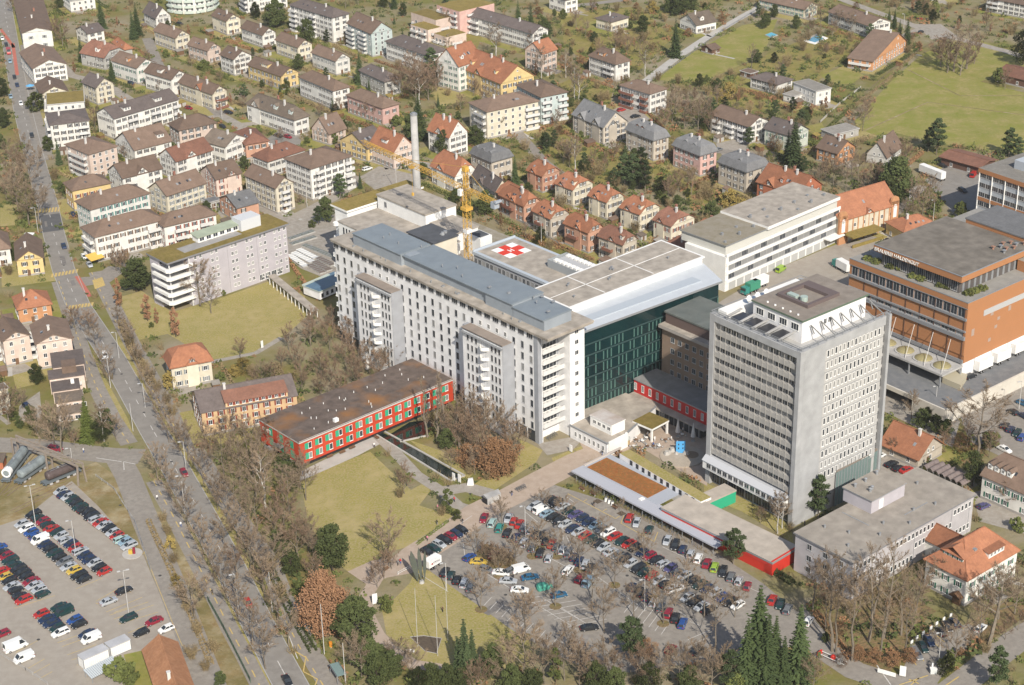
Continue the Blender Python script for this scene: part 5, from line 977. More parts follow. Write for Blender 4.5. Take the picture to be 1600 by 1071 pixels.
for i in range(16):
    y = .8+i*(d-1.6)/16; sp = (d-1.6)/16
    addwin(t, winmesh(sp-.35,3.0,'d',None,False,.1,1), *on_face('L', y+sp/2, 23.9, x0=.3))
    addwin(t, winmesh(sp-.35,1.2,'d',None,i % 3 == 0,.1,1), *on_face('L', y+sp/2, 18.2, x0=.3))
    if i % 2 == 0:
        b = MB(); b.box(.1,y-.1,10,.3,y+.1,27.2); part('pier', b, [mat('dark_brown_pier', (.10,.055,.04), .8)], t)
for z0, z1, x in ((23.2,23.9,-.25),(17.0,18.1,-.35),(19.5,20.0,-.2),(9.6,10.6,-.1),(26.95,27.2,-.05)): b = MB(); b.box(x,.0,z0,.3,d,z1); part('facade_ledge', b, [FRG], t)
for x, z, ww, hh in ((3,6.5+11,1.3,2.2),(11.5,21.5,1.3,2.0),(11.5,13,1.2,1.1),(15,19,1.2,1.0),(20,20.5,1.2,1.6),(14,16.6,1.2,1.0)):
    b = MB(); b.box(x,-.06,z,x+ww,.0,z+hh); part('wall_panel', b, [mat('greyish_panel', (.36,.27,.22), .8)], t)
b = MB(); b.box(8,-.15,22.5,30,-.01,24.3); part('strip_window', b, [mat('pale_strip', (.42,.42,.42), .5)], t)
for i in range(7): b = MB(); b.box(6+i*8,.16,0,6.12+i*8,.24,9.4); part('panel_joint', b, [METAL], t)
# roof pavilion
b = MB(); b.box(3.6,6.2,29,34,35,33.4); part('pavilion_wall', b, [mat('dark_metal_wall', (.10,.09,.085), .6)], t); b = MB(); b.box(1.8,4.2,33.4,36,37,35.4,0,1); b.box(1.7,4.1,35.3,36.1,4.4,35.5,2); b.box(1.7,4.4,35.3,2,37,35.5,2); part('pavilion_roof', b, [ORB, mat('grey_gravel_roof', (.215,.19,.16), .95, (.17,.15,.125), .1, .5, dirt=.25), METAL], t)
for i in range(9): addwin(t, winmesh(2.4,3.6,'d',bars=2), *on_face('L', 8+i*3.1, 29.4, x0=3.6))
for i in range(11): b = MB(); b.box(5+i*2.7,6.05,29.1,5.9+i*2.7,6.19,33.3); part('wall_rib', b, [METAL], t)
b = MB(); b.box(36.5,8,29,52,30,36.4); part('lift_block', b, [ORB], t); b = MB(); b.box(36.3,7.8,36.4,52.2,30.2,36.8); part('lift_roof', b, [roofm('s')], t)
b = MB(); b.box(30,0.6,29.02,37,5.4,32.4,0,1); b.bar((37,1,32.6),(44,1,32.6),.5,.3,1); b.box(39,1,29.05,43,4,30.8,2); part('terrace_cabin', b, [ORB, GRAVEL, mat('pale_blue_plant', (.22,.33,.42), .6)], t)
cu = bpy.data.curves.new('sign_lettering', 'FONT'); cu.body = 'BRAUEREI HALDENGUT'; cu.size = 1.55; cu.extrude = .08; cu.space_character = 1.03; so = bpy.data.objects.new('sign_lettering', cu); COL.objects.link(so); so.parent = t; so.rotation_euler = (math.pi/2, 0, -math.pi/2); so.location = (1.66, 36.6, 33.7); cu.materials.append(WHITE)
for i in range(9):
    b = MB(); b.tube((0,0,0),(0,0,.8),.35,.35,8); b.box(-.5,-.5,.8,.5,.5,1.0); part('roof_vent', b, [mat('brown_vent', (.30,.17,.12), .8) if i % 3 else METAL], t, (25+(i % 5)*2.4, 7+(i//5)*3+(i % 2), 35.4))
BUSH = mat('terrace_bush', (.055,.075,.025), .9, (.12,.12,.03), 1.2, .5, var=.3)
for i, (px, py) in enumerate([(1355,405),(1369,410),(1392,418),(1403,415),(1407,421),(1426,432),(1440,437),(1470,447),(1478,440),(1482,450),(1513,459),(1523,456),(1535,452)]):
    b = MB(); r1 = random.Random(i)
    for k in range(90):
        u = Vector((r1.gauss(0,1),r1.gauss(0,1),abs(r1.gauss(0,.8)))); u = u.normalized()*r1.uniform(.5,1.15); e = Vector((r1.gauss(0,1),r1.gauss(0,1),r1.gauss(0,1))).normalized()*.3; f = e.orthogonal().normalized()*.3
        b.face([u-e,u+f,u+e,u-f])
    p = G(px, py, 29.2); c = ob('terrace_shrub', b.mesh('terrace_shrub', BUSH), None, p, 0, (1.5,1.5,1.2)); tag(c, 'clipped shrub on the brewery roof terrace, %s from the lettered sign end' % ('1st 2nd 3rd 4th 5th 6th 7th 8th 9th 10th 11th 12th 13th'.split()[i]), 'shrub', 'shrubs on the brewery roof terrace')
# base canopy with round skylights
b = MB(); b.box(-9.2,-.2,8.4,.2,30,9.0); part('base_canopy', b, [CONC], t)
for y in (3.6,10.4,17.2,24): 
    b = MB(); n = 16
    for k in range(4):
        r0, r1, z0, z1 = [(2.9,2.5,0,.5),(2.5,1.8,.5,.9),(1.8,.9,.9,1.15),(.9,.05,1.15,1.22)][k]; b.tube((0,0,z0),(0,0,z1),r0,r1,n,0,k == 3) if 0 else b.hull([(r0*math.cos(2*math.pi*j/n),r0*math.sin(2*math.pi*j/n),z0) for j in range(n)], [(r1*math.cos(2*math.pi*j/n),r1*math.sin(2*math.pi*j/n),z1) for j in range(n)])
    part('dome_skylight', b, [mat('yellowed_dome', (.30,.26,.13), .4, (.25,.22,.12), .5, .5)], t, (-4.6,y,9.0)); b = MB(); b.tube((0,0,0),(0,0,.35),3.2,3.2,20); part('skylight_ring', b, [CONC], t, (-4.6,y,8.9))
for y in (.6,7,14,21): b = MB(); b.bar((-8.6,y,9),(-.2,y+4,16),.13); part('canopy_stay', b, [mat('pale_stay', (.55,.53,.50), .7)], t)
b = MB()
for y in (.6,12,24): b.box(-8.9,y,4.6,-8.5,y+.4,8.4)
b.box(-.6,-.1,4.6,.0,.2,8.4); part('canopy_column', b, [METAL], t); b = MB(); b.prism([(-6,-4.5),(1,-1.5),(0,3),(-6,2)], 4.62, 6.4); part('entrance_plinth', b, [mat('beige_plinth', (.42,.38,.28), .9)], t)
# deck
t = thing('brewery_deck', 'raised blue grey vehicle deck on pale retaining walls below the brewery', 'deck', o, a); foot(o+Vector((-8,-20,0)), a, 80, 40)
b = MB(); b.prism([(-19.2,-9.8),(75,-9.8),(75,40),(-19.2,40)], 4.3, 4.6, 0, bottom=True); part('deck_surface', b, [ASPHB], t)
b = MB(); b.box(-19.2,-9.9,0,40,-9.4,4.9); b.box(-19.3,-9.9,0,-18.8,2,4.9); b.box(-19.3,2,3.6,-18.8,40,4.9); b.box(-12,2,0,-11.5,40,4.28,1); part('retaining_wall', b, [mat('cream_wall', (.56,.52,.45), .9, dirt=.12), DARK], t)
b = MB(); b.box(40,-16,0,60,-9.4,8); part('gatehouse', b, [wallm('w')], t); b = MB(); b.box(39.7,-16.3,8,60,-9,8.4); part('gatehouse_roof', b, [roofm('d')], t)
# ================================================================ office with orange bands
oo = G(1634,299,21.5); v = G(1530,264,21.5)-oo; a = math.atan2(v.y, v.x)-math.pi/2; d = v.length
t = thing('office_block', 'office block with orange bands and white grid facade at the right edge', 'office', (oo.x,oo.y,0), a); foot(oo, a, 40, d); LM.append((t, 'the orange banded office', oo+Vector((0,10,0))))
b = MB(); b.box(.4,0,3.2,40,d,21); b.box(2,2,0,38,d-2,3.2); part('wall', b, [mat('pale_blue_panel', (.40,.43,.46), .6)], t); b = MB(); b.box(0,-.2,20.2,40,d+.3,21.8,0,1); part('roof', b, [ORB, roofm('g')], t)
b = MB(); b.box(9,5,21.8,30,d-8,25); part('roof_house', b, [mat('pale_blue_panel', (.40,.43,.46)), ], t)
for k in range(5):
    z = 3.9+k*3.5
    if k in (0,2): b = MB(); b.box(.1,0,z-.9,.39,d,z+.35); part('orange_band', b, [ORB], t)
    for i in range(10): s = .3+(i+.5)*(d-.6)/10; addwin(t, winmesh((d-.6)/10-.1,1.8,'d',bars=2), *on_face('L', s, z+.45, x0=.4))
for i in range(6): b = MB(); y = i*(d-.4)/5; b.box(.0,y,3.2,.4,y+.22,20.2); part('pier', b, [WHITE], t)
# ================================================================ white service building
o, a, w, d = frame((1090,385), (1134,402.4), (1312,326), 12.5); foot(o, a, w, d)
t = thing('service_building', 'long white service building with banded windows and flat mossy grey roof', 'building', o, a); LM.append((t, 'the white service building', centre(o, a, w, d)))
b = MB(); b.box(0,0,0,w,d+5,12.4); part('wall', b, [WHITE], t)
b = MB(); b.box(1.5,1.4,12.4,w,d+8,15.6); part('upper_wall', b, [mat('cream_panel', (.56,.55,.50), .8)], t); b = MB(); b.box(1,.9,15.6,22,d+8.4,16,0,1); b.box(22,.4,15.6,w+.3,d+8.6,16.8,2,3); part('roof', b, [METAL, mat('mossy_gravel', (.22,.19,.13), .95, (.27,.24,.19), .4, .5), WHITE, GRAVEL], t)
for k in range(4):
    b = MB(); b.box(.2,-.3,2.9+k*3.15,w,-.01,4.0+k*3.15); part('white_band', b, [WHITE], t)
    for i in range(18):
        s = 1.5+(i+.5)*(w-2)/18; z = 4.1+k*3.15
        if k < 3: addwin(t, winmesh((w-2)/18-.12,2.0,'d',None,(i*7+k*5) % 3 != 0,bars=3), (s,-.02,z), 0)
for i in range(14): b = MB(); b.box(2+i*4.1,-.06,0,5.4+i*4.1,-.01,2.8); part('garage_door', b, [mat('garage_grey', (.42,.42,.41), .7)], t)
for i in range(14): b = MB(); b.box(-.4,-.4,0,.4,.4,.6+.3*(i % 3)); part('roof_vent', b, [METAL], t, (3+i*(w-6)/13, 3+(i*5 % 9), 16.0 if 3+i*(w-6)/13 < 21 else 16.8))
b = MB(); b.box(w-9,-3.5,3.6,w,-.3,4.0); part('entry_canopy', b, [WHITE], t)
# ================================================================ red roofed villa at the lower right
t = house('33',(962,292),(1235,432),(1567,238),7.6,'h','x',6.4,'o','w','white villa with broad orange tile hipped roof and dark green shutters','g',2,'the white villa with broad orange roof',dm=(('R',.62,6,'w','o',.22),),cat='villa',chim=0,step=3.6,ins=None,name='villa')
o, a, w, d = frame(T('33',(962,292)), T('33',(1235,432)), T('33',(1567,238)), 7.6)
b = MB(); b.box(0,0,0,4.5,6,2.2); dmr = part('dormer', b, [wallm('w')], t, (2.6,d/2-3,9.0)); b = MB(); b.slab([(-.4,-.5,2.2),(4.5,3,4.2),(-.4,6.5,2.2)], .15); b.slab([(-.4,-.5,2.2),(6,-.5,2.2),(6,3,4.2),(-.4,3,4.2)], .15); b.slab([(-.4,6.5,2.2),(6,6.5,2.2),(6,3,4.2),(-.4,3,4.2)], .15); part('dormer_roof', b, [roofm('o')], dmr)
for i in range(4): ob('window', winmesh(.8,1.2,'w','g')[0], dmr, (-.01,.9+i*1.4,.6), -math.pi/2)
b = MB(); b.box(w*.5,d-1,0,w*.86,d+9,5.6); part('rear_wing', b, [wallm('w')], t); part('rear_wing_roof', roof_mesh('g','y',w*.36+1,10,5.6,3), [roofm('o')], t, (w*.5-.5,d-1,0))
for x, y in ((.35,.3),(.6,.55)): b = MB(); b.box(-.5,-.5,0,.5,.5,1.4); part('roof_light', b, [METAL], t, (w*x,d*y,10.5))
b = MB(); b.box(-1,-.6,0,1,1.5,2.6); b.slab([(-1.6,-1.4,2.5),(1.6,-1.4,2.5),(0,-1.4,3.6)], .2); b.slab([(-1.6,-1.4,2.5),(0,-1.4,3.6),(0,1,3.6),(-1.6,1,2.5)], .15); b.slab([(1.6,-1.4,2.5),(0,-1.4,3.6),(0,1,3.6),(1.6,1,2.5)], .15); part('porch', b, [WOOD], t, (.3,2.5,0), -math.pi/2)
# ================================================================ lower left: tile roofed shed, cabins
t = house(None,(229,1014),(252,1110),(308,1083),3.6,'g','y',3.2,'q','o','long shed with weathered orange tile roof at the bottom left',None,1,'the long orange tiled shed',cat='shed',chim=1,step=5)
for i, (p, q) in enumerate((((132,1048),(172,1030)),((174,1029),(206,1015)))):
    p0, p1 = G(*p), G(*q); v = p1-p0; c = thing('site_cabin', ['white site cabin with grey roof, left of the touching pair','white site cabin with grey roof, right of the touching pair'][i], 'cabin', p0, math.atan2(v.y, v.x), 'site cabins beside the left car park'); l = v.length
    b = MB(); b.box(.1,.05,.1,l-.1,2.7,2.7); part('wall', b, [WHITE], c); b = MB(); b.box(0,-.05,2.7,l,2.8,2.95); part('roof', b, [mat('pale_cabin_roof', (.45,.45,.46), .6, dirt=.15)], c)
    b = MB()
    for x in (0,l-.14): b.box(x,-.02,0,x+.14,.1,2.7); b.box(x,2.65,0,x+.14,2.8,2.7)
    b.box(0,-.02,0,l,.08,.2); part('corner_frame', b, [FRG], c); b = MB()
    for k in range(int(l/.5)-1): b.box(.4+k*.5,-.0,.3,.55+k*.5,.045,2.6)
    part('wall_rib', b, [mat('cabin_rib', (.68,.66,.65), .7)], c)
p0, p1 = G(140,1066), G(186,1043); v = p1-p0; c = thing('lean_to_roof', 'pale corrugated lean to roof in front of the site cabins', 'shelter', p0, math.atan2(v.y, v.x)); b = MB(); l = v.length
for k in range(16): b.slab([(k*l/16,-1.2,1.6),((k+.8)*l/16,-1.2,1.6),((k+.8)*l/16,2.2,2.3),(k*l/16,2.2,2.3)], .1)
part('roof_sheet', b, [mat('corrugated_pale', (.46,.50,.52), .5)], c); b = MB()
for x in (.2,l-.4): b.box(x,-1,0,x+.15,-.85,1.5); b.box(x,2,0,x+.15,2.15,2.2)
part('post', b, [METAL], c)
# ================================================================ vegetation
def vm(name, c, c2, var=.22, rough=.9): return mat(name, c, rough, c2, .9, .5, var=var, spec=.15)
BARK = vm('grey_bark', (.22,.185,.145), (.16,.135,.105)); TWIG = vm('bare_twigs', (.265,.198,.136), (.208,.156,.107), .2); BIRCH = mat('birch_bark', (.62,.59,.54), .8, (.30,.28,.25), 2, .4)
TWIGR = vm('reddish_twigs', (.25,.172,.115), (.20,.138,.093), .2); DKBARK = vm('dark_bark', (.085,.065,.05), (.06,.05,.04))
NEEDLE = vm('conifer_needles', (.068,.092,.034), (.045,.066,.026), .25); NEEDLB = vm('pine_needles', (.080,.105,.045), (.055,.078,.034), .2); NEEDLY = vm('yellow_green_needles', (.13,.155,.036), (.09,.115,.03), .2)
EVER = vm('evergreen_leaves', (.074,.088,.030), (.052,.066,.024), .3); RUST = vm('withered_beech_leaves', (.30,.165,.092), (.235,.13,.072), .12); RUSTD = vm('rust_hedge_leaves', (.26,.14,.072), (.20,.115,.06), .2)
YELB = vm('forsythia_twigs', (.34,.25,.07), (.26,.20,.07), .2); BROWNB = vm('brown_brush', (.26,.195,.11), (.215,.165,.085), .3); GREENB = vm('green_bush_leaves', (.12,.135,.04), (.085,.10,.032), .25); IVY = vm('ivy_leaves', (.10,.115,.03), (.07,.085,.03), .2)
def blade(V, F, p, q, w0, w1, r):
    d = q-p
    if d.length < 1e-5: return
    a = d.cross(Vector((r.gauss(0,1), r.gauss(0,1), r.gauss(0,1)))).normalized(); i = len(V)
    V += [p-a*w0, p+a*w0, q+a*w1, q-a*w1]; F.append((i,i+1,i+2,i+3))
def tubeto(V, F, p, q, r0, r1, n=5):
    d = (q-p).normalized(); a = d.orthogonal().normalized(); b = d.cross(a); i = len(V)
    for c, rr in ((p, r0), (q, r1)):
        for k in range(n): t = 6.2832*k/n; V.append(c+a*(rr*math.cos(t))+b*(rr*math.sin(t)))
    for k in range(n): j = (k+1) % n; F.append((i+k,i+j,i+n+j,i+n+k))
def mk(name, V, F, m):
    me = bpy.data.meshes.new(name); me.from_pydata([tuple(v) for v in V], [], F); me.materials.append(m); me.update(); return me
def bare(seed, h=12, spread=.42, trunkf=.28, up=.55, dens=1.0, limbs=9, tw=.026, droop=0.0):
    r = random.Random(seed); V, F, V2, F2 = [], [], [], []
    tr = .0155*h; p = Vector((0,0,0)); lean = Vector((r.uniform(-.06,.06), r.uniform(-.06,.06), 0)); pts = [p]
    for i in range(1, 7): pts.append(Vector((lean.x*h*i/6+r.uniform(-.02,.02)*h, lean.y*h*i/6+r.uniform(-.02,.02)*h, h*.92*i/6)))
    for i in range(6): tubeto(V, F, pts[i], pts[i+1], tr*(1-i/6.3), tr*(1-(i+1)/6.3), 6)
    def at(f): f = min(5.999, f*6); i = int(f); return pts[i].lerp(pts[i+1], f-i)
    n1 = int(limbs)
    for i in range(n1):
        f = trunkf+(.93-trunkf)*(i+.5)/n1; b = at(f); ang = i*2.4+r.uniform(-.5,.5)
        L = h*spread*(1.15-.75*((f-trunkf)/(1-trunkf)))*r.uniform(.8,1.15)
        d = Vector((math.cos(ang), math.sin(ang), up+r.uniform(-.15,.3))).normalized(); q = b+d*L*.5; d2 = (d+Vector((r.uniform(-.3,.3), r.uniform(-.3,.3), .35-droop))).normalized(); e = q+d2*L*.55
        r0 = tr*(1-f)*.55+.02; tubeto(V, F, b, q, r0, r0*.6, 4); tubeto(V, F, q, e, r0*.6, r0*.2, 4)
        n2 = int(8*dens+2)
        for j in range(n2):
            g = .25+.75*(j+r.random())/n2; s = b.lerp(q, g*2) if g < .5 else q.lerp(e, g*2-1)
            dd = (d2+Vector((r.gauss(0,.55), r.gauss(0,.55), r.gauss(.1,.4)-droop))).normalized(); l2 = L*.42*(1.15-.6*g)*r.uniform(.7,1.2); t = s+dd*l2
            blade(V2, F2, s, t, tw*1.5, tw*.8, r)
            for k in range(int(9*dens+2)):
                s3 = s.lerp(t, r.uniform(.15,1)); d3 = (dd+Vector((r.gauss(0,.6), r.gauss(0,.6), r.gauss(.15,.5)-droop))).normalized(); l3 = l2*.5*r.uniform(.5,1.1); t3 = s3+d3*l3
                blade(V2, F2, s3, t3, tw, tw*.45, r)
                for m in range(3):
                    s4 = s3.lerp(t3, r.uniform(.2,1)); d4 = (d3+Vector((r.gauss(0,.7), r.gauss(0,.7), r.gauss(.1,.5)-droop))).normalized(); blade(V2, F2, s4, s4+d4*l3*.55*r.uniform(.5,1.2), tw*.75, tw*.3, r)
    return (V, F), (V2, F2)
def conifer(seed, h=20, rad=3.4, lev=26, skirt=.06, dens=11):
    r = random.Random(seed); V, F, V2, F2 = [], [], [], []
    tubeto(V, F, Vector((0,0,0)), Vector((0,0,h*.97)), h*.016, .03, 6)
    for i in range(lev):
        f = skirt+(1-skirt)*i/lev; z = h*f; R = rad*(1-f)**.85*r.uniform(.82,1.1)+.12
        n = max(4, int(dens*(1-f)+4))
        for k in range(n):
            a = 6.283*(k+r.random()*.7)/n+i*.7; d = Vector((math.cos(a), math.sin(a), 0)); rr = R*r.uniform(.65,1.12)
            side = Vector((-d.y, d.x, 0)); prev = Vector((0,0,z)); seg = 3 if R > 1 else 2
            for s in range(seg):
                g = (s+1)/seg; q = Vector((0,0,z))+d*(rr*g)+Vector((0,0,-rr*(.30*g*g+.02)+(rr*.10 if g == 1 else 0)))+side*r.uniform(-.12,.12)
                w0 = .30*R*(1-.45*s/seg)*.55+.1; w1 = w0*.8 if s < seg-1 else .06
                i0 = len(V2); dz = Vector((0,0,-w0*.45)); V2 += [prev-side*w0+dz, prev, q, q-side*w1+dz*.8, prev+side*w0+dz, q+side*w1+dz*.8]; F2 += [(i0,i0+1,i0+2,i0+3),(i0+1,i0+4,i0+5,i0+2)]
                for m in range(2):
                    c = prev.lerp(q, r.random())+side*r.uniform(-w0,w0); e = Vector((r.gauss(0,1),r.gauss(0,1),r.gauss(-.6,.6))).normalized()*(.22+.10*R); blade(V2, F2, c, c+e, .10+.03*R, .03, r)
                prev = q
    return (V, F), (V2, F2)
def leafy(seed, h=9, rad=3.6, lobes=13, per=210, leaf=.30, base=.18, tr=.02, shell=.55, flatz=.8):
    r = random.Random(seed); V, F, V2, F2 = [], [], [], []
    tubeto(V, F, Vector((0,0,0)), Vector((0,0,h*.7)), h*tr, h*tr*.3, 6)
    for i in range(lobes):
        a = 2.4*i; f = (i+.5)/lobes; z = h*(base+(.93-base)*f); R = rad*(1-(2*abs(f-.42))**2.2*.55)*r.uniform(.35,.75) if i < lobes-1 else 0
        c = Vector((math.cos(a)*R, math.sin(a)*R, z)); lr = rad*r.uniform(.34,.52)*(1-.35*f)
        tubeto(V, F, Vector((0,0,max(.2,z*.55))), c, h*tr*.35, .03, 4)
        for k in range(per):
            u = Vector((r.gauss(0,1), r.gauss(0,1), r.gauss(0,1))).normalized(); u.z *= flatz; q = c+u*lr*(shell+(1-shell)*r.random())*(1+.25*math.sin(5*u.x+3*u.y+i))
            e = Vector((r.gauss(0,1), r.gauss(0,1), r.gauss(0,1))).normalized(); g = e.orthogonal().normalized(); s = leaf*r.uniform(.6,1.3); i0 = len(V2)
            V2 += [q-e*s, q+g*s*.6, q+e*s, q-g*s*.6]; F2.append((i0,i0+1,i0+2,i0+3))
    return (V, F), (V2, F2)
def brush(seed, h=3, rad=2.0, n=26, sub=9, w=.04):
    r = random.Random(seed); V, F = [], []
    for i in range(n):
        a = r.uniform(0,6.283); b = Vector((math.cos(a), math.sin(a), 0))*rad*.35*r.random(); d = Vector((math.cos(a)*r.uniform(.1,.9), math.sin(a)*r.uniform(.1,.9), 1)).normalized(); L = h*r.uniform(.6,1.05)
        t = b+Vector((d.x*rad, d.y*rad, 0))*.9+Vector((0,0,L)); blade(V, F, b, t, w*1.3, w*.7, r)
        for k in range(sub):
            s = b.lerp(t, r.uniform(.2,1)); e = s+Vector((r.gauss(0,.5), r.gauss(0,.5), r.gauss(.35,.3)))*h*.3; blade(V, F, s, e, w, w*.4, r)
            for m in range(2): s2 = s.lerp(e, r.random()); blade(V, F, s2, s2+Vector((r.gauss(0,.5), r.gauss(0,.5), r.gauss(.2,.4)))*h*.17, w*.8, w*.3, r)
    return V, F
PROTO = {}
def proto(kind, i, name, tc, mt, mc, hh):
    (V, F), (V2, F2) = tc; PROTO.setdefault(kind, []).append((mk('trunk', V, F, mt), mk('crown', V2, F2, mc), hh))
for i in range(4): proto('B', i, 'bare_tree', bare(10+i, 12, .42, .26, .85, 1.05, 11), BARK, TWIG, 12)
for i in range(3): proto('T', i, 'bare_tree', bare(30+i, 24, .24, .38, .95, .85, 14, .032), BARK, TWIG, 24)
for i in range(3): proto('R', i, 'bare_tree', bare(40+i, 11, .48, .14, .95, 1.05, 12, .028), BARK, TWIGR, 11)
for i in range(2): proto('W', i, 'birch_tree', bare(50+i, 15, .26, .3, 1.0, 1.0, 13, .03, .25), BIRCH, TWIG, 15)
for i in range(2): proto('P', i, 'poplar_tree', bare(55+i, 24, .13, .12, 2.0, .7, 18, .03), BARK, TWIG, 24)
for i in range(3): proto('S', i, 'spruce_tree', conifer(60+i, 20, 3.7, 30), DKBARK, NEEDLE, 20)
for i in range(2): proto('C', i, 'cypress_tree', conifer(70+i, 12, 1.9, 24, .02, 12), DKBARK, NEEDLB, 12)
proto('Y', 0, 'spruce_tree', conifer(75, 16, 3.6, 26, .03, 12), DKBARK, NEEDLY, 16)
for i in range(3): proto('E', i, 'evergreen_tree', leafy(80+i, 9, 3.5, 15, 330, .22), DKBARK, EVER, 9)
for i in range(2): proto('N', i, 'pine_tree', leafy(90+i, 13, 3.3, 19, 280, .24, .25, .016, .4, .5), BARK, NEEDLB, 13)
proto('O', 0, 'oak_tree', leafy(95, 16, 7.6, 30, 560, .24, .16, .02, .25, .8), DKBARK, RUST, 16)
for i in range(2): proto('U', i, 'beech_tree', leafy(97+i, 8, 5.0, 17, 170, .2, .06, .015, .25, .7), DKBARK, RUSTD, 8)
for i in range(2): proto('K', i, 'column_oak', leafy(100+i, 9, 1.5, 12, 170, .19, .1, .014, .3, 1.3), DKBARK, RUST, 9)
for i in range(2): proto('G', i, 'green_bush', leafy(103+i, 4, 2.2, 8, 130, .26, .12, .02), DKBARK, GREENB, 4)
proto('F', 0, 'yellow_bush', leafy(106, 4.5, 2.6, 9, 150, .2, .12, .015, .3), DKBARK, YELB, 4.5)
proto('I', 0, 'ivy_tree', leafy(108, 9, 2.2, 11, 110, .26, .1, .02, .4), DKBARK, IVY, 9)
for i in range(3): V, F = brush(110+i, 4, 2.2); PROTO.setdefault('H', []).append((None, mk('twigs', V, F, BROWNB), 4))
KN = {'B': ('bare_tree','bare grey brown tree'), 'T': ('tall_bare_tree','tall bare tree'), 'R': ('bushy_bare_tree','bushy bare reddish tree'), 'W': ('birch_tree','white stemmed bare birch'), 'P': ('poplar_tree','slim tall bare poplar'), 'S': ('spruce_tree','dark green spruce'),
      'C': ('cypress_tree','narrow green cypress'), 'Y': ('spruce_tree','bright yellow green conifer'), 'E': ('evergreen_tree','round dark evergreen'), 'N': ('pine_tree','loose green pine'), 'O': ('oak_tree','broad oak with withered orange brown leaves'), 'U': ('beech_tree','rust leaved low beech'),
      'K': ('column_oak','narrow rust leaved column tree'), 'G': ('green_bush','green bush'), 'F': ('yellow_bush','yellow twigged bush'), 'I': ('ivy_tree','ivy clad tree'), 'H': ('bare_shrub','bare brown shrub')}
TREES = []
def tree(kind, px, py, h, wide=1.0, world=None):
    p = world if world is not None else G(px, py); v = PROTO[kind]; k = rnd.randrange(len(v)); tm, cm, hh = v[k]; s = h/hh
    root = ob(KN[kind][0], None, None, p, rnd.uniform(0,6.28), (s*wide, s*wide, s)); root['category'] = 'tree' if kind not in 'GFH' else 'bush'
    if tm: ob('trunk', tm, root)
    ob('crown' if kind != 'H' else 'twigs', cm, root); TREES.append((root, kind, p)); return root
def trees(s):
    for q in s.split():
        k = q[0]; f = q[1:].split(','); tree(k, float(f[0]), float(f[1]), float(f[2]), float(f[3]) if len(f) > 3 else 1.0)
# main road avenue, far end to near end
trees('B28,330,17,1.3 B46,352,17,1.3 B62,350,15,1.2 R24,292,15 B50,300,15,1.2 B40,258,13 R10,310,12 B60,270,11 G57,172,8,1.3 E8,200,9 E6,152,9 E75,237,7 C93,258,11 E97,306,6 R118,520,9,1.2 R138,524,9,1.2 B150,545,9 B163,585,10 B172,602,9 B205,546,9 B217,577,9 B229,612,9 B240,642,9 B254,664,9 B187,512,8 B196,530,8')
trees('B247,752,12 B264,776,11 B280,802,12 B296,832,11 B318,874,12 B335,907,12 B353,936,12 B372,970,12 B396,1011,13 B415,1046,12 B264,692,10 B281,707,11 B295,725,13 B318,756,12 B340,798,13 B357,815,12 B374,848,12 B393,897,13 B415,937,13 B436,976,12 B452,1010,10')
# park west of the red pavilion
trees('B350,742,15 B376,762,16 B401,782,16 W416,798,19 B440,745,13 B396,738,14 B370,802,14 B402,832,15 R432,852,13 R466,872,13 B396,882,14 B430,905,14 B452,800,14 B478,782,13 B470,765,12 B360,700,12 B385,705,12 R420,700,10 E445,747,8 E520,895,14,.9 E437,862,7 E456,900,8 B482,862,12 R372,905,10 B352,860,11 B330,715,11 B410,760,15 R445,825,13 B490,880,11 R410,925,9 H440,935,4 H425,890,4 G466,930,4 R488,915,9 O508,990,17 E556,1010,14,1.1 E535,1000,10 E580,1052,9,1.2 E612,1064,8,1.1 B565,1062,11 B548,1040,9 R600,905,8 R590,920,7 G603,955,4.5,.8 R612,890,7 B609,886,16 R632,772,9 I700,803,8 G714,812,3 H690,806,3 H625,778,3 B646,1062,10 B625,1045,9 G650,1072,4')
# in front of the ward block
trees('U772,738,11,1.1 R748,722,12,1.0 U795,728,8 R760,742,10 U730,728,7 U776,742,9 R745,705,14 R712,700,14 R800,712,11 R735,690,15 P682,690,25 P700,694,24 P718,700,23 P668,684,22 T736,702,21 T756,706,20 B790,706,15 E697,704,7 B812,712,10 R765,690,14 R725,712,13 P692,676,22 B742,742,9 H735,742,3 H760,750,3 H800,740,2.5 B705,735,7')
trees('R452,548,9 R470,582,10 R486,542,11 R502,592,11 R520,604,11 R542,578,12 R560,592,12 R515,548,11 R546,545,11 R472,612,9 R502,622,9 R532,628,10 R555,610,11 R440,575,7 R425,598,7 G458,625,4 B578,585,12 R590,600,11 R490,515,8 R520,515,8 R545,518,9 H470,640,3 H500,645,3 B610,590,12')
trees('B313,478,17,1.1 B330,490,12 K187,480,11 K231,502,10 K245,506,6 K275,527,11 E213,456,12,1.2 E222,448,9 R182,424,9 R196,432,10 H205,545,4 H216,565,4 H237,592,4 H228,580,4 H198,528,3.5 H246,612,4 G350,462,2 G237,512,2 R376,560,7 F268,606,6 F380,582,5,1.3 F366,588,4 G345,595,3 H395,590,4 B410,600,8 R400,620,8 G322,648,3 H270,650,4 H262,632,4')
trees('Y139,690,15 E166,682,9 E158,692,8 W163,690,14 B98,712,17,1.2 B62,692,12 R14,662,12,1.2 B85,702,14 E31,670,4 E50,662,6 G20,655,4 E58,600,7 B36,640,7 R118,700,6 B182,690,9')
trees('B306,970,13,1.2 F267,858,4,.8 F276,915,3.5 H262,835,3 H272,880,3 H292,955,3 H310,992,3.5 H335,1020,3.5 H322,1048,3 H255,815,3 H285,935,3 G190,1064,6,1.2 G205,1070,5 H300,1030,4 E345,1072,4')
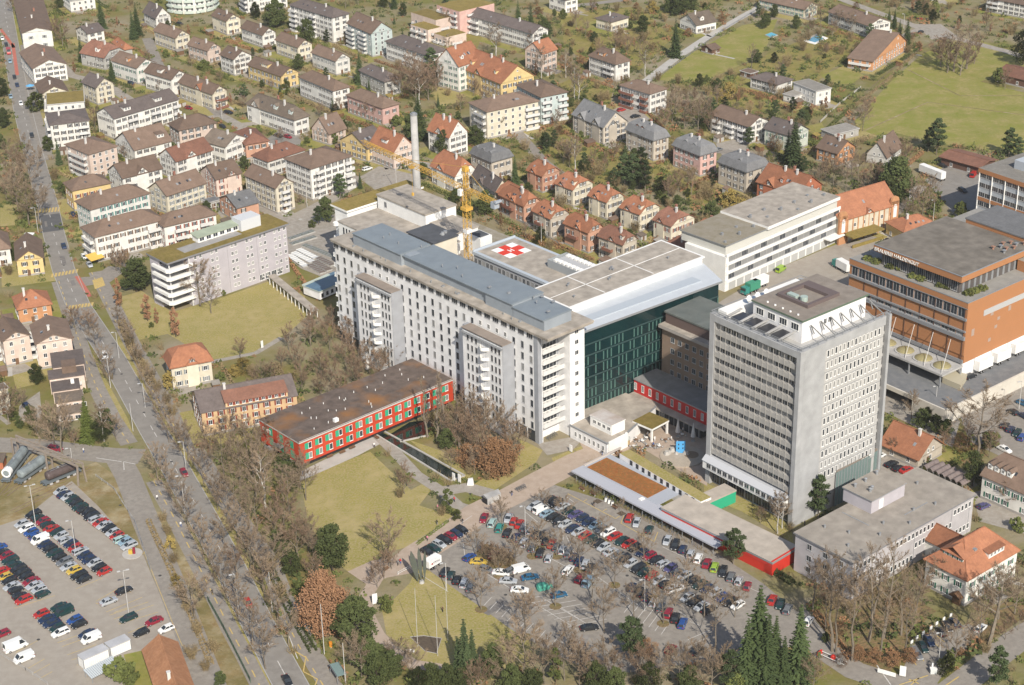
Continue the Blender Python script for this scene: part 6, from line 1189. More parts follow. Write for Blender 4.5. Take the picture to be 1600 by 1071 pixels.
# bottom edge of the park and car park
trees('C727,1056,16 C739,1056,13 C716,1050,10 C731,1062,12,1.1 E770,1060,9 B790,1072,11 B820,1064,16,1.2 B850,1068,13 I868,1066,10,.8 B882,1064,12 B906,1074,12 B946,1068,12 N985,1034,13 N994,1020,10 U1010,1026,5 R1000,1072,11 B1030,1078,12 B1060,1076,12 B1090,1072,13 B1130,1076,12 R960,1060,8 R925,1072,9 G840,1072,4 R752,1075,8 S1182,1075,28,1.15 S1246,1064,21,1.1 S1208,1076,20 S1165,1080,20 S1222,1085,16 S1196,1086,22 E700,1078,7 E675,1076,7 E655,1082,7 E722,1084,7 E800,1085,8 E830,1085,7 E930,1084,9 E1015,1085,9 E960,1082,7 E1075,1086,8 N1140,1082,12 E590,1075,9 E600,1045,6 R735,1085,8 B1110,1085,12 G1150,1085,6 B1270,1085,10')
trees('B752,953,12 B744,870,9 B784,824,9 B843,858,9 B805,892,10 B882,814,8 B942,847,8 B906,892,11 B868,948,11 B821,996,13 B944,988,13 B1006,883,10 B1036,975,12 T1116,1022,19,.8 B1074,925,10 B990,965,10 B1100,965,11 B832,870,7 B870,870,8 B960,915,10 B1020,935,9 B925,935,10 R772,880,6 R795,886,5 R757,875,5 B780,900,8 R826,962,6 B890,1020,9 B1055,948,9 B850,800,7 B1148,965,9 R905,1035,7')
trees('N1146,882,11,1.1 N1278,812,14,.9 W1215,834,14 W1222,826,11 R1188,818,5 H1235,830,2.5')
# wood beside the exit road
trees('T1300,1018,29,.85 T1306,1020,26,.7 T1331,1033,26,.85 T1357,1003,28,.85 T1380,998,29,.85 T1374,1028,20,.8 T1408,993,20,.9 T1414,1028,18,.9 T1290,985,16,.8 B1425,985,12 T1545,1008,23,1.4 B1490,1043,13 B1528,1000,14 B1560,968,14 B1585,960,13 T1270,955,17 T1365,960,18 T1430,960,15 U1395,1040,4 U1340,1030,4 U1365,1035,4 U1420,1035,4 U1315,1040,3.5 U1310,990,3.5 R1335,945,9 R1285,915,8 R1440,940,9 H1330,960,3 H1365,930,4 H1400,940,4 G1478,1052,5 G1486,1040,4 N1556,1082,13,.8 H1300,950,4 H1350,920,4 R1570,1000,6 R1590,985,6 U1500,1030,3 B1465,925,10 R1455,905,8 E1290,1005,3 H1540,1020,3')
# right of the tower
trees('B1528,713,21,1.35 E1519,760,11,.75 E1440,668,6,1.2 E1460,677,6,1.2 E1477,684,6 E1448,660,5 U1500,706,6 R1510,700,8 R1545,715,8 R1475,705,7 B1424,655,9 R1576,792,8,1.1 R1560,775,6 G1588,830,4 B1396,690,7 R1395,715,6 I1450,735,4 G1500,600,2 G1545,700,5,1.2')
# brewery quarter
trees('E1396,325,20,1.1 E1385,330,15 B1425,332,14 B1440,345,13 B1302,292,12 B1322,300,13 B1350,312,12 R1290,284,11 B1278,300,11 B1340,290,13 R1365,300,12 G1462,330,5 G1500,340,6 B1415,350,10 B1452,318,12 R1405,300,11 E1372,292,10 B1330,275,12')
# hillside on the right
trees('T1490,112,24,1.5 T1510,108,23,1.5 R1480,114,16,1.4 R1500,118,15,1.4 R1470,105,14,1.3 R1522,100,14 S1416,78,16 S1404,72,13 S1388,47,11 S1397,45,10 N1463,242,16 N1450,238,11 N1576,246,13 N1590,250,10 E1598,102,17 S1240,264,22,1.2 S1230,258,15 N1238,178,8 E1257,196,7 E1262,188,6 R1415,264,12 R1350,190,9 B1348,205,11 B1355,180,9 B1600,60,10 R1570,140,8 G1560,130,7 H1575,128,6 B1270,35,10 B1282,45,10 R1300,60,9 B1330,55,12 B1310,45,10 G1318,78,5 H1340,85,6 H1255,80,6 R1290,90,7 B1265,62,8 R1540,50,11 H1580,55,6 G1460,22,6 R1430,10,9 R1445,20,8 E1210,28,7 E1200,38,5 E1222,20,6 G1360,100,4 G1320,100,4 R1545,20,9')
trees('S810,52,17 S830,58,17 E850,62,11 E852,96,13 S1055,90,19,1.1 E1005,55,10 E1062,24,11,1.3 E1046,20,9 E1080,16,9 W898,156,18 W905,162,16 W884,122,15 W846,125,17 W1008,120,15 T1174,110,14 B1050,192,14,1.2 B1070,202,14,1.2 B1090,207,14,1.1 B1056,178,13 B1100,192,13 B1080,182,14 R1040,205,11 R1110,210,11 B1120,170,11 R962,78,9 R980,84,9 B950,62,9 R940,90,8 B1000,90,10 F1138,152,7,1.2 F1128,160,5 N1170,230,9 W898,270,17 B890,262,12 R880,255,10 E852,232,7 N1001,292,17 N976,292,14 N1008,300,13 N990,296,15 E1110,347,8,1.1 F1140,322,7 F1160,330,5,1.3 G1130,318,4 R1060,300,9 B1080,305,10 R1045,312,9 R945,272,8 R925,265,8 R960,250,8 R870,290,7 E845,378,6 R822,375,7 H860,390,4 H1020,330,4 G1080,345,3 R1185,260,7 R1210,235,7 H1180,300,5 R1240,290,8 S805,296,14 E1195,45,8 B915,60,9 R900,45,9 G880,30,5 R925,20,8 F1020,20,6 H860,180,6 R838,160,9 E845,150,8 H910,190,6 R870,200,8 B1220,125,9 R1205,150,8 H1230,105,6 B1150,190,9')
# housing quarter
trees('S563,132,16,1.1 E467,110,8 E481,69,13 E432,44,15,1.2 N511,70,8 R630,152,15,1.3 R650,162,15,1.3 R670,157,15,1.3 R641,132,15,1.2 R656,142,14 R682,142,14 W656,163,20 W700,95,14 N675,122,15,1.1 S655,218,20,1.35 E645,222,13 E694,243,11 E743,228,9,1.2 G620,198,5 W775,92,19,1.2 R695,52,12 S616,14,13 E600,12,8 R576,187,9 R592,192,9 B563,182,8 R540,14,11 B560,8,10 R715,40,10 E720,18,9 S160,45,17 S216,58,18 S209,62,15 S128,97,13 S176,127,11,1.2 R98,72,12,1.2 R88,62,11 R148,202,10,1.1 G320,110,5,1.4 R300,105,6 N382,154,7 E209,246,6 R196,248,6 N532,308,10,1.1 C563,295,7 N498,352,8 E510,347,10 G488,356,3 E712,322,7 E758,337,10,1.1 G775,320,5 R730,300,7 E400,30,9 G405,125,3 E410,138,4 G446,140,5 R425,142,6 S438,150,6 R370,118,6 R345,130,6 G260,90,4 R230,100,7 R270,125,6 G195,120,4 G405,210,4 R380,170,6 R250,145,6 B530,180,8 R500,185,7 R470,200,6 G480,225,3 R440,222,6 R515,215,7 G522,225,5 R755,165,9 B770,170,10 R740,150,8 R720,175,8 B780,210,11 W770,205,14 H700,150,4 G690,175,3 R830,80,10 H680,135,4 G725,135,4 R180,265,6 G185,255,4 R330,215,6 R205,290,5 H140,300,3 H280,300,3 G425,300,3 R325,365,5 G262,378,3 R190,418,6 R345,295,5 R20,20,9 B15,250,9 G22,395,4 E25,408,5,.8 H15,430,4 G100,500,2 R60,500,5 R40,560,6 B75,520,6 R470,320,4 R500,290,4 E540,330,3')
# ---- undergrowth between the houses: too many small plants to count
def inpoly(x, y, P):
    c = False; j = len(P)-1
    for i in range(len(P)):
        if (P[i][1] > y) != (P[j][1] > y) and x < (P[j][0]-P[i][0])*(y-P[i][1])/(P[j][1]-P[i][1])+P[i][0]: c = not c
        j = i
    return c
AV = [(min(p[0] for p in P), max(p[0] for p in P), min(p[1] for p in P), max(p[1] for p in P), P) for P in AVOID]
def free(x, y, pad=1.0):
    for a, b_, c, d, P in AV:
        if a < x < b_ and c < y < d and inpoly(x, y, P): return False
    for o, a, w, d in FOOT:
        dx, dy = x-o.x, y-o.y; u = dx*math.cos(a)+dy*math.sin(a); v = -dx*math.sin(a)+dy*math.cos(a)
        if -pad < u < w+pad and -pad < v < d+pad: return False
    return True

# ---- garden plots: a lawn, a paved corner, hedges and a few bushes round every house
def hedge(px, w, h, m, label, world=False, dens=26, group=None):
    p = px if world else [G(*q) for q in px]; V, F = [], []; r = random.Random(int(p[0].x*13+p[0].y*7))
    for a, c in zip(p, p[1:]):
        L = (c-a).length; d = (c-a)/L; n = Vector((-d.y,d.x,0))
        for k in range(int(L*dens*max(.6,h))):
            z = r.random(); f = abs(2*r.random()-1); q = a+d*r.uniform(0,L)+n*(w/2*r.choice([-1,1])*(1 if z < .8 else f)*r.uniform(.7,1.1))+Vector((0,0,h*(z if z < .8 else 1)*r.uniform(.7,1.08))); e = Vector((r.gauss(0,1),r.gauss(0,1),r.gauss(0,1))).normalized(); g = e.orthogonal().normalized()*.2; e = e*.3; i0 = len(V)
            V += [q-e,q+g,q+e,q-g]; F.append((i0,i0+1,i0+2,i0+3))
    o = p[0].copy(); V = [v-o for v in V]; c = ob('hedge', mk('hedge', V, F, m), None, o); tag(c, label, 'hedge', group); return c
rg = random.Random(21); nh = 0; SHEDS = []
for lab, (t_, o, a, w, d) in list(HOUSES.items()):
    X = Vector((math.cos(a), math.sin(a), 0)); Y = Vector((-X.y, X.x, 0)); e1, e2, e3, e4 = rg.uniform(3,6), rg.uniform(3,7), rg.uniform(3,6), rg.uniform(2,5)
    gb = MB(); q = [o-X*e1-Y*e2, o+X*(w+e3)-Y*e2, o+X*(w+e3)+Y*(d+e4), o-X*e1+Y*(d+e4)]; z = .006+.00035*nh
    gb.face([(v.x,v.y,z) for v in q]); tag(ob('garden_plot', gb.mesh('garden_plot', rg.choice([LAWN,MEADOW,LAWN,SOIL,MEADOW]))), kind='structure')
    if rg.random() < .65:
        gb = MB(); s0 = rg.uniform(0,w*.4); u = [o+X*s0-Y*e2*.9, o+X*(s0+rg.uniform(4,8))-Y*e2*.9, o+X*(s0+6)+Y*.2, o+X*s0+Y*.2]; gb.face([(v.x,v.y,z+.012) for v in u]); tag(ob('garden_terrace_paving', gb.mesh('paving', GRAV)), kind='structure')
    nh += 1; short = ' '.join(lab.split()[:10])
    for nm, (u, v) in (('below', (q[0], q[1])), ('left of', (q[0], q[3])), ('right of', (q[1], q[2]))):
        if rg.random() < .3: continue
        n = (v-u).normalized(); A, B = u+n*rg.uniform(0,2), v-n*rg.uniform(0,4); mid = (A+B)/2
        if any(not free(*(A.lerp(B, f)).xy, .4) for f in (0,.25,.5,.75,1)): continue
        m = rg.choice([EVER,GREENB,BROWNB,RUSTD,BROWNB,GREENB]); hedge([A, B], rg.uniform(.8,1.6), rg.uniform(.9,2.0), m, 'hedge %s the %s' % (nm, lab) if len(lab.split()) < 13 else 'hedge %s the %s' % (nm, ' '.join(lab.split()[:12])), True, 14, 'garden hedges')
ns = 0
for lab, (t_, o, a, w, d) in list(HOUSES.items()):
    X = Vector((math.cos(a), math.sin(a), 0)); Y = Vector((-X.y, X.x, 0))
    for k in range(2):
        p = o+X*rg.uniform(-6,w+7)-Y*rg.uniform(3.5,8) if rg.random() < .6 else o-X*rg.uniform(4,8)+Y*rg.uniform(0,d)
        if rg.random() < .45 or not free(p.x, p.y, 1.5) or not free(p.x+2, p.y+2, 1.0) or len(lab.split()) > 11: continue
        if any((p-q).length < 6 for q in SHEDS): continue
        SHEDS.append(p); s_ = thing('garden_shed', ('wooden garden shed','pale garden shed')[k]+' beside the '+lab, 'shed', p, a+rg.uniform(-.1,.1), 'garden sheds'); sw, sd = rg.uniform(2,4), rg.uniform(1.8,3)
        b = MB(); b.box(0,0,0,sw,sd,2.0); part('wall', b, [WOOD if k == 0 else wallm('g')], s_); b = MB(); b.slab([(-.2,-.2,2.0),(sw+.2,-.2,2.0),(sw+.2,sd+.2,2.5),(-.2,sd+.2,2.5)], .12); part('roof', b, [roofm(rg.choice('bemg'))], s_); b = MB(); b.box(sw*.3,-.04,0,sw*.3+.8,-.005,1.8); part('door', b, [WOOD], s_)
        foot(p, a, sw, sd)
    if rg.random() < .7:
        s0 = rg.uniform(0,w); A = o+X*s0; B = o+X*(s0+rg.uniform(-3,3))-Y*rg.uniform(6,11); n_ = (B-A).normalized(); m_ = Vector((-n_.y,n_.x,0))*.7; gb = MB(); gb.face([(v.x,v.y,.052) for v in (A-m_,B-m_,B+m_,A+m_)]); tag(ob('garden_path', gb.mesh('garden_path', PAVE if rg.random() < .5 else GRAV)), kind='structure')
cnt = 0
while cnt < 420:
    px, py = (rg.uniform(0,1600), rg.uniform(0,400)) if rg.random() < .5 else (rg.uniform(830,1500), rg.uniform(0,330))
    if px < 640 and py > 340 or (px > 1300 and py > 90): continue
    p = G(px, py)
    if not free(p.x, p.y, 1.2): continue
    k = rg.choice('GGGEEEHHHKCGFN' if px < 830 else 'GEHHNHHUHFEGHK'); tree(k, 0, 0, {'G': 2.6, 'E': 5.5, 'R': 6, 'H': 4.2, 'K': 5, 'C': 6, 'F': 2.5, 'N': 7, 'U': 3.6}[k]*rg.uniform(.7,1.3), rg.uniform(.8,1.2), p); cnt += 1
# telling plants apart: rank from a landmark, unique per kind
SHORT = [(l, p) for (t, l, p) in LM]
ORD = ['nearest','second nearest','third nearest','fourth nearest','fifth nearest','sixth nearest','seventh nearest','eighth nearest','ninth nearest','tenth nearest']
def rank_labels(items, landmarks, noun):
    "items: list of (object, kind, position); noun: kind -> phrase"
    by = {}
    for it in items: by.setdefault(noun[it[1]], []).append(it)
    for n, its in by.items():
        best = {}
        for l, p in landmarks:
            o = sorted(its, key=lambda it: (it[2]-p).xy.length)
            for k, it in enumerate(o[:20]):
                c = best.get(id(it[0]))
                v = k+(it[2]-p).xy.length/400
                if c is None or v < c[0]: best[id(it[0])] = (v, k, l)
        for it in its:
            if id(it[0]) in best:
                v, k, l = best[id(it[0])]; w = ORD[k] if k < 10 else ['eleventh','twelfth','thirteenth','fourteenth','fifteenth','sixteenth','seventeenth','eighteenth','nineteenth','twentieth'][k-10]+' nearest'
                it[0]['label'] = '%s, %s to %s' % (n, w, l)
            else:
                for c_ in list(it[0].children): bpy.data.objects.remove(c_)
                bpy.data.objects.remove(it[0]); TREES.remove(it)
PLACES = [('the far zebra crossing', G(75,330)), ('the middle zebra crossing', G(100,428)), ('the near zebra crossing', G(126,480)), ('the side street junction', G(215,714)), ('the flag poles', G(665,1000)), ('the helipad cross', G(800,395)), ('the round playground', G(1070,710)), ('the white text trailer', G(675,885)),
  ('the pond canal', G(655,710)), ('the road barrier', G(1300,1030)), ('the swimming pool', G(1275,62)), ('the site cabins', G(170,1035)), ('the tank wagons', G(60,735)), ('the bus shelter', G(528,1056)), ('the green covered jeep', G(851,919)), ('the wavy bicycle shelter', G(1475,735)), ('the round park bed', G(610,880)), ('the big spruce group at the bottom', G(1195,1070)), ('the oak with withered leaves', G(508,990)), ('the bend in the hillside road', G(1450,50)), ('the far end of the main road', G(8,20)), ('the reserved parking signs', G(1465,985)), ('the lower end of the service road', G(525,1080)), ('the lower end of the park path', G(690,1045)),
  ('the middle of the park wood', G(410,800)), ('the middle of the meadow', G(1450,160)), ('the corner of the residence lawn', G(440,530)), ('the lower edge of the large car park', G(945,1055)), ('the path junction by the large car park', G(745,798)), ('the circular garden bed', G(1082,300)), ('the exit road bend', G(1275,1000)), ('the blue roofed pavilion', G(505,448)), ('the covered walkway', G(455,458)), ('the chimney', G(652,330)), ('the yellow crane', G(733,412)), ('the office car park', G(1580,650)), ('the tanker lamp post', G(115,735)), ('the left car park exit', G(285,1000))]
TREEPLACES = SHORT+PLACES
rank_labels(TREES, TREEPLACES, {k: v[1] for k, v in KN.items()})
UG = MB(); ru = random.Random(5); cnt = 0; tries = 0
while cnt < 7500 and tries < 70000:
    tries += 1; px, py = ru.uniform(-30,1630), (ru.uniform(-20,420) if ru.random() < .6 else ru.uniform(-20,1085))
    if 660 < px < 1240 and 790 < py < 1040 or (px < 330 and py > 700): 
        if ru.random() < .8: continue
    p = G(px, py)
    if not free(p.x, p.y): continue
    cnt += 1; m = ru.choice([0,0,1,1,1,2,2,3]); s = ru.uniform(.5,1.4)*(1.5 if ru.random() < .15 else 1)*(1.15 if py < 330 and px > 830 else 1)
    for k in range(ru.randint(16,30)):
        u = Vector((ru.gauss(0,1), ru.gauss(0,1), abs(ru.gauss(0,.8)))).normalized()*ru.uniform(.35,1.2)*s*1.3; u.z *= .9
        if m == 0:
            q = p+Vector((u.x*.5,u.y*.5,.05)); e = Vector((u.x*.6+ru.gauss(0,.2), u.y*.6+ru.gauss(0,.2), s*ru.uniform(.8,2.2))); a = e.orthogonal().normalized()*.05
            UG.face([q-a,q+a,q+e+a*.4,q+e-a*.4], 0)
            for z in range(2): q2 = q+e*ru.uniform(.3,.9); e2 = Vector((ru.gauss(0,.5),ru.gauss(0,.5),ru.uniform(.1,.7)))*s*.8; UG.face([q2-a*.8,q2+a*.8,q2+e2+a*.3,q2+e2-a*.3], 0)
        else:
            q = p+u; e = Vector((ru.gauss(0,1),ru.gauss(0,1),ru.gauss(0,1))).normalized(); g = e.orthogonal().normalized(); e *= .3*s+.06; g *= .2*s+.05; UG.face([q-e,q+g,q+e,q-g], m)
tag(ob('undergrowth', UG.mesh('undergrowth', [BROWNB, GREENB, EVER, RUSTD])), kind='stuff')
# ---- long hedges
for q in [([(960,705),(1000,735),(1050,765)],1.6,1.3,RUSTD,'reddish hedge along the garden terrace above the sedum roof'), ([(190,505),(205,545),(238,602)],2.2,2.0,BROWNB,'brown hedge strip between service road and residence lawn'),
  ([(430,575),(470,660)],2.5,2.2,BROWNB,'brown hedge in the thicket near the red pavilion'), ([(1205,892),(1240,915)],1.6,1.4,EVER,'dark green hedge below the red fronted clinic'), ([(1330,170),(1385,128),(1430,85)],1.0,1.0,BROWNB,'brown hedge along the upper meadow fence'), ([(1290,205),(1335,165)],1.4,1.2,GREENB,'green hedge beside the grey white modern house'),
  ([(232,815),(262,880),(300,965),(330,1040)],1.3,.8,BROWNB,'brown hedge strip beside the car park access road'), ([(440,392),(470,436),(498,470)],1.0,1.2,RUSTD,'rust hedge along the garden frames'), ([(1265,945),(1330,1032)],1.6,.8,RUSTD,'low rust hedge along the exit road'), ([(700,815),(650,852)],.8,.5,GREENB,'low green hedge beside the park lawn'),
  ([(310,108),(352,122)],2.0,2.0,GREENB,'clipped green hedge between two garden rows'), ([(420,885),(455,960),(490,1020)],1.8,1.2,EVER,'dark green hedge beside the service road and oak'), ([(1040,205),(1010,175)],1.0,1.0,RUSTD,'rust hedge by the hillside garages')]: hedge(*q)
# ================================================================ vehicles
CP = {'S': ('silver',(.42,.44,.46)), 'W': ('white',(.72,.72,.70)), 'K': ('black',(.018,.02,.024)), 'N': ('dark blue',(.022,.038,.085)), 'B': ('bright blue',(.022,.07,.24)), 'R': ('red',(.36,.028,.024)), 'D': ('dark red',(.23,.018,.035)), 'G': ('dark green',(.014,.04,.04)),
      'E': ('grey',(.16,.17,.18)), 'Y': ('yellow',(.50,.35,.06)), 'L': ('light blue',(.25,.36,.44)), 'M': ('mint green',(.33,.46,.44)), 'V': ('violet blue',(.07,.065,.16)), 'A': ('lime green',(.26,.40,.05)), 'T': ('teal green',(.03,.22,.19)), 'Q': ('petrol blue',(.02,.10,.19))}
CMAT = {k: mat('car_paint_'+v[0].replace(' ', '_'), v[1], .32, metal=.15 if k in 'SELN' else 0, spec=.5) for k, v in CP.items()}
CGL = mat('car_glass', (.03,.036,.042), .08, spec=.6); HUB = mat('wheel_rim', (.38,.38,.39), .4, metal=.4); LAMP = mat('headlight_lens', (.62,.62,.60), .15); TAIL = mat('tail_light', (.35,.02,.02), .3)
def loft(b, rings, m=0):
    for i in range(len(rings)-1):
        n = len(rings[0]); k = len(b.v); b.v += [tuple(p) for p in rings[i]]+[tuple(p) for p in rings[i+1]]
        for j in range(n-1): b.f.append((k+j,k+j+1,k+n+j+1,k+n+j)); b.m.append(m)
    b.face(rings[0], m); b.face(list(reversed(rings[-1])), m)
def carmeshes(kind):
    L, Wd, cabin, hood, top = {'hatch': (3.95,1.66,(-1.9,-1.45,.15,1.05),.90,1.45), 'estate': (4.5,1.74,(-2.15,-1.85,.3,1.25),.92,1.46), 'saloon': (4.5,1.74,(-1.6,-.95,.35,1.2),.90,1.42), 'van': (4.9,1.9,(-2.35,-2.2,1.1,1.85),1.25,2.0), 'bigvan': (5.8,2.05,(-2.8,-2.7,1.5,2.3),1.35,2.55)}[kind]
    h = L/2; w = Wd/2; body = MB()
    prof = [(-h,.30,.55,.90),(-h+.08,.24,.78,.97),(-h+.45,.22,.90 if kind != 'saloon' else .93,1.0),(-h*.45,.2,hood+.02,1.0),(cabin[3],.2,hood,1.0),(h-.55,.22,hood-.10,.97),(h-.12,.24,.68,.90),(h,.32,.52,.80)]
    rings = []
    for x, zl, zh, k in prof: ww = w*k; rings.append([(x,-ww*.94,zl),(x,-ww,(zl+zh)/2+.05),(x,-ww*.92,zh),(x,ww*.92,zh),(x,ww,(zl+zh)/2+.05),(x,ww*.94,zl)])
    loft(body, rings)
    gl = MB(); a0, a1, b1, b0 = cabin; zb = hood-.04; wt = w*(.74 if top < 1.9 else .86)
    gl.hull([(a0,-w*.9,zb),(b0,-w*.9,zb),(b0,w*.9,zb),(a0,w*.9,zb)], [(a1,-wt,top-.05),(b1,-wt,top-.05),(b1,wt,top-.05),(a1,wt,top-.05)])
    body.hull([(a1-.05,-wt-.02,top-.06),(b1+.04,-wt-.02,top-.06),(b1+.04,wt+.02,top-.06),(a1-.05,wt+.02,top-.06)], [(a1+.1,-wt+.12,top),(b1-.15,-wt+.12,top),(b1-.15,wt-.12,top),(a1+.1,wt-.12,top)])
    for s in (-1, 1):
        body.bar((a0+.02,s*w*.895,zb),(a1,s*wt,top-.06),.12); body.bar((b0,s*w*.895,zb),(b1,s*wt,top-.06),.08)
        m = (a1+b1)/2; body.bar((m,s*w*.91,zb),(m,s*(wt+.01),top-.06),.10)
        if kind in ('van','bigvan'):
            body.hull([(a0-.01,s*w*.88-.03,zb),(b1-.75,s*w*.88-.03,zb),(b1-.75,s*w*.88+.06,zb),(a0-.01,s*w*.88+.06,zb)], [(a1,s*wt-.02,top-.1),(b1-.75,s*wt-.02,top-.1),(b1-.75,s*wt+.04,top-.1),(a1,s*wt+.04,top-.1)])
    wh = MB(); wh.tube((0,-.1,0),(0,.1,0),.32,.32,12,0); wh.tube((0,-.115,0),(0,.115,0),.19,.19,8,1)
    hl = MB(); hl.box(-.06,-.17,-.07,.03,.17,.07)
    return body.mesh('car_body', CMAT['S']), gl.mesh('windows', CGL), wh.mesh('wheel', [BLACK, HUB]), hl.mesh('headlight', LAMP), hl.mesh('tail_light', TAIL), L, w
CM = {k: carmeshes(k) for k in ('hatch','estate','saloon','van','bigvan')}
CARS = []
def car(px, py, ang, col, kind, label=None, group=None, world=None, small=False):
    p = world if world is not None else G(px, py); p = Vector((p.x, p.y, p.z+.06)); body, gl, wh, hl, tl, L, w = CM[kind]
    t = ob('parked_car' if kind not in ('van','bigvan') else 'delivery_van', None, None, p, ang); t['category'] = 'car' if kind not in ('van','bigvan') else 'van'
    if group: t['group'] = group
    o = ob('body', body, t); o.material_slots[0].link = 'OBJECT'; o.material_slots[0].material = CMAT[col]
    ob('windows', gl, t)
    for x in (-L*.31, L*.31):
        for y in (-w+.12, w-.12): ob('wheel', wh, t, (x, y, .31))
    if not small:
        for y in (-w*.62, w*.62): ob('headlight', hl, t, (L/2-.04, y, .60)); ob('tail_light', tl, t, (-L/2+.02, y, .72))
    CARS.append((t, col+kind, p)); 
    if label: t['label'] = label
    return t
def dirang(px, py, vx, vy):
    a = G(px, py); c = G(px+vx, py+vy); d = c-a; return math.atan2(d.y, d.x)
NUM = 'first second third fourth fifth sixth seventh eighth ninth tenth eleventh twelfth thirteenth fourteenth fifteenth sixteenth seventeenth eighteenth nineteenth twentieth twenty-first twenty-second twenty-third twenty-fourth twenty-fifth twenty-sixth twenty-seventh twenty-eighth twenty-ninth thirtieth'.split()
def row(p0, p1, vec, cols, name, group, end='far'):
    n = len(cols); 
    for i, c in enumerate(cols):
        if c == '.': continue
        f = i/(n-1) if n > 1 else 0; a = G(*p0); b_ = G(*p1); p = a.lerp(b_, f)
        k = rnd.choice(['hatch','hatch','estate','saloon','hatch'] if c not in 'Wa' else ['estate','hatch','estate'])
        if c == 'W' and rnd.random() < .2: k = 'van'
        ang = dirang(p0[0], p0[1], *vec)+rnd.uniform(-.035,.035)+(math.pi if rnd.random() < .2 else 0)
        p = p+Vector((rnd.uniform(-.12,.12), rnd.uniform(-.25,.25), 0))
        car(0, 0, ang, c, k, '%s %s, %s from %s end of the %s' % (CP[c][0], {'hatch':'hatchback','estate':'estate car','saloon':'saloon','van':'people carrier'}[k], NUM[i], end, name), group, p)
LV = (-25, 10); GL_ = 'cars in the left car park'; GR_ = 'cars in the large hospital car park'
row((95,770.5),(203,855.5),LV,'SNSGKGKKKSRSKSRMLS','grass edge row',GL_)
row((53,806.5),(163,896),LV,'KGDGRGSSNRSNNSKR','second row by the grass',GL_)
row((35,822),(131,909),LV,'SWBBWNKGKESYKK','third row by the grass',GL_)
row((-2,860),(68,931),LV,'BKDGGKKKDSSG','fourth row by the grass',GL_)
row((2,897),(38,941),LV,'RYKSKKR','fifth row by the grass',GL_)
row((65,963),(90,985),LV,'RNNG','short red to green row',GL_)
AL = dirang(100,950,*LV)
for px, py, c, k, l in [(93,952,'G','saloon','dark green saloon behind the green people carrier, left car park'),(100.5,960,'G','van','dark green people carrier next to a saloon, left car park'),(95,992,'W','estate','white estate car at the near end of the short row'),(117,972,'B','hatch','bright blue hatchback beside a black small car, left car park'),(124,979,'K','hatch','small black hatchback beside the bright blue one'),(137,994,'N','saloon','dark blue saloon behind the white windowed van'),(143,1001.5,'W','van','white van with side windows near the site cabins'),(4,994,'D','hatch','dark red hatchback at the left edge above the white vans'),(25,1014,'W','bigvan','tall white delivery van, rear one of the pair at lower left'),(38,1032,'W','van','white delivery van, nearer one of the pair at lower left'),
   (194,926,'K','saloon','black saloon by the lamp post in the empty bays'),(170,943,'S','saloon','silver saloon alone in the empty bays'),(201,969,'G','estate','dark green estate car below the lamp post'),(241,974,'D','saloon','dark red saloon near the car park exit'),(221,992,'K','hatch','black hatchback left of the tiled shed ridge'),(260,986,'W','hatch','white hatchback behind the orange tiled shed')]:
    car(px, py, AL+(math.pi if px in (25,170,194) else 0), c, k, l, GL_)
UV = (11,-24); 
row((983,813),(995,820),UV,'RS','reserved bay by the bicycle canopy',GR_,'left'); car(1015,830.6,dirang(1015,830,*UV),'G','hatch','dark green hatchback alone in the yellow bay',GR_)
row((1042.5,848),(1168,919),UV,'SKNSWDAKESD','canopy side row',GR_)
row((1207,941),(1231,956),UV,'RGE','canopy side row beyond the spruces',GR_)
HV = (-13,6.5)
row((859,784),(1152,950),HV,'KKSGVNNLEWRGRKNDKSVESKGNSBKW','upper long double row',GR_)
row((835,794),(1108,957),HV,'SWLKKSNSRGKSSEKSKGRSKW.SKSK','lower long double row',GR_)
row((795,812),(914,885),UV,'SRRESKKKRESENNS','middle slanted row',GR_); car(922,891,dirang(922,891,*UV),'K','estate','black estate car at the near end of the middle slanted row',GR_)
row((988,920),(1067,978),UV,'NKNSEDKB','right slanted row',GR_)
row((757,812),(857,875),UV,'DMTKNSEKS','left slanted row',GR_)
row((722,831),(668,865),(17,8),'KNDKSGK','walkway side row',GR_)
row((695,897),(735,921),UV,'KGKSE','lawn side row',GR_)
for px, py, v, c, k, l in [(734,874,(14,-9),'B','hatch','bright blue hatchback on the planted island'),(748,881,(20,1),'Y','saloon','yellow saloon on the planted island'),(783,898,(20,2),'W','saloon','white saloon in the open bays left of the van'),(814,893,(19,-5),'W','van','white small van in the open bays'),(799,895,(14,-6),'E','hatch','grey hatchback between white saloon and white van'),(794,911,(20,1),'S','saloon','silver saloon in the open bays below the white saloon'),(828,905,(19,-3),'Q','saloon','petrol blue saloon with open bays below'),(874,933,(20,-4),'Q','hatch','petrol blue hatchback beneath the tree by the green jeep'),(812,925,(20,1),'W','saloon','white saloon partly hidden by twigs left of the green jeep'),
   (888,894,(14,-17),'W','estate','white estate car parked slantwise in the middle bays'),(907,907,(14,-17),'D','estate','dark estate car right of the slantwise white estate'),(919.5,913,(12,-16),'L','van','light blue people carrier next to the dark estate'),(921,984,(24,-3),'K','saloon','long black saloon in the lower empty bays'),(910,1031,(18,-12),'K','hatch','black hatchback under the trees at the lower edge'),(1048,1018,(14,-16),'D','hatch','dark hatchback at the lower right edge bays'),(1088,1020,(17,-14),'K','saloon','black saloon beside the tall bare tree at the lower edge'),(760,893,(16,5),'E','hatch','grey hatchback beneath the island shrubs'),(771,870,(12,-16),'D','hatch','dark red hatchback behind the planted island'),(1263,974,(14,-20),'W','hatch','white hatchback behind the right hand spruce'),
   (1057,923,(20,-5),'W','estate','white estate car at the head of the empty white bays')]:
    car(px, py, dirang(px, py, *v), c, k, l, GR_)
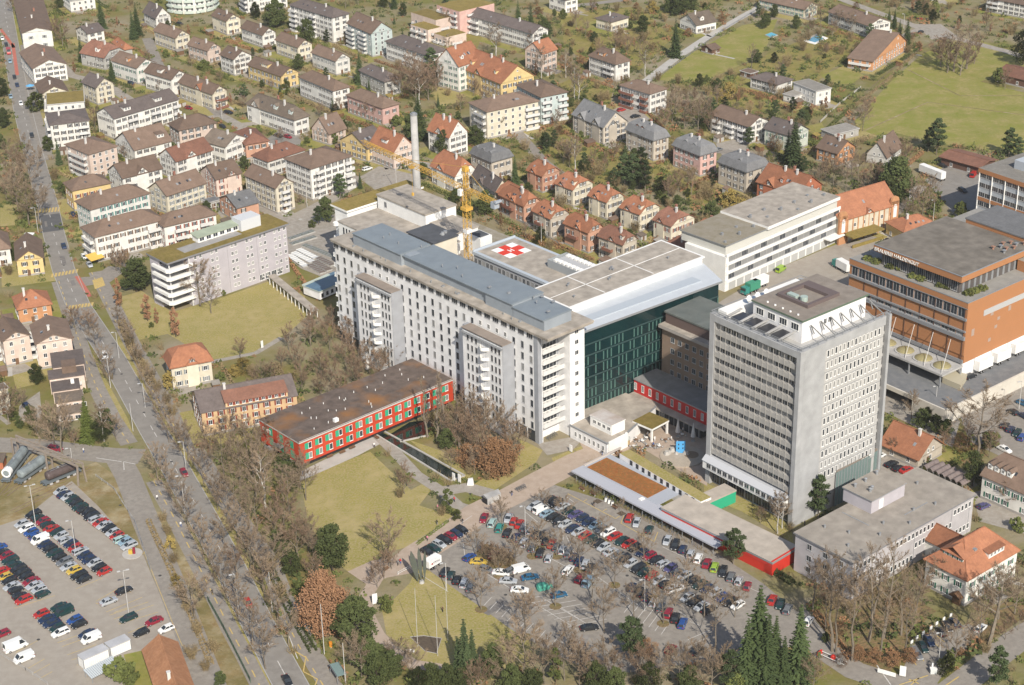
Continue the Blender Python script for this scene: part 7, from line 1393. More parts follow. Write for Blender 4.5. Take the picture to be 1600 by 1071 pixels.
RV = (13,20); row((1432,1025),(1452,1005),RV,'EGN','signed reserved row',"cars in the signed bays",'near'); row((1470,990),(1491,976),RV,'KKN','signed reserved row beyond the gap',"cars in the signed bays",'near')
row((1565,606),(1557,613),(20,7),'RS','bays below the brewery deck wall','cars in the office car park','far'); row((1581,646),(1600,653),(18,10),'KN','middle office bays','cars in the office car park','left'); row((1571,668),(1597,686),(12,-14),'KNGB','bays by the farmhouse street','cars in the office car park','left')
row((1396,557),(1450,587),(22,-4),'KEKGE','shaded lane under the brewery canopy','cars under the brewery canopy','far')
for px, py, v, c, k, l in [(1537,624,(20,8),'D','estate','dark red estate car beneath the large bare tree'),(1598,633,(20,8),'Q','hatch','petrol blue hatchback at the right edge car park'),(1393,728,(18,-8),'K','saloon','black saloon behind the tower, left one'),(1404,735,(18,-8),'K','hatch','black hatchback behind the tower, between saloon and red car'),(1416,737,(18,-8),'R','saloon','red saloon half hidden by the annexe roof'),(1374,715,(15,-6),'W','hatch','white hatchback behind the tower edge'),(1569,705,(20,10),'W','saloon','white saloon on the street by the farmhouse'),(1537,794,(16,-7),'V','hatch','violet blue hatchback between annexe and farmhouse'),(1532,985,(16,-14),'W','hatch','white hatchback below the white villa'),
   (4,62,(3,14),'W','hatch','white car at the far end of the main road'),(10,72,(3,14),'K','hatch','dark car at the far end of the main road'),(16,98,(3,14),'L','hatch','light blue car behind the red van'),(23,123,(4,14),'K','hatch','dark car on the far main road above a white one'),(27,135,(4,14),'N','saloon','dark blue car on the far main road'),(17,153,(4,14),'L','saloon','light blue car on the left lane of the far road'),(33,164,(4,14),'W','hatch','small white car on the far main road'),(50,214,(4,14),'K','hatch','dark car beside the bare roadside trees'),(100,387,(5,13),'N','saloon','dark blue car between the two zebra crossings'),(164,558,(8,14),'W','estate','white estate car on the middle of the main road'),(288,742,(9,14),'D','hatch','dark red car just past the junction'),(388,946,(8,15),'R','hatch','bright red car on the lower main road'),(449,1067,(8,15),'K','saloon','black car at the bottom edge of the main road'),
   (43,638,(14,10),'N','hatch','dark car on the forecourt by the stepped terrace'),(357,178,(14,3),'K','estate','dark estate car on the yard by the cream terrace'),(295,171,(14,3),'D','hatch','dark red car in front of the long white block'),(348,200,(14,6),'K','hatch','dark car below the dark estate in the housing quarter'),(281,39,(14,3),'K','hatch','dark car beside the cream gabled house'),(115,338,(10,16),'N','hatch','dark blue car left of the long white house'),(132,404,(10,14),'W','hatch','white car beside the yellow awning'),(140,416,(10,14),'S','saloon','silver car below the yellow awning'),(435,214,(13,4),'K','saloon','black car beside a dark red one in the yard'),(450,216,(13,4),'D','hatch','dark red car in the yard of the brown roofed houses'),(574,266,(16,-5),'W','estate','white estate car on the street by the chimney'),(464,300,(12,-2),'R','hatch','red car beside the cream gabled block'),(993,184,(16,-3),'K','saloon','black car on the hillside garage forecourt'),(971,174,(14,-3),'R','hatch','red car by the hillside garages'),(1439,52,(12,-6),'K','hatch','dark car on the small hillside car park'),(1437,32,(12,-5),'R','hatch','red car at the top of the hillside car park'),
   (1472,261,(13,5),'K','saloon','black car at the rusty roofed shed'),(1481,261,(13,5),'D','hatch','dark red car in front of the rusty roofed shed'),(1504,300,(14,8),'K','estate','black car in the shade of the banded office'),(1521,276,(10,-10),'R','van','red van at the corner of the banded office'),(1220,424,(16,-10),'A','van','lime green van in the brewery yard'),(87,704,(18,3),'D','estate','dark red estate car behind the tank wagons'),(1516,591,(20,-8),'K','estate','black car on the brewery deck'),(14,84,(3,14),'R','bigvan','large red van on the far main road'),(1123,236,(13,-5),'E','hatch','grey car behind the white block with recessed balconies'),(700,283,(13,6),'K','hatch','dark car behind the orange half hipped house'),(1580,20,(12,4),'S','hatch','silver car below the white house at top right'),(240,182,(12,5),'S','hatch','silver car beside the long white three storey block'),(415,226,(12,4),'W','hatch','white car in the yard of the brown roofed houses'),(205,132,(10,4),'N','hatch','dark blue car behind the small house conifer')]:
    z = 4.62 if (px, py) == (1516,591) else 0
    car(px, py, dirang(px, py, *v), c, k, l, 'cars around the housing streets' if py < 420 else None, G(px, py, z), small=py < 420)
# --- lorries and trailers
def lorry(name, label, px, py, v, L, cabcol, boxcol, z=0, cab=True, hgt_=2.7, cat='lorry'):
    t = thing(name, label, cat, G(px, py, z), dirang(px, py, *v)); b = MB(); b.box(-L/2,-1.2,1.05,L/2,1.2,1.05+hgt_); part('cargo_box', b, [boxcol], t); b = MB(); b.box(-L/2,-.5,.7,L/2+(2.4 if cab else 0),.5,1.04); part('chassis', b, [FRG], t)
    for x in ([-L/2+1.2,-L/2+2.4,L/2-.6]+([L/2+1.6] if cab else [])):
        for y in (-1.0,1.0): ob('wheel', CM['van'][2], t, (x, y, .48), 0, (1.5,1.5,1.5))
    if cab:
        b = MB(); x = L/2+.25; b.hull([(x,-1.15,.7),(x+2.1,-1.15,.7),(x+2.1,1.15,.7),(x,1.15,.7)], [(x,-1.1,2.9),(x+1.8,-1.1,2.9),(x+1.8,1.1,2.9),(x,1.1,2.9)]); part('cab', b, [cabcol], t); b = MB(); b.box(x+1.84,-1,1.8,x+2.05,1,2.6); part('windscreen', b, [CGL], t)
    return t
lorry('articulated_lorry','long white trailer parked below the open shed',1456,277,(40,16),12,WHITE,WHITE,0,False,cat='trailer')
lorry('lorry','white lorry with green cab in the brewery yard',1318,424,(-16,-9),6,CMAT['T'],WHITE); lorry('lorry','white topped lorry with green cab between service building and tower',1186,449,(-24,10),7,CMAT['T'],WHITE); lorry('lorry','second green lorry close behind the white topped one',1176,456,(-24,10),5,CMAT['T'],mat('green_cargo',(.05,.25,.16),.6))
TG = 'white box trailers at the brewery loading wall'
for px, py, l in ((1535,579,'white box trailer nearest the brewery corner'),(1563,566,'white box trailer, middle of the three on the deck'),(1591,552,'white box trailer at the right edge of the deck')): lorry('box_trailer',l,px,py,(24,-11),6.5,WHITE,WHITE,4.62,False,3.0,'trailer')['group'] = TG
t = lorry('exhibition_trailer','white box trailer with dark lettering beside the lawn and the large car park',676,886,(20,-12),5.0,WHITE,WHITE,0,False,2.2,'trailer'); t.scale = (.88,.88,.85)
cu = bpy.data.curves.new('trailer_lettering', 'FONT'); cu.body = 'LTPOLL'; cu.size = 1.0; cu.extrude = .02; so = bpy.data.objects.new('trailer_lettering', cu); COL.objects.link(so); so.parent = t; so.location = (-1.4,-1.23,1.85); so.rotation_euler = (math.pi/2,0,0); cu.materials.append(mat('dark_lettering',(.05,.04,.07)))
b = MB(); b.box(-1.6,-1.235,1.9,-1.0,-1.205,2.4); part('red_mark', b, [mat('red_print',(.5,.05,.03))], t)
# --- covered jeep
t = thing('covered_jeep','jeep wrapped in a wrinkled sea green cover','car',G(851,920),dirang(851,920,18,-4)); b = MB(); r1 = random.Random(3)
R1 = []
for x, w_, z in ((-2.0,.6,1.0),(-1.8,.95,1.7),(-.9,1.0,1.9),(.0,1.0,1.75),(.5,.95,1.2),(1.5,.85,1.05),(1.95,.5,.7)):
    R1.append([(x+r1.uniform(-.1,.1), w_*math.cos(a)*r1.uniform(.9,1.08), .12+z*max(0,math.sin(a))**.6*r1.uniform(.92,1.06)) for a in [math.pi*k/8 for k in range(9)]])
loft(b, R1); part('tarpaulin', b, [mat('sea_green_tarpaulin',(.07,.33,.25),.6,(.05,.24,.18),2,.5)], t)
for x in (-1.2,1.2):
    for y in (-.8,.8): ob('wheel', CM['van'][2], t, (x,y,.33))
# ================================================================ small things
def lamp(px, py, h, label, double=False, group='street lamps', z=0, arm=.9):
    plain = 'pale post' in label or 'pale pole' in label or 'concrete' in label or 'tall pale' in label; t = thing('utility_pole' if plain else 'street_lamp', label, 'pole' if plain else 'street lamp', G(px, py, z), R_(200), group); b = MB(); b.tube((0,0,0),(0,0,h),.11,.07,8); part('pole', b, [mat('pale_pole',(.48,.47,.45),.6)], t)
    if plain: return
    b = MB(); b.bar((0,0,h),(arm,0,h+.12),.1); part('arm', b, [METAL], t); b = MB(); b.box(arm-.2,-.2,h+.05,arm+.55,.2,h+.2); part('lamp_head', b, [mat('lamp_grey',(.46,.46,.45),.5)], t)
    if double: b = MB(); b.bar((0,0,h),(-arm,0,h+.12),.1); b.box(-arm-.55,-.2,h+.05,-arm+.2,.2,h+.2); part('lamp_head', b, [mat('lamp_grey',(.46,.46,.45),.5)], t)
for q in [(56,821,12,'lamp post at the far corner of the left car park',True),(119,866,10,'dark headed lamp post amid the left car park rows'),(201,958,12,'lamp post in the empty bays of the left car park',True),(173,606,10,'tall lamp post left of the main road near the terrace'),(208,674,9,'concrete lamp post at the side street corner'),(227,637,8,'small lamp post between main road and lane'),(291,735,9,'lamp post just below the junction'),(289,800,11,'lamp post left of the main road opposite the park wood'),(373,958,11,'lamp post left of the lower main road'),(426,960,12,'concrete post beside the lane and brown oak'),(507,1023,14,'tall pale post in front of the evergreen tree'),(540,1068,11,'pale post next to the bus shelter'),(186,560,9,'lamp post on the right verge of the main road'),(60,365,10,'lamp post at the far zebra crossing'),(115,735,7,'lamp post behind the tank wagons'),
  (821,838,9,'lamp post beside the red cars in the large car park'),(880,868,10,'lamp post in the middle of the large car park'),(1007,955,9,'lamp post at the right slanted row'),(698,923,8,'lamp post on the lawn edge by the four parked cars'),(1461,642,8,'curved lamp post at the brewery retaining wall'),(1458,345,8,'lamp post behind the small pavilion'),(1466,1040,9,'lamp post in the signed car bays'),(620,300,15,'tall twin floodlight mast behind the rear slab building',True),(725,335,9,'thin lamp post by the laboratory block'),(480,324,8,'lamp post on the street beside the cream gabled block'),(846,383,9,'lamp post at the foot of the brick houses'),(1592,640,9,'lamp post in the office car park'),(1412,44,7,'lamp post on the hillside road'),(347,187,8,'lamp post by the cream terrace yard')]: lamp(*q)
# flag poles and memorial
for px, py, h, l in ((652.8,1011.7,16.2,'thin white flag pole, left of the three on the lawn'),(684,1025,16.5,'thin white flag pole in the planted bed, middle of the three'),(700,1000.4,17.4,'thin white flag pole, right of the three nearest the car park')):
    t = thing('flag_pole', l, 'flag pole', G(px, py), 0, 'flag poles on the lawn'); b = MB(); b.tube((0,0,0),(0,0,h),.07,.045,8); part('pole', b, [mat('pale_pole',(.48,.47,.45),.6)], t); b = MB(); b.tube((0,0,h),(0,0,h+.15),.1,.03,8); part('finial', b, [METAL], t)
t = thing('metal_sculpture','dark upright leaf shaped sculpture at the tip of the lawn','sculpture',G(659,911)); 
for i, (dx, lean, h, w_) in enumerate(((-.9,-.16,8.6,.75),(-.1,-.03,9.6,.5),(.7,.05,8.6,.4))):
    b = MB(); R1 = [[(dx+lean*h*f-w_*s, -.12, .6+h*f),(dx+lean*h*f+w_*s, -.12, .6+h*f),(dx+lean*h*f+w_*s, .12, .6+h*f),(dx+lean*h*f-w_*s, .12, .6+h*f)] for f, s in ((0,.12),(.15,.45),(.4,.95),(.65,1.0),(.85,.7),(1,.08))]
    for q, e in zip(R1, R1[1:]): b.hull(q, e)
    part('leaf', b, [mat('dark_bronze',(.07,.085,.075),.5,(.10,.11,.09),1,.5)], t)
b = MB(); b.tube((0,0,0),(0,0,.7),.7,.5,10); part('base', b, [CONC], t)
k = MB()
for a, c in zip([(641,996),(662,994),(690,998),(682,1022),(664,1018)], [(662,994),(690,998),(682,1022),(664,1018),(641,996)]): k.bar(G(*a)+Vector((0,0,.12)), G(*c)+Vector((0,0,.08)), .1, .12)
tag(ob('bed_edging', k.mesh('bed_edging', KERB)), kind='structure')
r1 = random.Random(2)
def bench(px, py, v, label, col=None):
    t = thing('park_bench', label, 'bench', G(px, py), dirang(px, py, *v), 'benches'); c = col or WOOD
    b = MB(); b.box(-1,-.25,.42,1,.25,.5); part('seat', b, [c], t); b = MB(); b.box(-1,.22,.55,1,.3,.95); part('backrest', b, [c], t)
    for x in (-.8,.8): b = MB(); b.box(x-.06,-.22,0,x+.06,.28,.42); part('leg', b, [CONC], t)
for q in [(641,1021,(16,-1),'white bench between the park path and the flag bed',WHITE),(516,716,(18,-8),'bench in front of the red pavilion, leftmost of four'),(536,709,(18,-8),'bench in front of the red pavilion, second of four'),(551,702,(18,-8),'bench in front of the red pavilion, third of four'),(588,686,(16,8),'bench at the canal end of the red pavilion'),(909,766,(16,9),'dark bench on the pale walkway above the car park'),(926,774,(16,9),'dark bench beside the walkway tree pits'),(960,795,(16,9),'bench next to three white bins'),(604,892,(14,-10),'bench under the big round bare tree')]: bench(*q)
for i, (px, py) in enumerate(((946,784),(951,787),(956,790))):
    t = thing('litter_bin', 'white tilted bin, %s of the three beside the bench' % ('left','middle','right')[i], 'bin', G(px, py), .5, 'white bins beside the bench'); b = MB(); b.tube((0,0,0),(.25,0,1.1),.32,.42,10); part('body', b, [WHITE], t); b = MB(); b.tube((.25,0,1.1),(.27,0,1.2),.44,.44,10); part('lid', b, [METAL], t)
def board(px, py, v, w_, h, label, m=WHITE, cat='sign', base=.3, name='sign_board'):
    t = thing(name, label, cat, G(px, py), dirang(px, py, *v)); b = MB(); b.box(-w_/2,-.08,base,w_/2,.08,base+h); part('panel', b, [m], t); b = MB()
    for x in (-w_/2+.1,w_/2-.1): b.box(x-.05,-.05,0,x+.05,.05,base)
    part('post', b, [METAL], t); return t
board(709,752,(4,2),1.0,2.2,'slim white board at the canal head, left one'); board(718,755,(4,2),1.0,2.4,'slim white board at the canal head, right one'); board(586,945,(4,-1),1.3,2.8,'white notice board beside the park path'); board(892,707,(4,2),1.0,2.0,'white notice post on the lawn patch by the podium'); board(410,545,(4,-2),.9,2.4,'white marker post at the residence lawn path'); board(1385,1056,(14,4),4.2,1.0,'long white sign with dark strip at the exit road'); board(1410,1058,(5,1),1.4,2.6,'white upright panel at the exit road mouth')
SG = 'white signs on posts in the signed car bays'
for i, (px, py) in enumerate(((1424,1012),(1432,1005),(1442,998),(1454,990),(1463,983),(1474,976),(1485,970))): board(px, py, (8,-5), .8, .8, 'white square sign, %s from the exit road in the signed bays' % NUM[i], base=1.2)['group'] = SG
t = thing('electrical_cabinet','pale grey cabinet with a small mast at the park road corner','cabinet',G(1458,1052)); t.scale = (.6,.6,.65); b = MB(); b.box(-1.2,-.8,0,1.2,.8,1.9); part('body', b, [mat('pale_cabinet',(.52,.54,.53),.6)], t); b = MB(); b.box(-1.3,-.9,1.9,1.3,.9,2.05); part('lid', b, [WHITE], t); b = MB(); b.box(-.4,1.2,0,.3,1.8,3.2); part('mast', b, [WHITE], t)
# road barrier with red posts
t = thing('barrier','red and white barrier across the exit road with a red round head','barrier',G(1298,1034),dirang(1298,1034,20,9)); t.scale = (.7,.7,.7); b = MB(); b.box(-5,.0,.9,5,.15,1.1); part('boom', b, [WHITE], t); b = MB(); b.box(-5,1.8,.9,5,1.95,1.1); part('boom', b, [WHITE], t); b = MB(); b.box(-5.2,-.3,0,-4.6,2.2,1.3); part('red_post', b, [mat('signal_red',(.55,.03,.02),.5)], t)
b = MB(); n = 10
for k in range(5): a0, a1 = -1.57+3.14*k/5, -1.57+3.14*(k+1)/5; b.hull([(.95*math.cos(a0)*math.cos(2*math.pi*j/n),.95*math.cos(a0)*math.sin(2*math.pi*j/n),1.3+.95*math.sin(a0)) for j in range(n)], [(.95*math.cos(a1)*math.cos(2*math.pi*j/n),.95*math.cos(a1)*math.sin(2*math.pi*j/n),1.3+.95*math.sin(a1)) for j in range(n)])
part('red_ball', b, [mat('signal_red',(.55,.03,.02))], t, (.2,1,0)); b = MB(); b.box(2.2,.3,0,3.6,1.6,1.6); part('ticket_box', b, [mat('pale_cabinet',(.52,.54,.53))], t)
# bus shelter
t = thing('bus_shelter','glass roofed bus shelter with dark frame at the bottom edge','bus shelter',G(528,1060),dirang(528,1060,14,22)); b = MB(); b.box(-2.6,-1,2.4,2.6,1.2,2.5,0); part('roof', b, [mat('shelter_glass',(.18,.25,.24),.2)], t); b = MB()
for x in (-2.5,2.5):
    for y in (-.9,1.1): b.box(x-.05,y-.05,0,x+.05,y+.05,2.39)
b.bar((-2.6,-1,2.42),(2.6,-1,2.42),.16); b.bar((-2.6,1.2,2.42),(2.6,1.2,2.42),.16); part('frame', b, [FRG], t); b = MB(); b.box(-2.4,1.0,.3,2.4,1.05,2.2); part('rear_pane', b, [GLASS], t)
# planters and orange bins
for px, py, l in ((517,1012,'orange litter bin beside the tall pale post'),(646,887,'orange bin at the corner of the lawn by the trailer')):
    t = thing('litter_bin', l, 'bin', G(px, py)); b = MB(); b.tube((0,0,.2),(0,0,1.5),.38,.42,10); part('body', b, [mat('orange_bin',(.62,.24,.03),.5)], t); b = MB(); b.tube((0,0,0),(0,0,.2),.3,.3,8); part('foot', b, [CONC], t)
# tank wagons, rails, gantry
def wagon(p, q, label, cols, hatch):
    a, c = G(*p), G(*q); v = c-a; t = thing('tank_wagon', label, 'railway wagon', a, math.atan2(v.y, v.x), 'tank wagons on the siding'); L = v.length
    b = MB(); b.box(0,-1.25,1.0,L,1.25,1.3); b.box(0,-1.35,.8,.3,1.35,1.35); b.box(L-.3,-1.35,.8,L,1.35,1.35); part('frame', b, [mat('wagon_grey',(.13,.15,.16),.7)], t)
    b = MB(); n = 16; x0, x1 = 1.1, L-1.1
    R1 = [[(x,1.3*s*math.cos(2*math.pi*j/n),2.75+1.3*s*math.sin(2*math.pi*j/n)) for j in range(n)] for x, s in ((x0,.55),(x0+.25,.88),(x0+.6,1),(x1-.6,1),(x1-.25,.88),(x1,.55))]
    for e, f in zip(R1, R1[1:]): b.hull(e, f)
    part('tank', b, [mat('tank_'+cols[0], cols[1], .55, tuple(x*.7 for x in cols[1]), .6, .5, dirt=.25)], t, smooth=False)
    b = MB(); b.tube((L*.45,0,4.0),(L*.45,0,4.35),.35,.35,8); part('dome', b, [METAL], t); b = MB(); b.box(x0+1.2,-.45,4.06,x1-1.2,-.35,4.12); b.box(x0+1.2,.35,4.06,x1-1.2,.45,4.12); part('catwalk', b, [METAL], t)
    for x in (2.0,3.9,L-3.9,L-2.0):
        for y in (-.85,.85): w_ = MB(); w_.tube((0,-.09,0),(0,.09,0),.5,.5,14); part('wheel', w_, [mat('pale_wheel',(.42,.41,.40),.7)], t, (x,y,.5))
    for y in (-.7,.7): b = MB(); b.tube((-.45,y,1.05),(0,y,1.05),.22,.1,8); part('buffer', b, [mat('wagon_grey',(.13,.15,.16))], t)
    if hatch: b = MB(); b.hull([(x0+.1,1.36*math.cos(2*math.pi*j/n),2.75+1.36*math.sin(2*math.pi*j/n)) for j in range(n)], [(x0+1.8,1.36*math.cos(2*math.pi*j/n),2.75+1.36*math.sin(2*math.pi*j/n)) for j in range(n)]); part('white_band', b, [WHITE], t)
wagon((9,757),(43,712),'grey tank wagon with a white end band, leftmost of three',('grey',(.27,.31,.32)),True); wagon((28,759),(74,727),'grey tank wagon in the middle of the three',('grey',(.27,.31,.32)),False); wagon((68,761),(124,738),'rusty brown tank wagon, rightmost of three',('brown',(.12,.09,.085)),False)
b = MB()
for p, q in (((-5,775),(60,700)),((8,775),(95,712)),((45,772),(140,732)),((20,800),(110,755))):
    a, c = G(*p), G(*q); d = (c-a).normalized(); n = Vector((-d.y,d.x,0))
    for s in (-.75,.75): b.bar(a+n*s+Vector((0,0,.12)), c+n*s+Vector((0,0,.12)), .12, .15)
tag(ob('railway_track', b.mesh('railway_track', mat('rusty_rail',(.20,.15,.11),.7))), kind='structure')
p, q, m_ = G(25,712), G(130,757), G(79,738); v = q-p; t = thing('loading_gantry','weathered wooden gantry beam on posts above the tank wagons','gantry',p,math.atan2(v.y,v.x)); L = v.length; WG = mat('weathered_timber',(.30,.25,.205),.9,(.24,.20,.165),1,.5)
b = MB()
for y in (-.9,.9): b.bar((0,y,6.0),(L,y,6.0),.35,.5)
for k in range(5): b.bar((L*k/5,-.9,6),(L*(k+1)/5,.9,6),.16)
part('beam', b, [WG], t)
for x in (.2,L*.52,L-.3):
    for y in (-.9,.9): b = MB(); b.bar((x,y*(1.0 if x < L-1 else 1.6),0),(x,y,6),.4); part('post', b, [WG], t)
t = thing('signal_hut','small red brown hut left of the tank wagons','hut',G(0,728)); b = MB(); b.box(-3,-2,0,1.5,1.5,2.4); part('wall', b, [wallm('r')], t); b = MB(); b.slab([(-3.3,-2.3,2.4),(1.8,-2.3,2.4),(1.8,1.8,3.1),(-3.3,1.8,3.1)], .2); part('roof', b, [roofm('e')], t)
t = thing('pump_island','yellow and red machine on a round kerbed island in the left car park','machine',G(207,866)); b = MB(); b.tube((0,0,0),(0,0,.2),2.6,2.6,18); part('island', b, [PAVE], t); b = MB(); b.box(-.9,-.4,.2,.1,.4,1.3); part('yellow_box', b, [CMAT['Y']], t); b = MB(); b.box(.2,-.3,.2,.8,.3,1.9); part('red_box', b, [CMAT['D']], t)
# fences, guard rails
def fence(px, h, label, m, step=2.5, rails=2, solid=False):
    p = [G(*q) for q in px]; t = thing('fence', label, 'fence', p[0]); o = p[0]
    for a, c in zip(p, p[1:]):
        a = a-o; c = c-o; n = max(1, int((c-a).length/step)); n = min(n, 40)
        for k in range(n+1): b = MB(); e = a.lerp(c, k/n); b.box(-.05,-.05,0,.05,.05,h); part('post', b, [m], t, e)
        if solid: b = MB(); b.bar(a+Vector((0,0,h/2+.05)), c+Vector((0,0,h/2+.05)), .05, h-.15); part('panel', b, [m], t)
        else:
            for r in range(rails): b = MB(); z = h*(r+1)/rails-.06; b.bar(a+Vector((0,0,z)), c+Vector((0,0,z)), .07); part('rail', b, [m], t)
GF = mat('green_fence',(.10,.15,.11),.6); BF = mat('brown_fence',(.19,.14,.10),.9)
fence([(325,940),(350,985),(392,1068)],1.6,'green panel fence along the left cycle lane',GF,2.5,2,True); fence([(1350,150),(1392,112),(1440,78),(1470,62)],1.2,'brown wooden fence along the upper edge of the meadow',BF); fence([(1282,192),(1310,165),(1345,138)],1.1,'pale garden fence beside the modern house',PAVE,2.5,2,True); fence([(1020,128),(1070,92),(1130,48),(1190,12)],.9,'guard rail along the hillside lane',METAL); fence([(210,815),(222,850),(236,893)],.9,'guard rail at the edge of the left car park',METAL); fence([(150,745),(178,765),(200,800),(210,815)],.8,'pale guard rail beside the access road',CONC); fence([(750,300),(820,352),(875,385)],1.3,'light wall like fence behind the helipad building',CONC,3,2,True); fence([(622,899),(641,889)],1.0,'short white railing at the corner of the lawn',WHITE)
fence([(0,1024),(40,1048),(75,1071)],.9,'pale guard rail at the bottom of the left car park',CONC)
# swimming pool, cover
PW_ = mat('pool_water',(.10,.28,.42),.1,(.14,.34,.48),.6,.5)
a, c, d = T('30',(215,258)), T('30',(300,212)), T('30',(372,240)); e = T('30',(290,278)); q = [G(*a), G(*e), G(*d), G(*c)]; o = q[0].copy()
t = thing('swimming_pool','blue swimming pool with pale surround among brown shrubs','pool',o); b = MB(); b.prism([(v.x-o.x,v.y-o.y) for v in q], 0, .3, bottom=False); part('surround', b, [WHITE], t); ce = sum((v-o for v in q), Vector())/4; b = MB(); b.prism([tuple((ce+(v-o-ce)*.68).xy) for v in q], .3, .34); part('water', b, [PW_], t)
q = [G(*T('30',z)) for z in ((-20,222),(20,240),(62,222),(20,206))]; o = q[0].copy(); t = thing('covered_pool','small pool under a flat turquoise cover','pool',o); b = MB(); b.prism([(v.x-o.x,v.y-o.y) for v in q], 0, .4); part('rim', b, [PAVE], t); ce = sum((v-o for v in q), Vector())/4; b = MB(); b.prism([tuple((ce+(v-o-ce)*.85).xy) for v in q], .4, .5); part('cover', b, [mat('turquoise_cover',(.12,.40,.52),.5)], t)
# awning, parasol
t = thing('shop_awning','yellow sloping awning over the corner shop','awning',G(*T('01',(585,600))),dirang(146,411,22,-7)); b = MB(); b.slab([(-2.6,-2.8,2.3),(2.8,-2.8,2.3),(2.8,1.2,3.4),(-2.6,1.2,3.4)], .12); part('cloth', b, [mat('yellow_awning',(.62,.40,.09),.8)], t); b = MB()
for x in (-2.5,2.7): b.bar((x,-2.7,2.2),(x,1.2,2.6),.08)
part('arm', b, [METAL], t)
t = thing('parasol','open sky blue parasol beside the main road','parasol',G(48,142)); b = MB(); b.hull([(2*math.cos(2*math.pi*j/8),2*math.sin(2*math.pi*j/8),2.4) for j in range(8)], [(.1*math.cos(2*math.pi*j/8),.1*math.sin(2*math.pi*j/8),3.1) for j in range(8)]); part('canopy', b, [mat('sky_blue_cloth',(.12,.36,.60),.7)], t); b = MB(); b.tube((0,0,0),(0,0,2.4),.05,.05,6); part('pole', b, [METAL], t)
t = thing('white_gazebo','small white gazebo beside the golden yellow house','gazebo',G(46,376)); b = MB(); b.hull([(-1.8,-1.8,2.3),(1.8,-1.8,2.3),(1.8,1.8,2.3),(-1.8,1.8,2.3)], [(-.1,-.1,3.1),(.1,-.1,3.1),(.1,.1,3.1),(-.1,.1,3.1)]); part('canopy', b, [WHITE], t); b = MB()
for x in (-1.7,1.7):
    for y in (-1.7,1.7): b.box(x-.05,y-.05,0,x+.05,y+.05,2.3)
part('post', b, [METAL], t)
for px, py, h, l in ((1059,683,6.2,'closed white parasol, left one in the shaded courtyard'),(1083,690,6.2,'closed white parasol, right one near the playground')):
    t = thing('closed_parasol', l, 'parasol', G(px, py)); b = MB(); b.tube((0,0,.3),(0,0,h),.08,.06,6); part('pole', b, [METAL], t); b = MB(); b.tube((0,0,1.6),(0,0,3.2),.75,.5,8); b.tube((0,0,3.2),(0,0,h-.3),.5,.06,8); part('folded_cloth', b, [mat('pale_cloth',(.55,.53,.50),.9)], t); b = MB(); b.tube((0,0,0),(0,0,.3),.6,.6,10); part('base', b, [CONC], t)
t = thing('closed_parasol','tall closed white parasol at the left bay of the ward block','parasol',G(575,583)); b = MB(); b.tube((0,0,1.5),(0,0,4),.8,.6,8); b.tube((0,0,4),(0,0,6.4),.6,.08,8); part('folded_cloth', b, [mat('pale_cloth',(.55,.53,.50))], t); b = MB(); b.tube((0,0,0),(0,0,1.6),.08,.08,6); part('pole', b, [METAL], t)
# cafe canopy, playground
o, a, w, d = frame(T('22',(755,505)), T('22',(868,562)), T('22',(965,500)), 4.2); t = thing('cafe_canopy','flat mossy canopy on white columns in the courtyard','canopy',o,a); b = MB(); b.box(0,0,3.7,w,d,4.3,0,1); part('roof', b, [WHITE, roofm('m')], t)
for x, y in ((.4,.4),(w-.5,.4),(.4,d-.5),(w-.5,d-.5)): b = MB(); b.box(x-.25,y-.25,0,x+.25,y+.25,3.69); part('column', b, [WHITE], t)
b = MB(); b.box(2,d*.55,0,w-1.5,d-.8,3.4); part('kiosk', b, [mat('dark_kiosk',(.10,.09,.08),.8)], t)
t = thing('playground','round sand playground with rocks and a sky blue play wall','playground',G(1066,714)); b = MB(); b.tube((0,0,0),(0,0,.3),6.2,6.2,28); part('sand_ring', b, [mat('playground_sand',(.42,.36,.29),.95,(.36,.31,.25),.8,.5)], t); b = MB(); b.tube((2.6,.5,.3),(2.6,.5,.36),2.0,2.0,20); part('sand_pit', b, [mat('dark_sand',(.22,.17,.12),.95)], t)
b = MB(); b.box(-1.6,1.6,.3,1.0,1.9,3.9); part('blue_wall', b, [mat('sky_blue_wall',(.08,.33,.62),.6)], t); b = MB()
for x in (-.9,.3):
    for z in (1.6,2.8): b.box(x-.16,1.56,z,x+.16,1.595,z+.45)
part('wall_hole', b, [DARK], t)
for i in range(7):
    b = MB(); r_ = random.Random(i); s = r_.uniform(.5,1.1); b.hull([(s*math.cos(j*1.05)*r_.uniform(.8,1.2),s*math.sin(j*1.05)*r_.uniform(.8,1.2),0) for j in range(6)], [(s*.6*math.cos(j*1.05),s*.6*math.sin(j*1.05),s*.9) for j in range(6)]); part('rock', b, [mat('pale_rock',(.40,.38,.35),.9)], t, (-4.2+i*.9, 1.2+((i*7) % 3)*.9, .3))
b = MB(); b.tube((0,0,0),(0,0,1.2),.5,.4,10); part('water_column', b, [METAL], t, (1.2,1.6,.3))
t = thing('glass_dome','small glass dome with an ochre base at the podium edge','skylight',G(975,693)); b = MB(); b.tube((0,0,0),(0,0,1.6),1.7,1.7,16); part('base', b, [mat('ochre_base',(.45,.33,.18),.8)], t); b = MB(); n = 14
for k in range(4): a0, a1 = 1.57*k/4, 1.57*(k+1)/4.02; b.hull([(1.8*math.cos(a0)*math.cos(2*math.pi*j/n),1.8*math.cos(a0)*math.sin(2*math.pi*j/n),1.6+1.4*math.sin(a0)) for j in range(n)], [(1.8*math.cos(a1)*math.cos(2*math.pi*j/n),1.8*math.cos(a1)*math.sin(2*math.pi*j/n),1.6+1.4*math.sin(a1)) for j in range(n)])
part('dome', b, [mat('dome_glass',(.45,.47,.46),.2)], t)
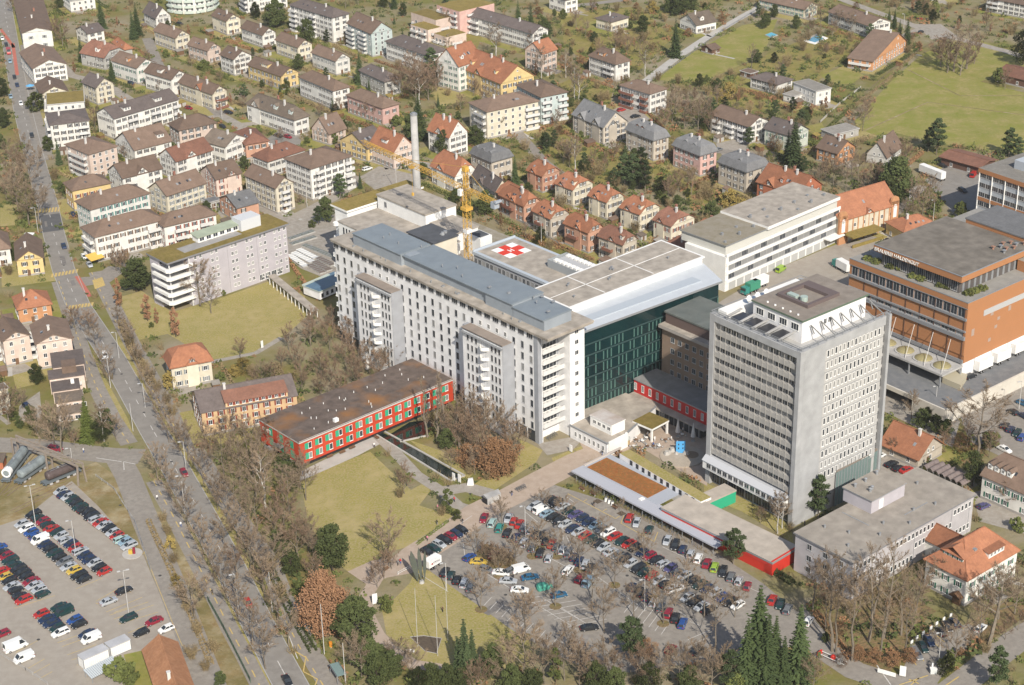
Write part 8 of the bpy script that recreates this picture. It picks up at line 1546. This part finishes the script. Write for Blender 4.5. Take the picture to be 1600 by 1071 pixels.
t = thing('ramp_wedge','pale concrete ramp wedge beside the walkway','ramp',G(762,790),dirang(762,790,16,-7)); b = MB(); b.prism([(0,0),(4.6,0),(5.6,2.4),(.6,2.6)], 0, 1.9); part('wedge', b, [CONC], t); b = MB(); b.box(-.06,.2,.1,.0,2.2,1.7); part('dark_opening', b, [DARK], t)
t = thing('stone_block','white boulder like block at the canal head','stone',G(735,757)); b = MB(); b.hull([(-.9,-.7,0),(.9,-.8,0),(1,.7,0),(-.8,.8,0)], [(-.6,-.5,1.7),(.7,-.5,1.9),(.7,.5,1.8),(-.6,.5,1.6)]); part('block', b, [WHITE], t)
# wavy roofed bicycle shelter
o, a, w, d = frame(T('32',(965,780)), T('32',(1205,905)), T('32',(1240,840)), 2.6); t = thing('bicycle_shelter','brown wavy roofed bicycle shelter behind the annexe','bicycle shelter',o,a); b = MB(); n = 7
for k in range(n):
    y0, y1 = d*k/n, d*(k+1)/n; m_ = 6
    for j in range(m_):
        f0, f1 = j/m_, (j+1)/m_; ya, yb = y0+(y1-y0)*f0, y0+(y1-y0)*f1; za, zb = 2.4+.8*math.sin(math.pi*f0), 2.4+.8*math.sin(math.pi*f1); b.slab([(0,ya,za),(w,ya,za),(w,yb,zb),(0,yb,zb)], .12)
part('wavy_roof', b, [mat('brown_sheet',(.14,.11,.105),.6,(.20,.165,.155),1,.5)], t)
for k in range(n+1):
    for x in (.3,w-.3): b = MB(); b.box(x-.06,-.06,0,x+.06,.06,2.4); part('post', b, [METAL], t, (0,min(d-.1,max(.1,d*k/n)),0))
# bicycles
def bikemesh():
    b = MB()
    for x in (-.52,.52):
        n = 10
        for j in range(n): a0, a1 = 2*math.pi*j/n, 2*math.pi*(j+1)/n; b.bar((x+.33*math.cos(a0),0,.35+.33*math.sin(a0)),(x+.33*math.cos(a1),0,.35+.33*math.sin(a1)),.05)
    for p, q in (((-.52,.35),(-.15,.35)),((-.15,.35),(-.2,.85)),((-.15,.35),(.38,.8)),((-.2,.8),(.38,.85)),((.38,.95),(.52,.35)),((-.52,.35),(-.2,.8))): b.bar((p[0],0,p[1]),(q[0],0,q[1]),.045)
    b.bar((.36,-.28,1.0),(.36,.28,1.0),.04); b.box(-.32,-.07,.88,-.05,.07,.94); return b
bk = bikemesh().mesh('bicycle', mat('bicycle_frame',(.10,.11,.12),.4)); bi = []
for (p, q, n, pl) in (((902,752),(1060,836),30,'canopy'),((856,688),(868,680),5,'forecourt'),((808,768),(820,762),5,'walkway'),((1455,725),(1500,748),18,'shelter'),((1398,637),(1412,642),4,'yard')):
    for k in range(n):
        f = k/(n-1); a = G(*p).lerp(G(*q), f); v = G(*q)-G(*p); an = math.atan2(v.y, v.x)+math.pi/2+rnd.uniform(-.2,.2)
        o_ = ob('bicycle', bk, None, a+Vector((0,0,.06)), an); tag(o_, NUM[k]+{'canopy': ' dark bicycle from the walkway end, under the pale grey canopy','forecourt': ' bicycle from the left in the group below the ward balconies','walkway': ' bicycle from the left on the walkway above the car park','shelter': ' bicycle from the left under the brown wavy roof','yard': ' bicycle from the left beside the brewery retaining wall'}[pl], 'bicycle', 'bicycles '+pl)
# people
SKIN = mat('skin',(.50,.31,.22),.7); PEO = {}
CLO = {'w': ('white',(.70,.69,.67)), 'k': ('black',(.025,.025,.03)), 'r': ('red',(.50,.04,.04)), 'b': ('blue',(.05,.10,.28)), 'g': ('grey',(.22,.22,.23)), 'p': ('pink',(.55,.22,.28)), 'n': ('brown',(.16,.10,.07))}
def personmesh(pose):
    if pose in PEO: return PEO[pose]
    s = pose != 'sit'; st_ = .26 if pose == 'walk' else .03
    J = [((0,0,.95),.135),((0,0,1.15),.125),((0,.0,1.38),.15),((0,0,1.5),.06),((.015,0,1.58),.062),((.02,0,1.66),.105),((.015,0,1.76),.075)]
    E_ = [(0,1),(1,2),(2,3),(3,4),(4,5),(5,6)]
    def ch(root, pts):
        k = root
        for p, r in pts: J.append((p, r)); E_.append((k, len(J)-1)); k = len(J)-1
    for sg in (-1, 1):
        f = st_*sg
        if s: ch(0, [((.0,.095*sg,.88),.105),((f*.55+.03,.10*sg,.50),.07),((f-.02*(sg < 0),.105*sg,.10),.048),((f+.15,.11*sg,.05),.042)])
        else: ch(0, [((.08,.10*sg,.92),.10),((.42,.11*sg,.90),.075),((.44,.11*sg,.52),.05),((.58,.11*sg,.48),.04)])
        ch(2, [((0,.20*sg,1.40),.065),((-f*.5-.02,.25*sg,1.14),.048),((-f*.8+.10,.25*sg,.90),.036),((-f*.9+.13,.25*sg,.80),.038)])
    me = bpy.data.meshes.new('person'); me.from_pydata([p for p, r in J], E_, []); o = bpy.data.objects.new('p', me); COL.objects.link(o); md_ = o.modifiers.new('s', 'SKIN'); sv = me.skin_vertices[0].data
    for i, (p, r) in enumerate(J): sv[i].radius = (r, r)
    sv[0].use_root = True; o.modifiers.new('d', 'SUBSURF').levels = 1
    dg = bpy.context.evaluated_depsgraph_get(); m2 = bpy.data.meshes.new_from_object(o.evaluated_get(dg)); bpy.data.objects.remove(o); m2.name = 'person'
    m2.materials.clear()
    for m in (SKIN, SKIN, SKIN, DARK): m2.materials.append(m)
    for pl in m2.polygons:
        c = pl.center; pl.use_smooth = True
        pl.material_index = 3 if (c.z > 1.70 or (c.z > 1.6 and c.x < -.02)) else 0 if c.z > 1.53 else (0 if c.z < .86 and abs(c.y) > .21 else 1 if c.z > (.93 if s else .98) or abs(c.y) > .19 else 2)
    if not s:
        for v in m2.vertices: v.co.z -= .46
    PEO[pose] = m2; return m2
def person(px, py, v, top, low, pose, label, grp=None, z=.07):
    o = ob('person', personmesh(pose), None, G(px, py)+Vector((0,0,z)), dirang(px, py, *v)); tag(o, label, 'person', grp)
    for i, c in ((1, top), (2, low)):
        o.material_slots[i].link = 'OBJECT'; o.material_slots[i].material = mat('cloth_'+CLO[c][0], CLO[c][1], .9)
    return o
for q in [(626,882,(8,-4),'r','b','walk','person in a red top walking on the pale walkway, right of a pair'),(622,884,(8,-4),'g','k','walk','person in grey walking beside the one in red'),(668,846,(6,-4),'p','k','walk','person in a pink top at the lawn side of the walkway'),(723,819,(8,-5),'k','g','walk','person in black on the walkway above the parked dark cars'),(800,775,(8,-5),'k','b','walk','person in dark clothes on the walkway by the car park entrance'),(585,700,(3,8),'w','k','walk','person in a white top walking beside the red pavilion'),(941,712,(6,-4),'k','b','walk','person in dark clothes on the walkway below the podium, left of a pair'),(961,701,(6,-4),'k','k','walk','person in black on the walkway nearer the courtyard'),(960,702,(-6,3),'g','b','walk','person in grey walking next to the one in black'),
  (928,792,(5,6),'k','n','walk','person in black crossing the yellow kerbside bays'),(867,826,(4,8),'k','g','stand','person in black standing beside the double row of cars'),(802,906,(4,8),'k','k','stand','person in black standing below the white small van'),(1086,904,(6,4),'g','k','walk','person in grey walking beside the red car in the double row'),(694,799,(6,2),'w','g','stand','person in white standing in the ivy bed by the lawn'),(684,797,(6,2),'p','g','stand','person in pink stooping near the ivy bed'),(692,957,(-6,3),'n','k','stand','person in brown on the lawn near the right flag pole'),(283,824,(4,8),'w','b','walk','person in white on the cycle lane near the park wood'),(332,930,(4,8),'k','k','walk','person in black on the cycle lane'),(246,782,(4,8),'w','k','walk','person in white on the cycle lane below the junction'),(131,708,(6,1),'w','b','stand','person at the side street kerb'),(710,785,(5,-3),'r','k','stand','person in red beside the stone ramp wedge'),(683,821,(6,-3),'k','g','stand','person in dark clothes on the park lawn edge'),
  (994,688,(5,2),'w','k','sit','seated person in white at the first courtyard table'),(1003,690,(-5,2),'w','b','sit','seated person in white at the second courtyard table'),(1010,684,(5,2),'k','k','sit','seated person in black by the courtyard table'),(1012,683,(5,3),'w','g','stand','person in white standing under the mossy canopy'),(1023,690,(4,3),'w','w','stand','person all in white beside the canopy column'),(1021,697,(-4,3),'b','k','sit','seated person in blue near the white column'),(1030,698,(5,2),'w','k','sit','seated person in white at the outer courtyard table'),(1049,690,(5,2),'w','g','walk','person in white walking towards the playground'),(1067,676,(5,2),'w','k','stand','person in white in the shaded courtyard'),(1000,702,(5,2),'k','b','sit','seated person in black at the lawn side table'),(996,676,(5,2),'r','k','stand','person in red at the canopy edge'),(1058,697,(4,2),'w','b','walk','person in white beside the blue play wall'),(1257,822,(4,2),'k','k','stand','person in black at the tower foot'),(1435,629,(5,2),'w','k','walk','person in white at the brewery garage mouth')]: person(*q)
for i, (px, py) in enumerate(((994,690),(1004,692),(1010,687),(1021,700),(1030,700),(1001,705),(1012,700),(990,700),(1066,682),(1040,690))):
    t = thing('cafe_table','round pale cafe table, %s from the walkway in the courtyard' % NUM[i],'table',G(px, py),0,'cafe tables in the courtyard'); b = MB(); b.tube((0,0,.70),(0,0,.75),.5,.5,12); part('table_top', b, [WHITE if i % 3 else WOOD], t); b = MB(); b.tube((0,0,0),(0,0,.7),.06,.06,6); b.tube((0,0,0),(0,0,.05),.3,.3,8); part('leg', b, [METAL], t)
    for k in range(3):
        c = thing('cafe_chair','pale cafe chair, %s at the %s courtyard table from the walkway' % (NUM[k],NUM[i]),'chair',G(px, py)+Vector((1.0*math.cos(k*2.1+i),1.0*math.sin(k*2.1+i),0)),k*2.1+i,'cafe chairs in the courtyard'); b = MB(); b.box(-.22,-.22,.42,.22,.22,.47); part('seat', b, [mat('pale_cloth',(.55,.53,.50))], c); b = MB(); b.box(.2,-.22,.48,.25,.22,.9); part('backrest', b, [METAL], c)
        for x, y in ((-.18,-.18),(.18,-.18),(.18,.18),(-.18,.18)): b = MB(); b.box(x-.02,y-.02,0,x+.02,y+.02,.42); part('leg', b, [METAL], c)
# tree pits and car park islands
for i, (px, py) in enumerate(((934,784),(971,803))):
    p = G(px, py); b = MB(); b.box(-.9,-.9,.0,.9,.9,.1); tag(ob('tree_pit', b.mesh('tree_pit', mat('bed_soil',(.10,.075,.055))), None, p+Vector((0,0,.03)), ma), kind='structure'); tree('B', px, py, 5, .7, p)[ 'label'] = 'young bare tree in the paved pit, %s one above the car park' % ('left','right')[i]
for px, py in ((752,953),(744,870),(784,824),(843,858),(805,892),(882,814),(942,847),(906,892),(868,948),(821,996),(1006,883),(1036,975),(832,870),(870,870),(960,915),(1020,935),(780,900)):
    p = G(px, py); b = MB(); b.tube((0,0,0),(0,0,.12),1.5,1.5,10); tag(ob('tree_island', b.mesh('tree_island', LEAF), None, p+Vector((0,0,.04))), kind='structure')
flat('planted_island',[(737,868),(760,850),(800,868),(815,890),(780,892),(750,886)],.09,LEAF); trees('R752,868,4 R768,874,4.5,1.2 R785,880,4.5,1.2 H775,884,3 H795,886,3 R800,884,4')
n0 = len(TREES)-6; 
for i, (o_, k_, p_) in enumerate(TREES[n0:]): o_['label'] = ('bushy reddish shrub' if k_ == 'R' else 'bare brown shrub')+' on the planted car park island, %s from its pointed left end' % NUM[i]
flushwins()
# ---- thin spring haze over the whole town
hm = bpy.data.materials.new('haze_air'); hm.use_nodes = True; hn = hm.node_tree.nodes; hn.remove(hn['Principled BSDF'])
pv = hn.new('ShaderNodeVolumePrincipled'); pv.inputs['Density'].default_value = .00006; pv.inputs['Color'].default_value = (1,.98,.94,1); pv.inputs['Anisotropy'].default_value = .1
hm.node_tree.links.new(pv.outputs[0], hn['Material Output'].inputs['Volume'])
b = MB(); b.box(-1500,-40,-1.2,1500,2700,250); hz = tag(ob('haze', b.mesh('haze', hm)), kind='stuff')
# lettering becomes plain mesh
dg = bpy.context.evaluated_depsgraph_get()
for o_ in [x for x in S.objects if x.type == 'FONT']:
    me = bpy.data.meshes.new_from_object(o_.evaluated_get(dg)); n_ = ob(o_.name.split('.')[0], me, o_.parent); n_.location = o_.location; n_.rotation_euler = o_.rotation_euler; nm = o_.name; bpy.data.objects.remove(o_)
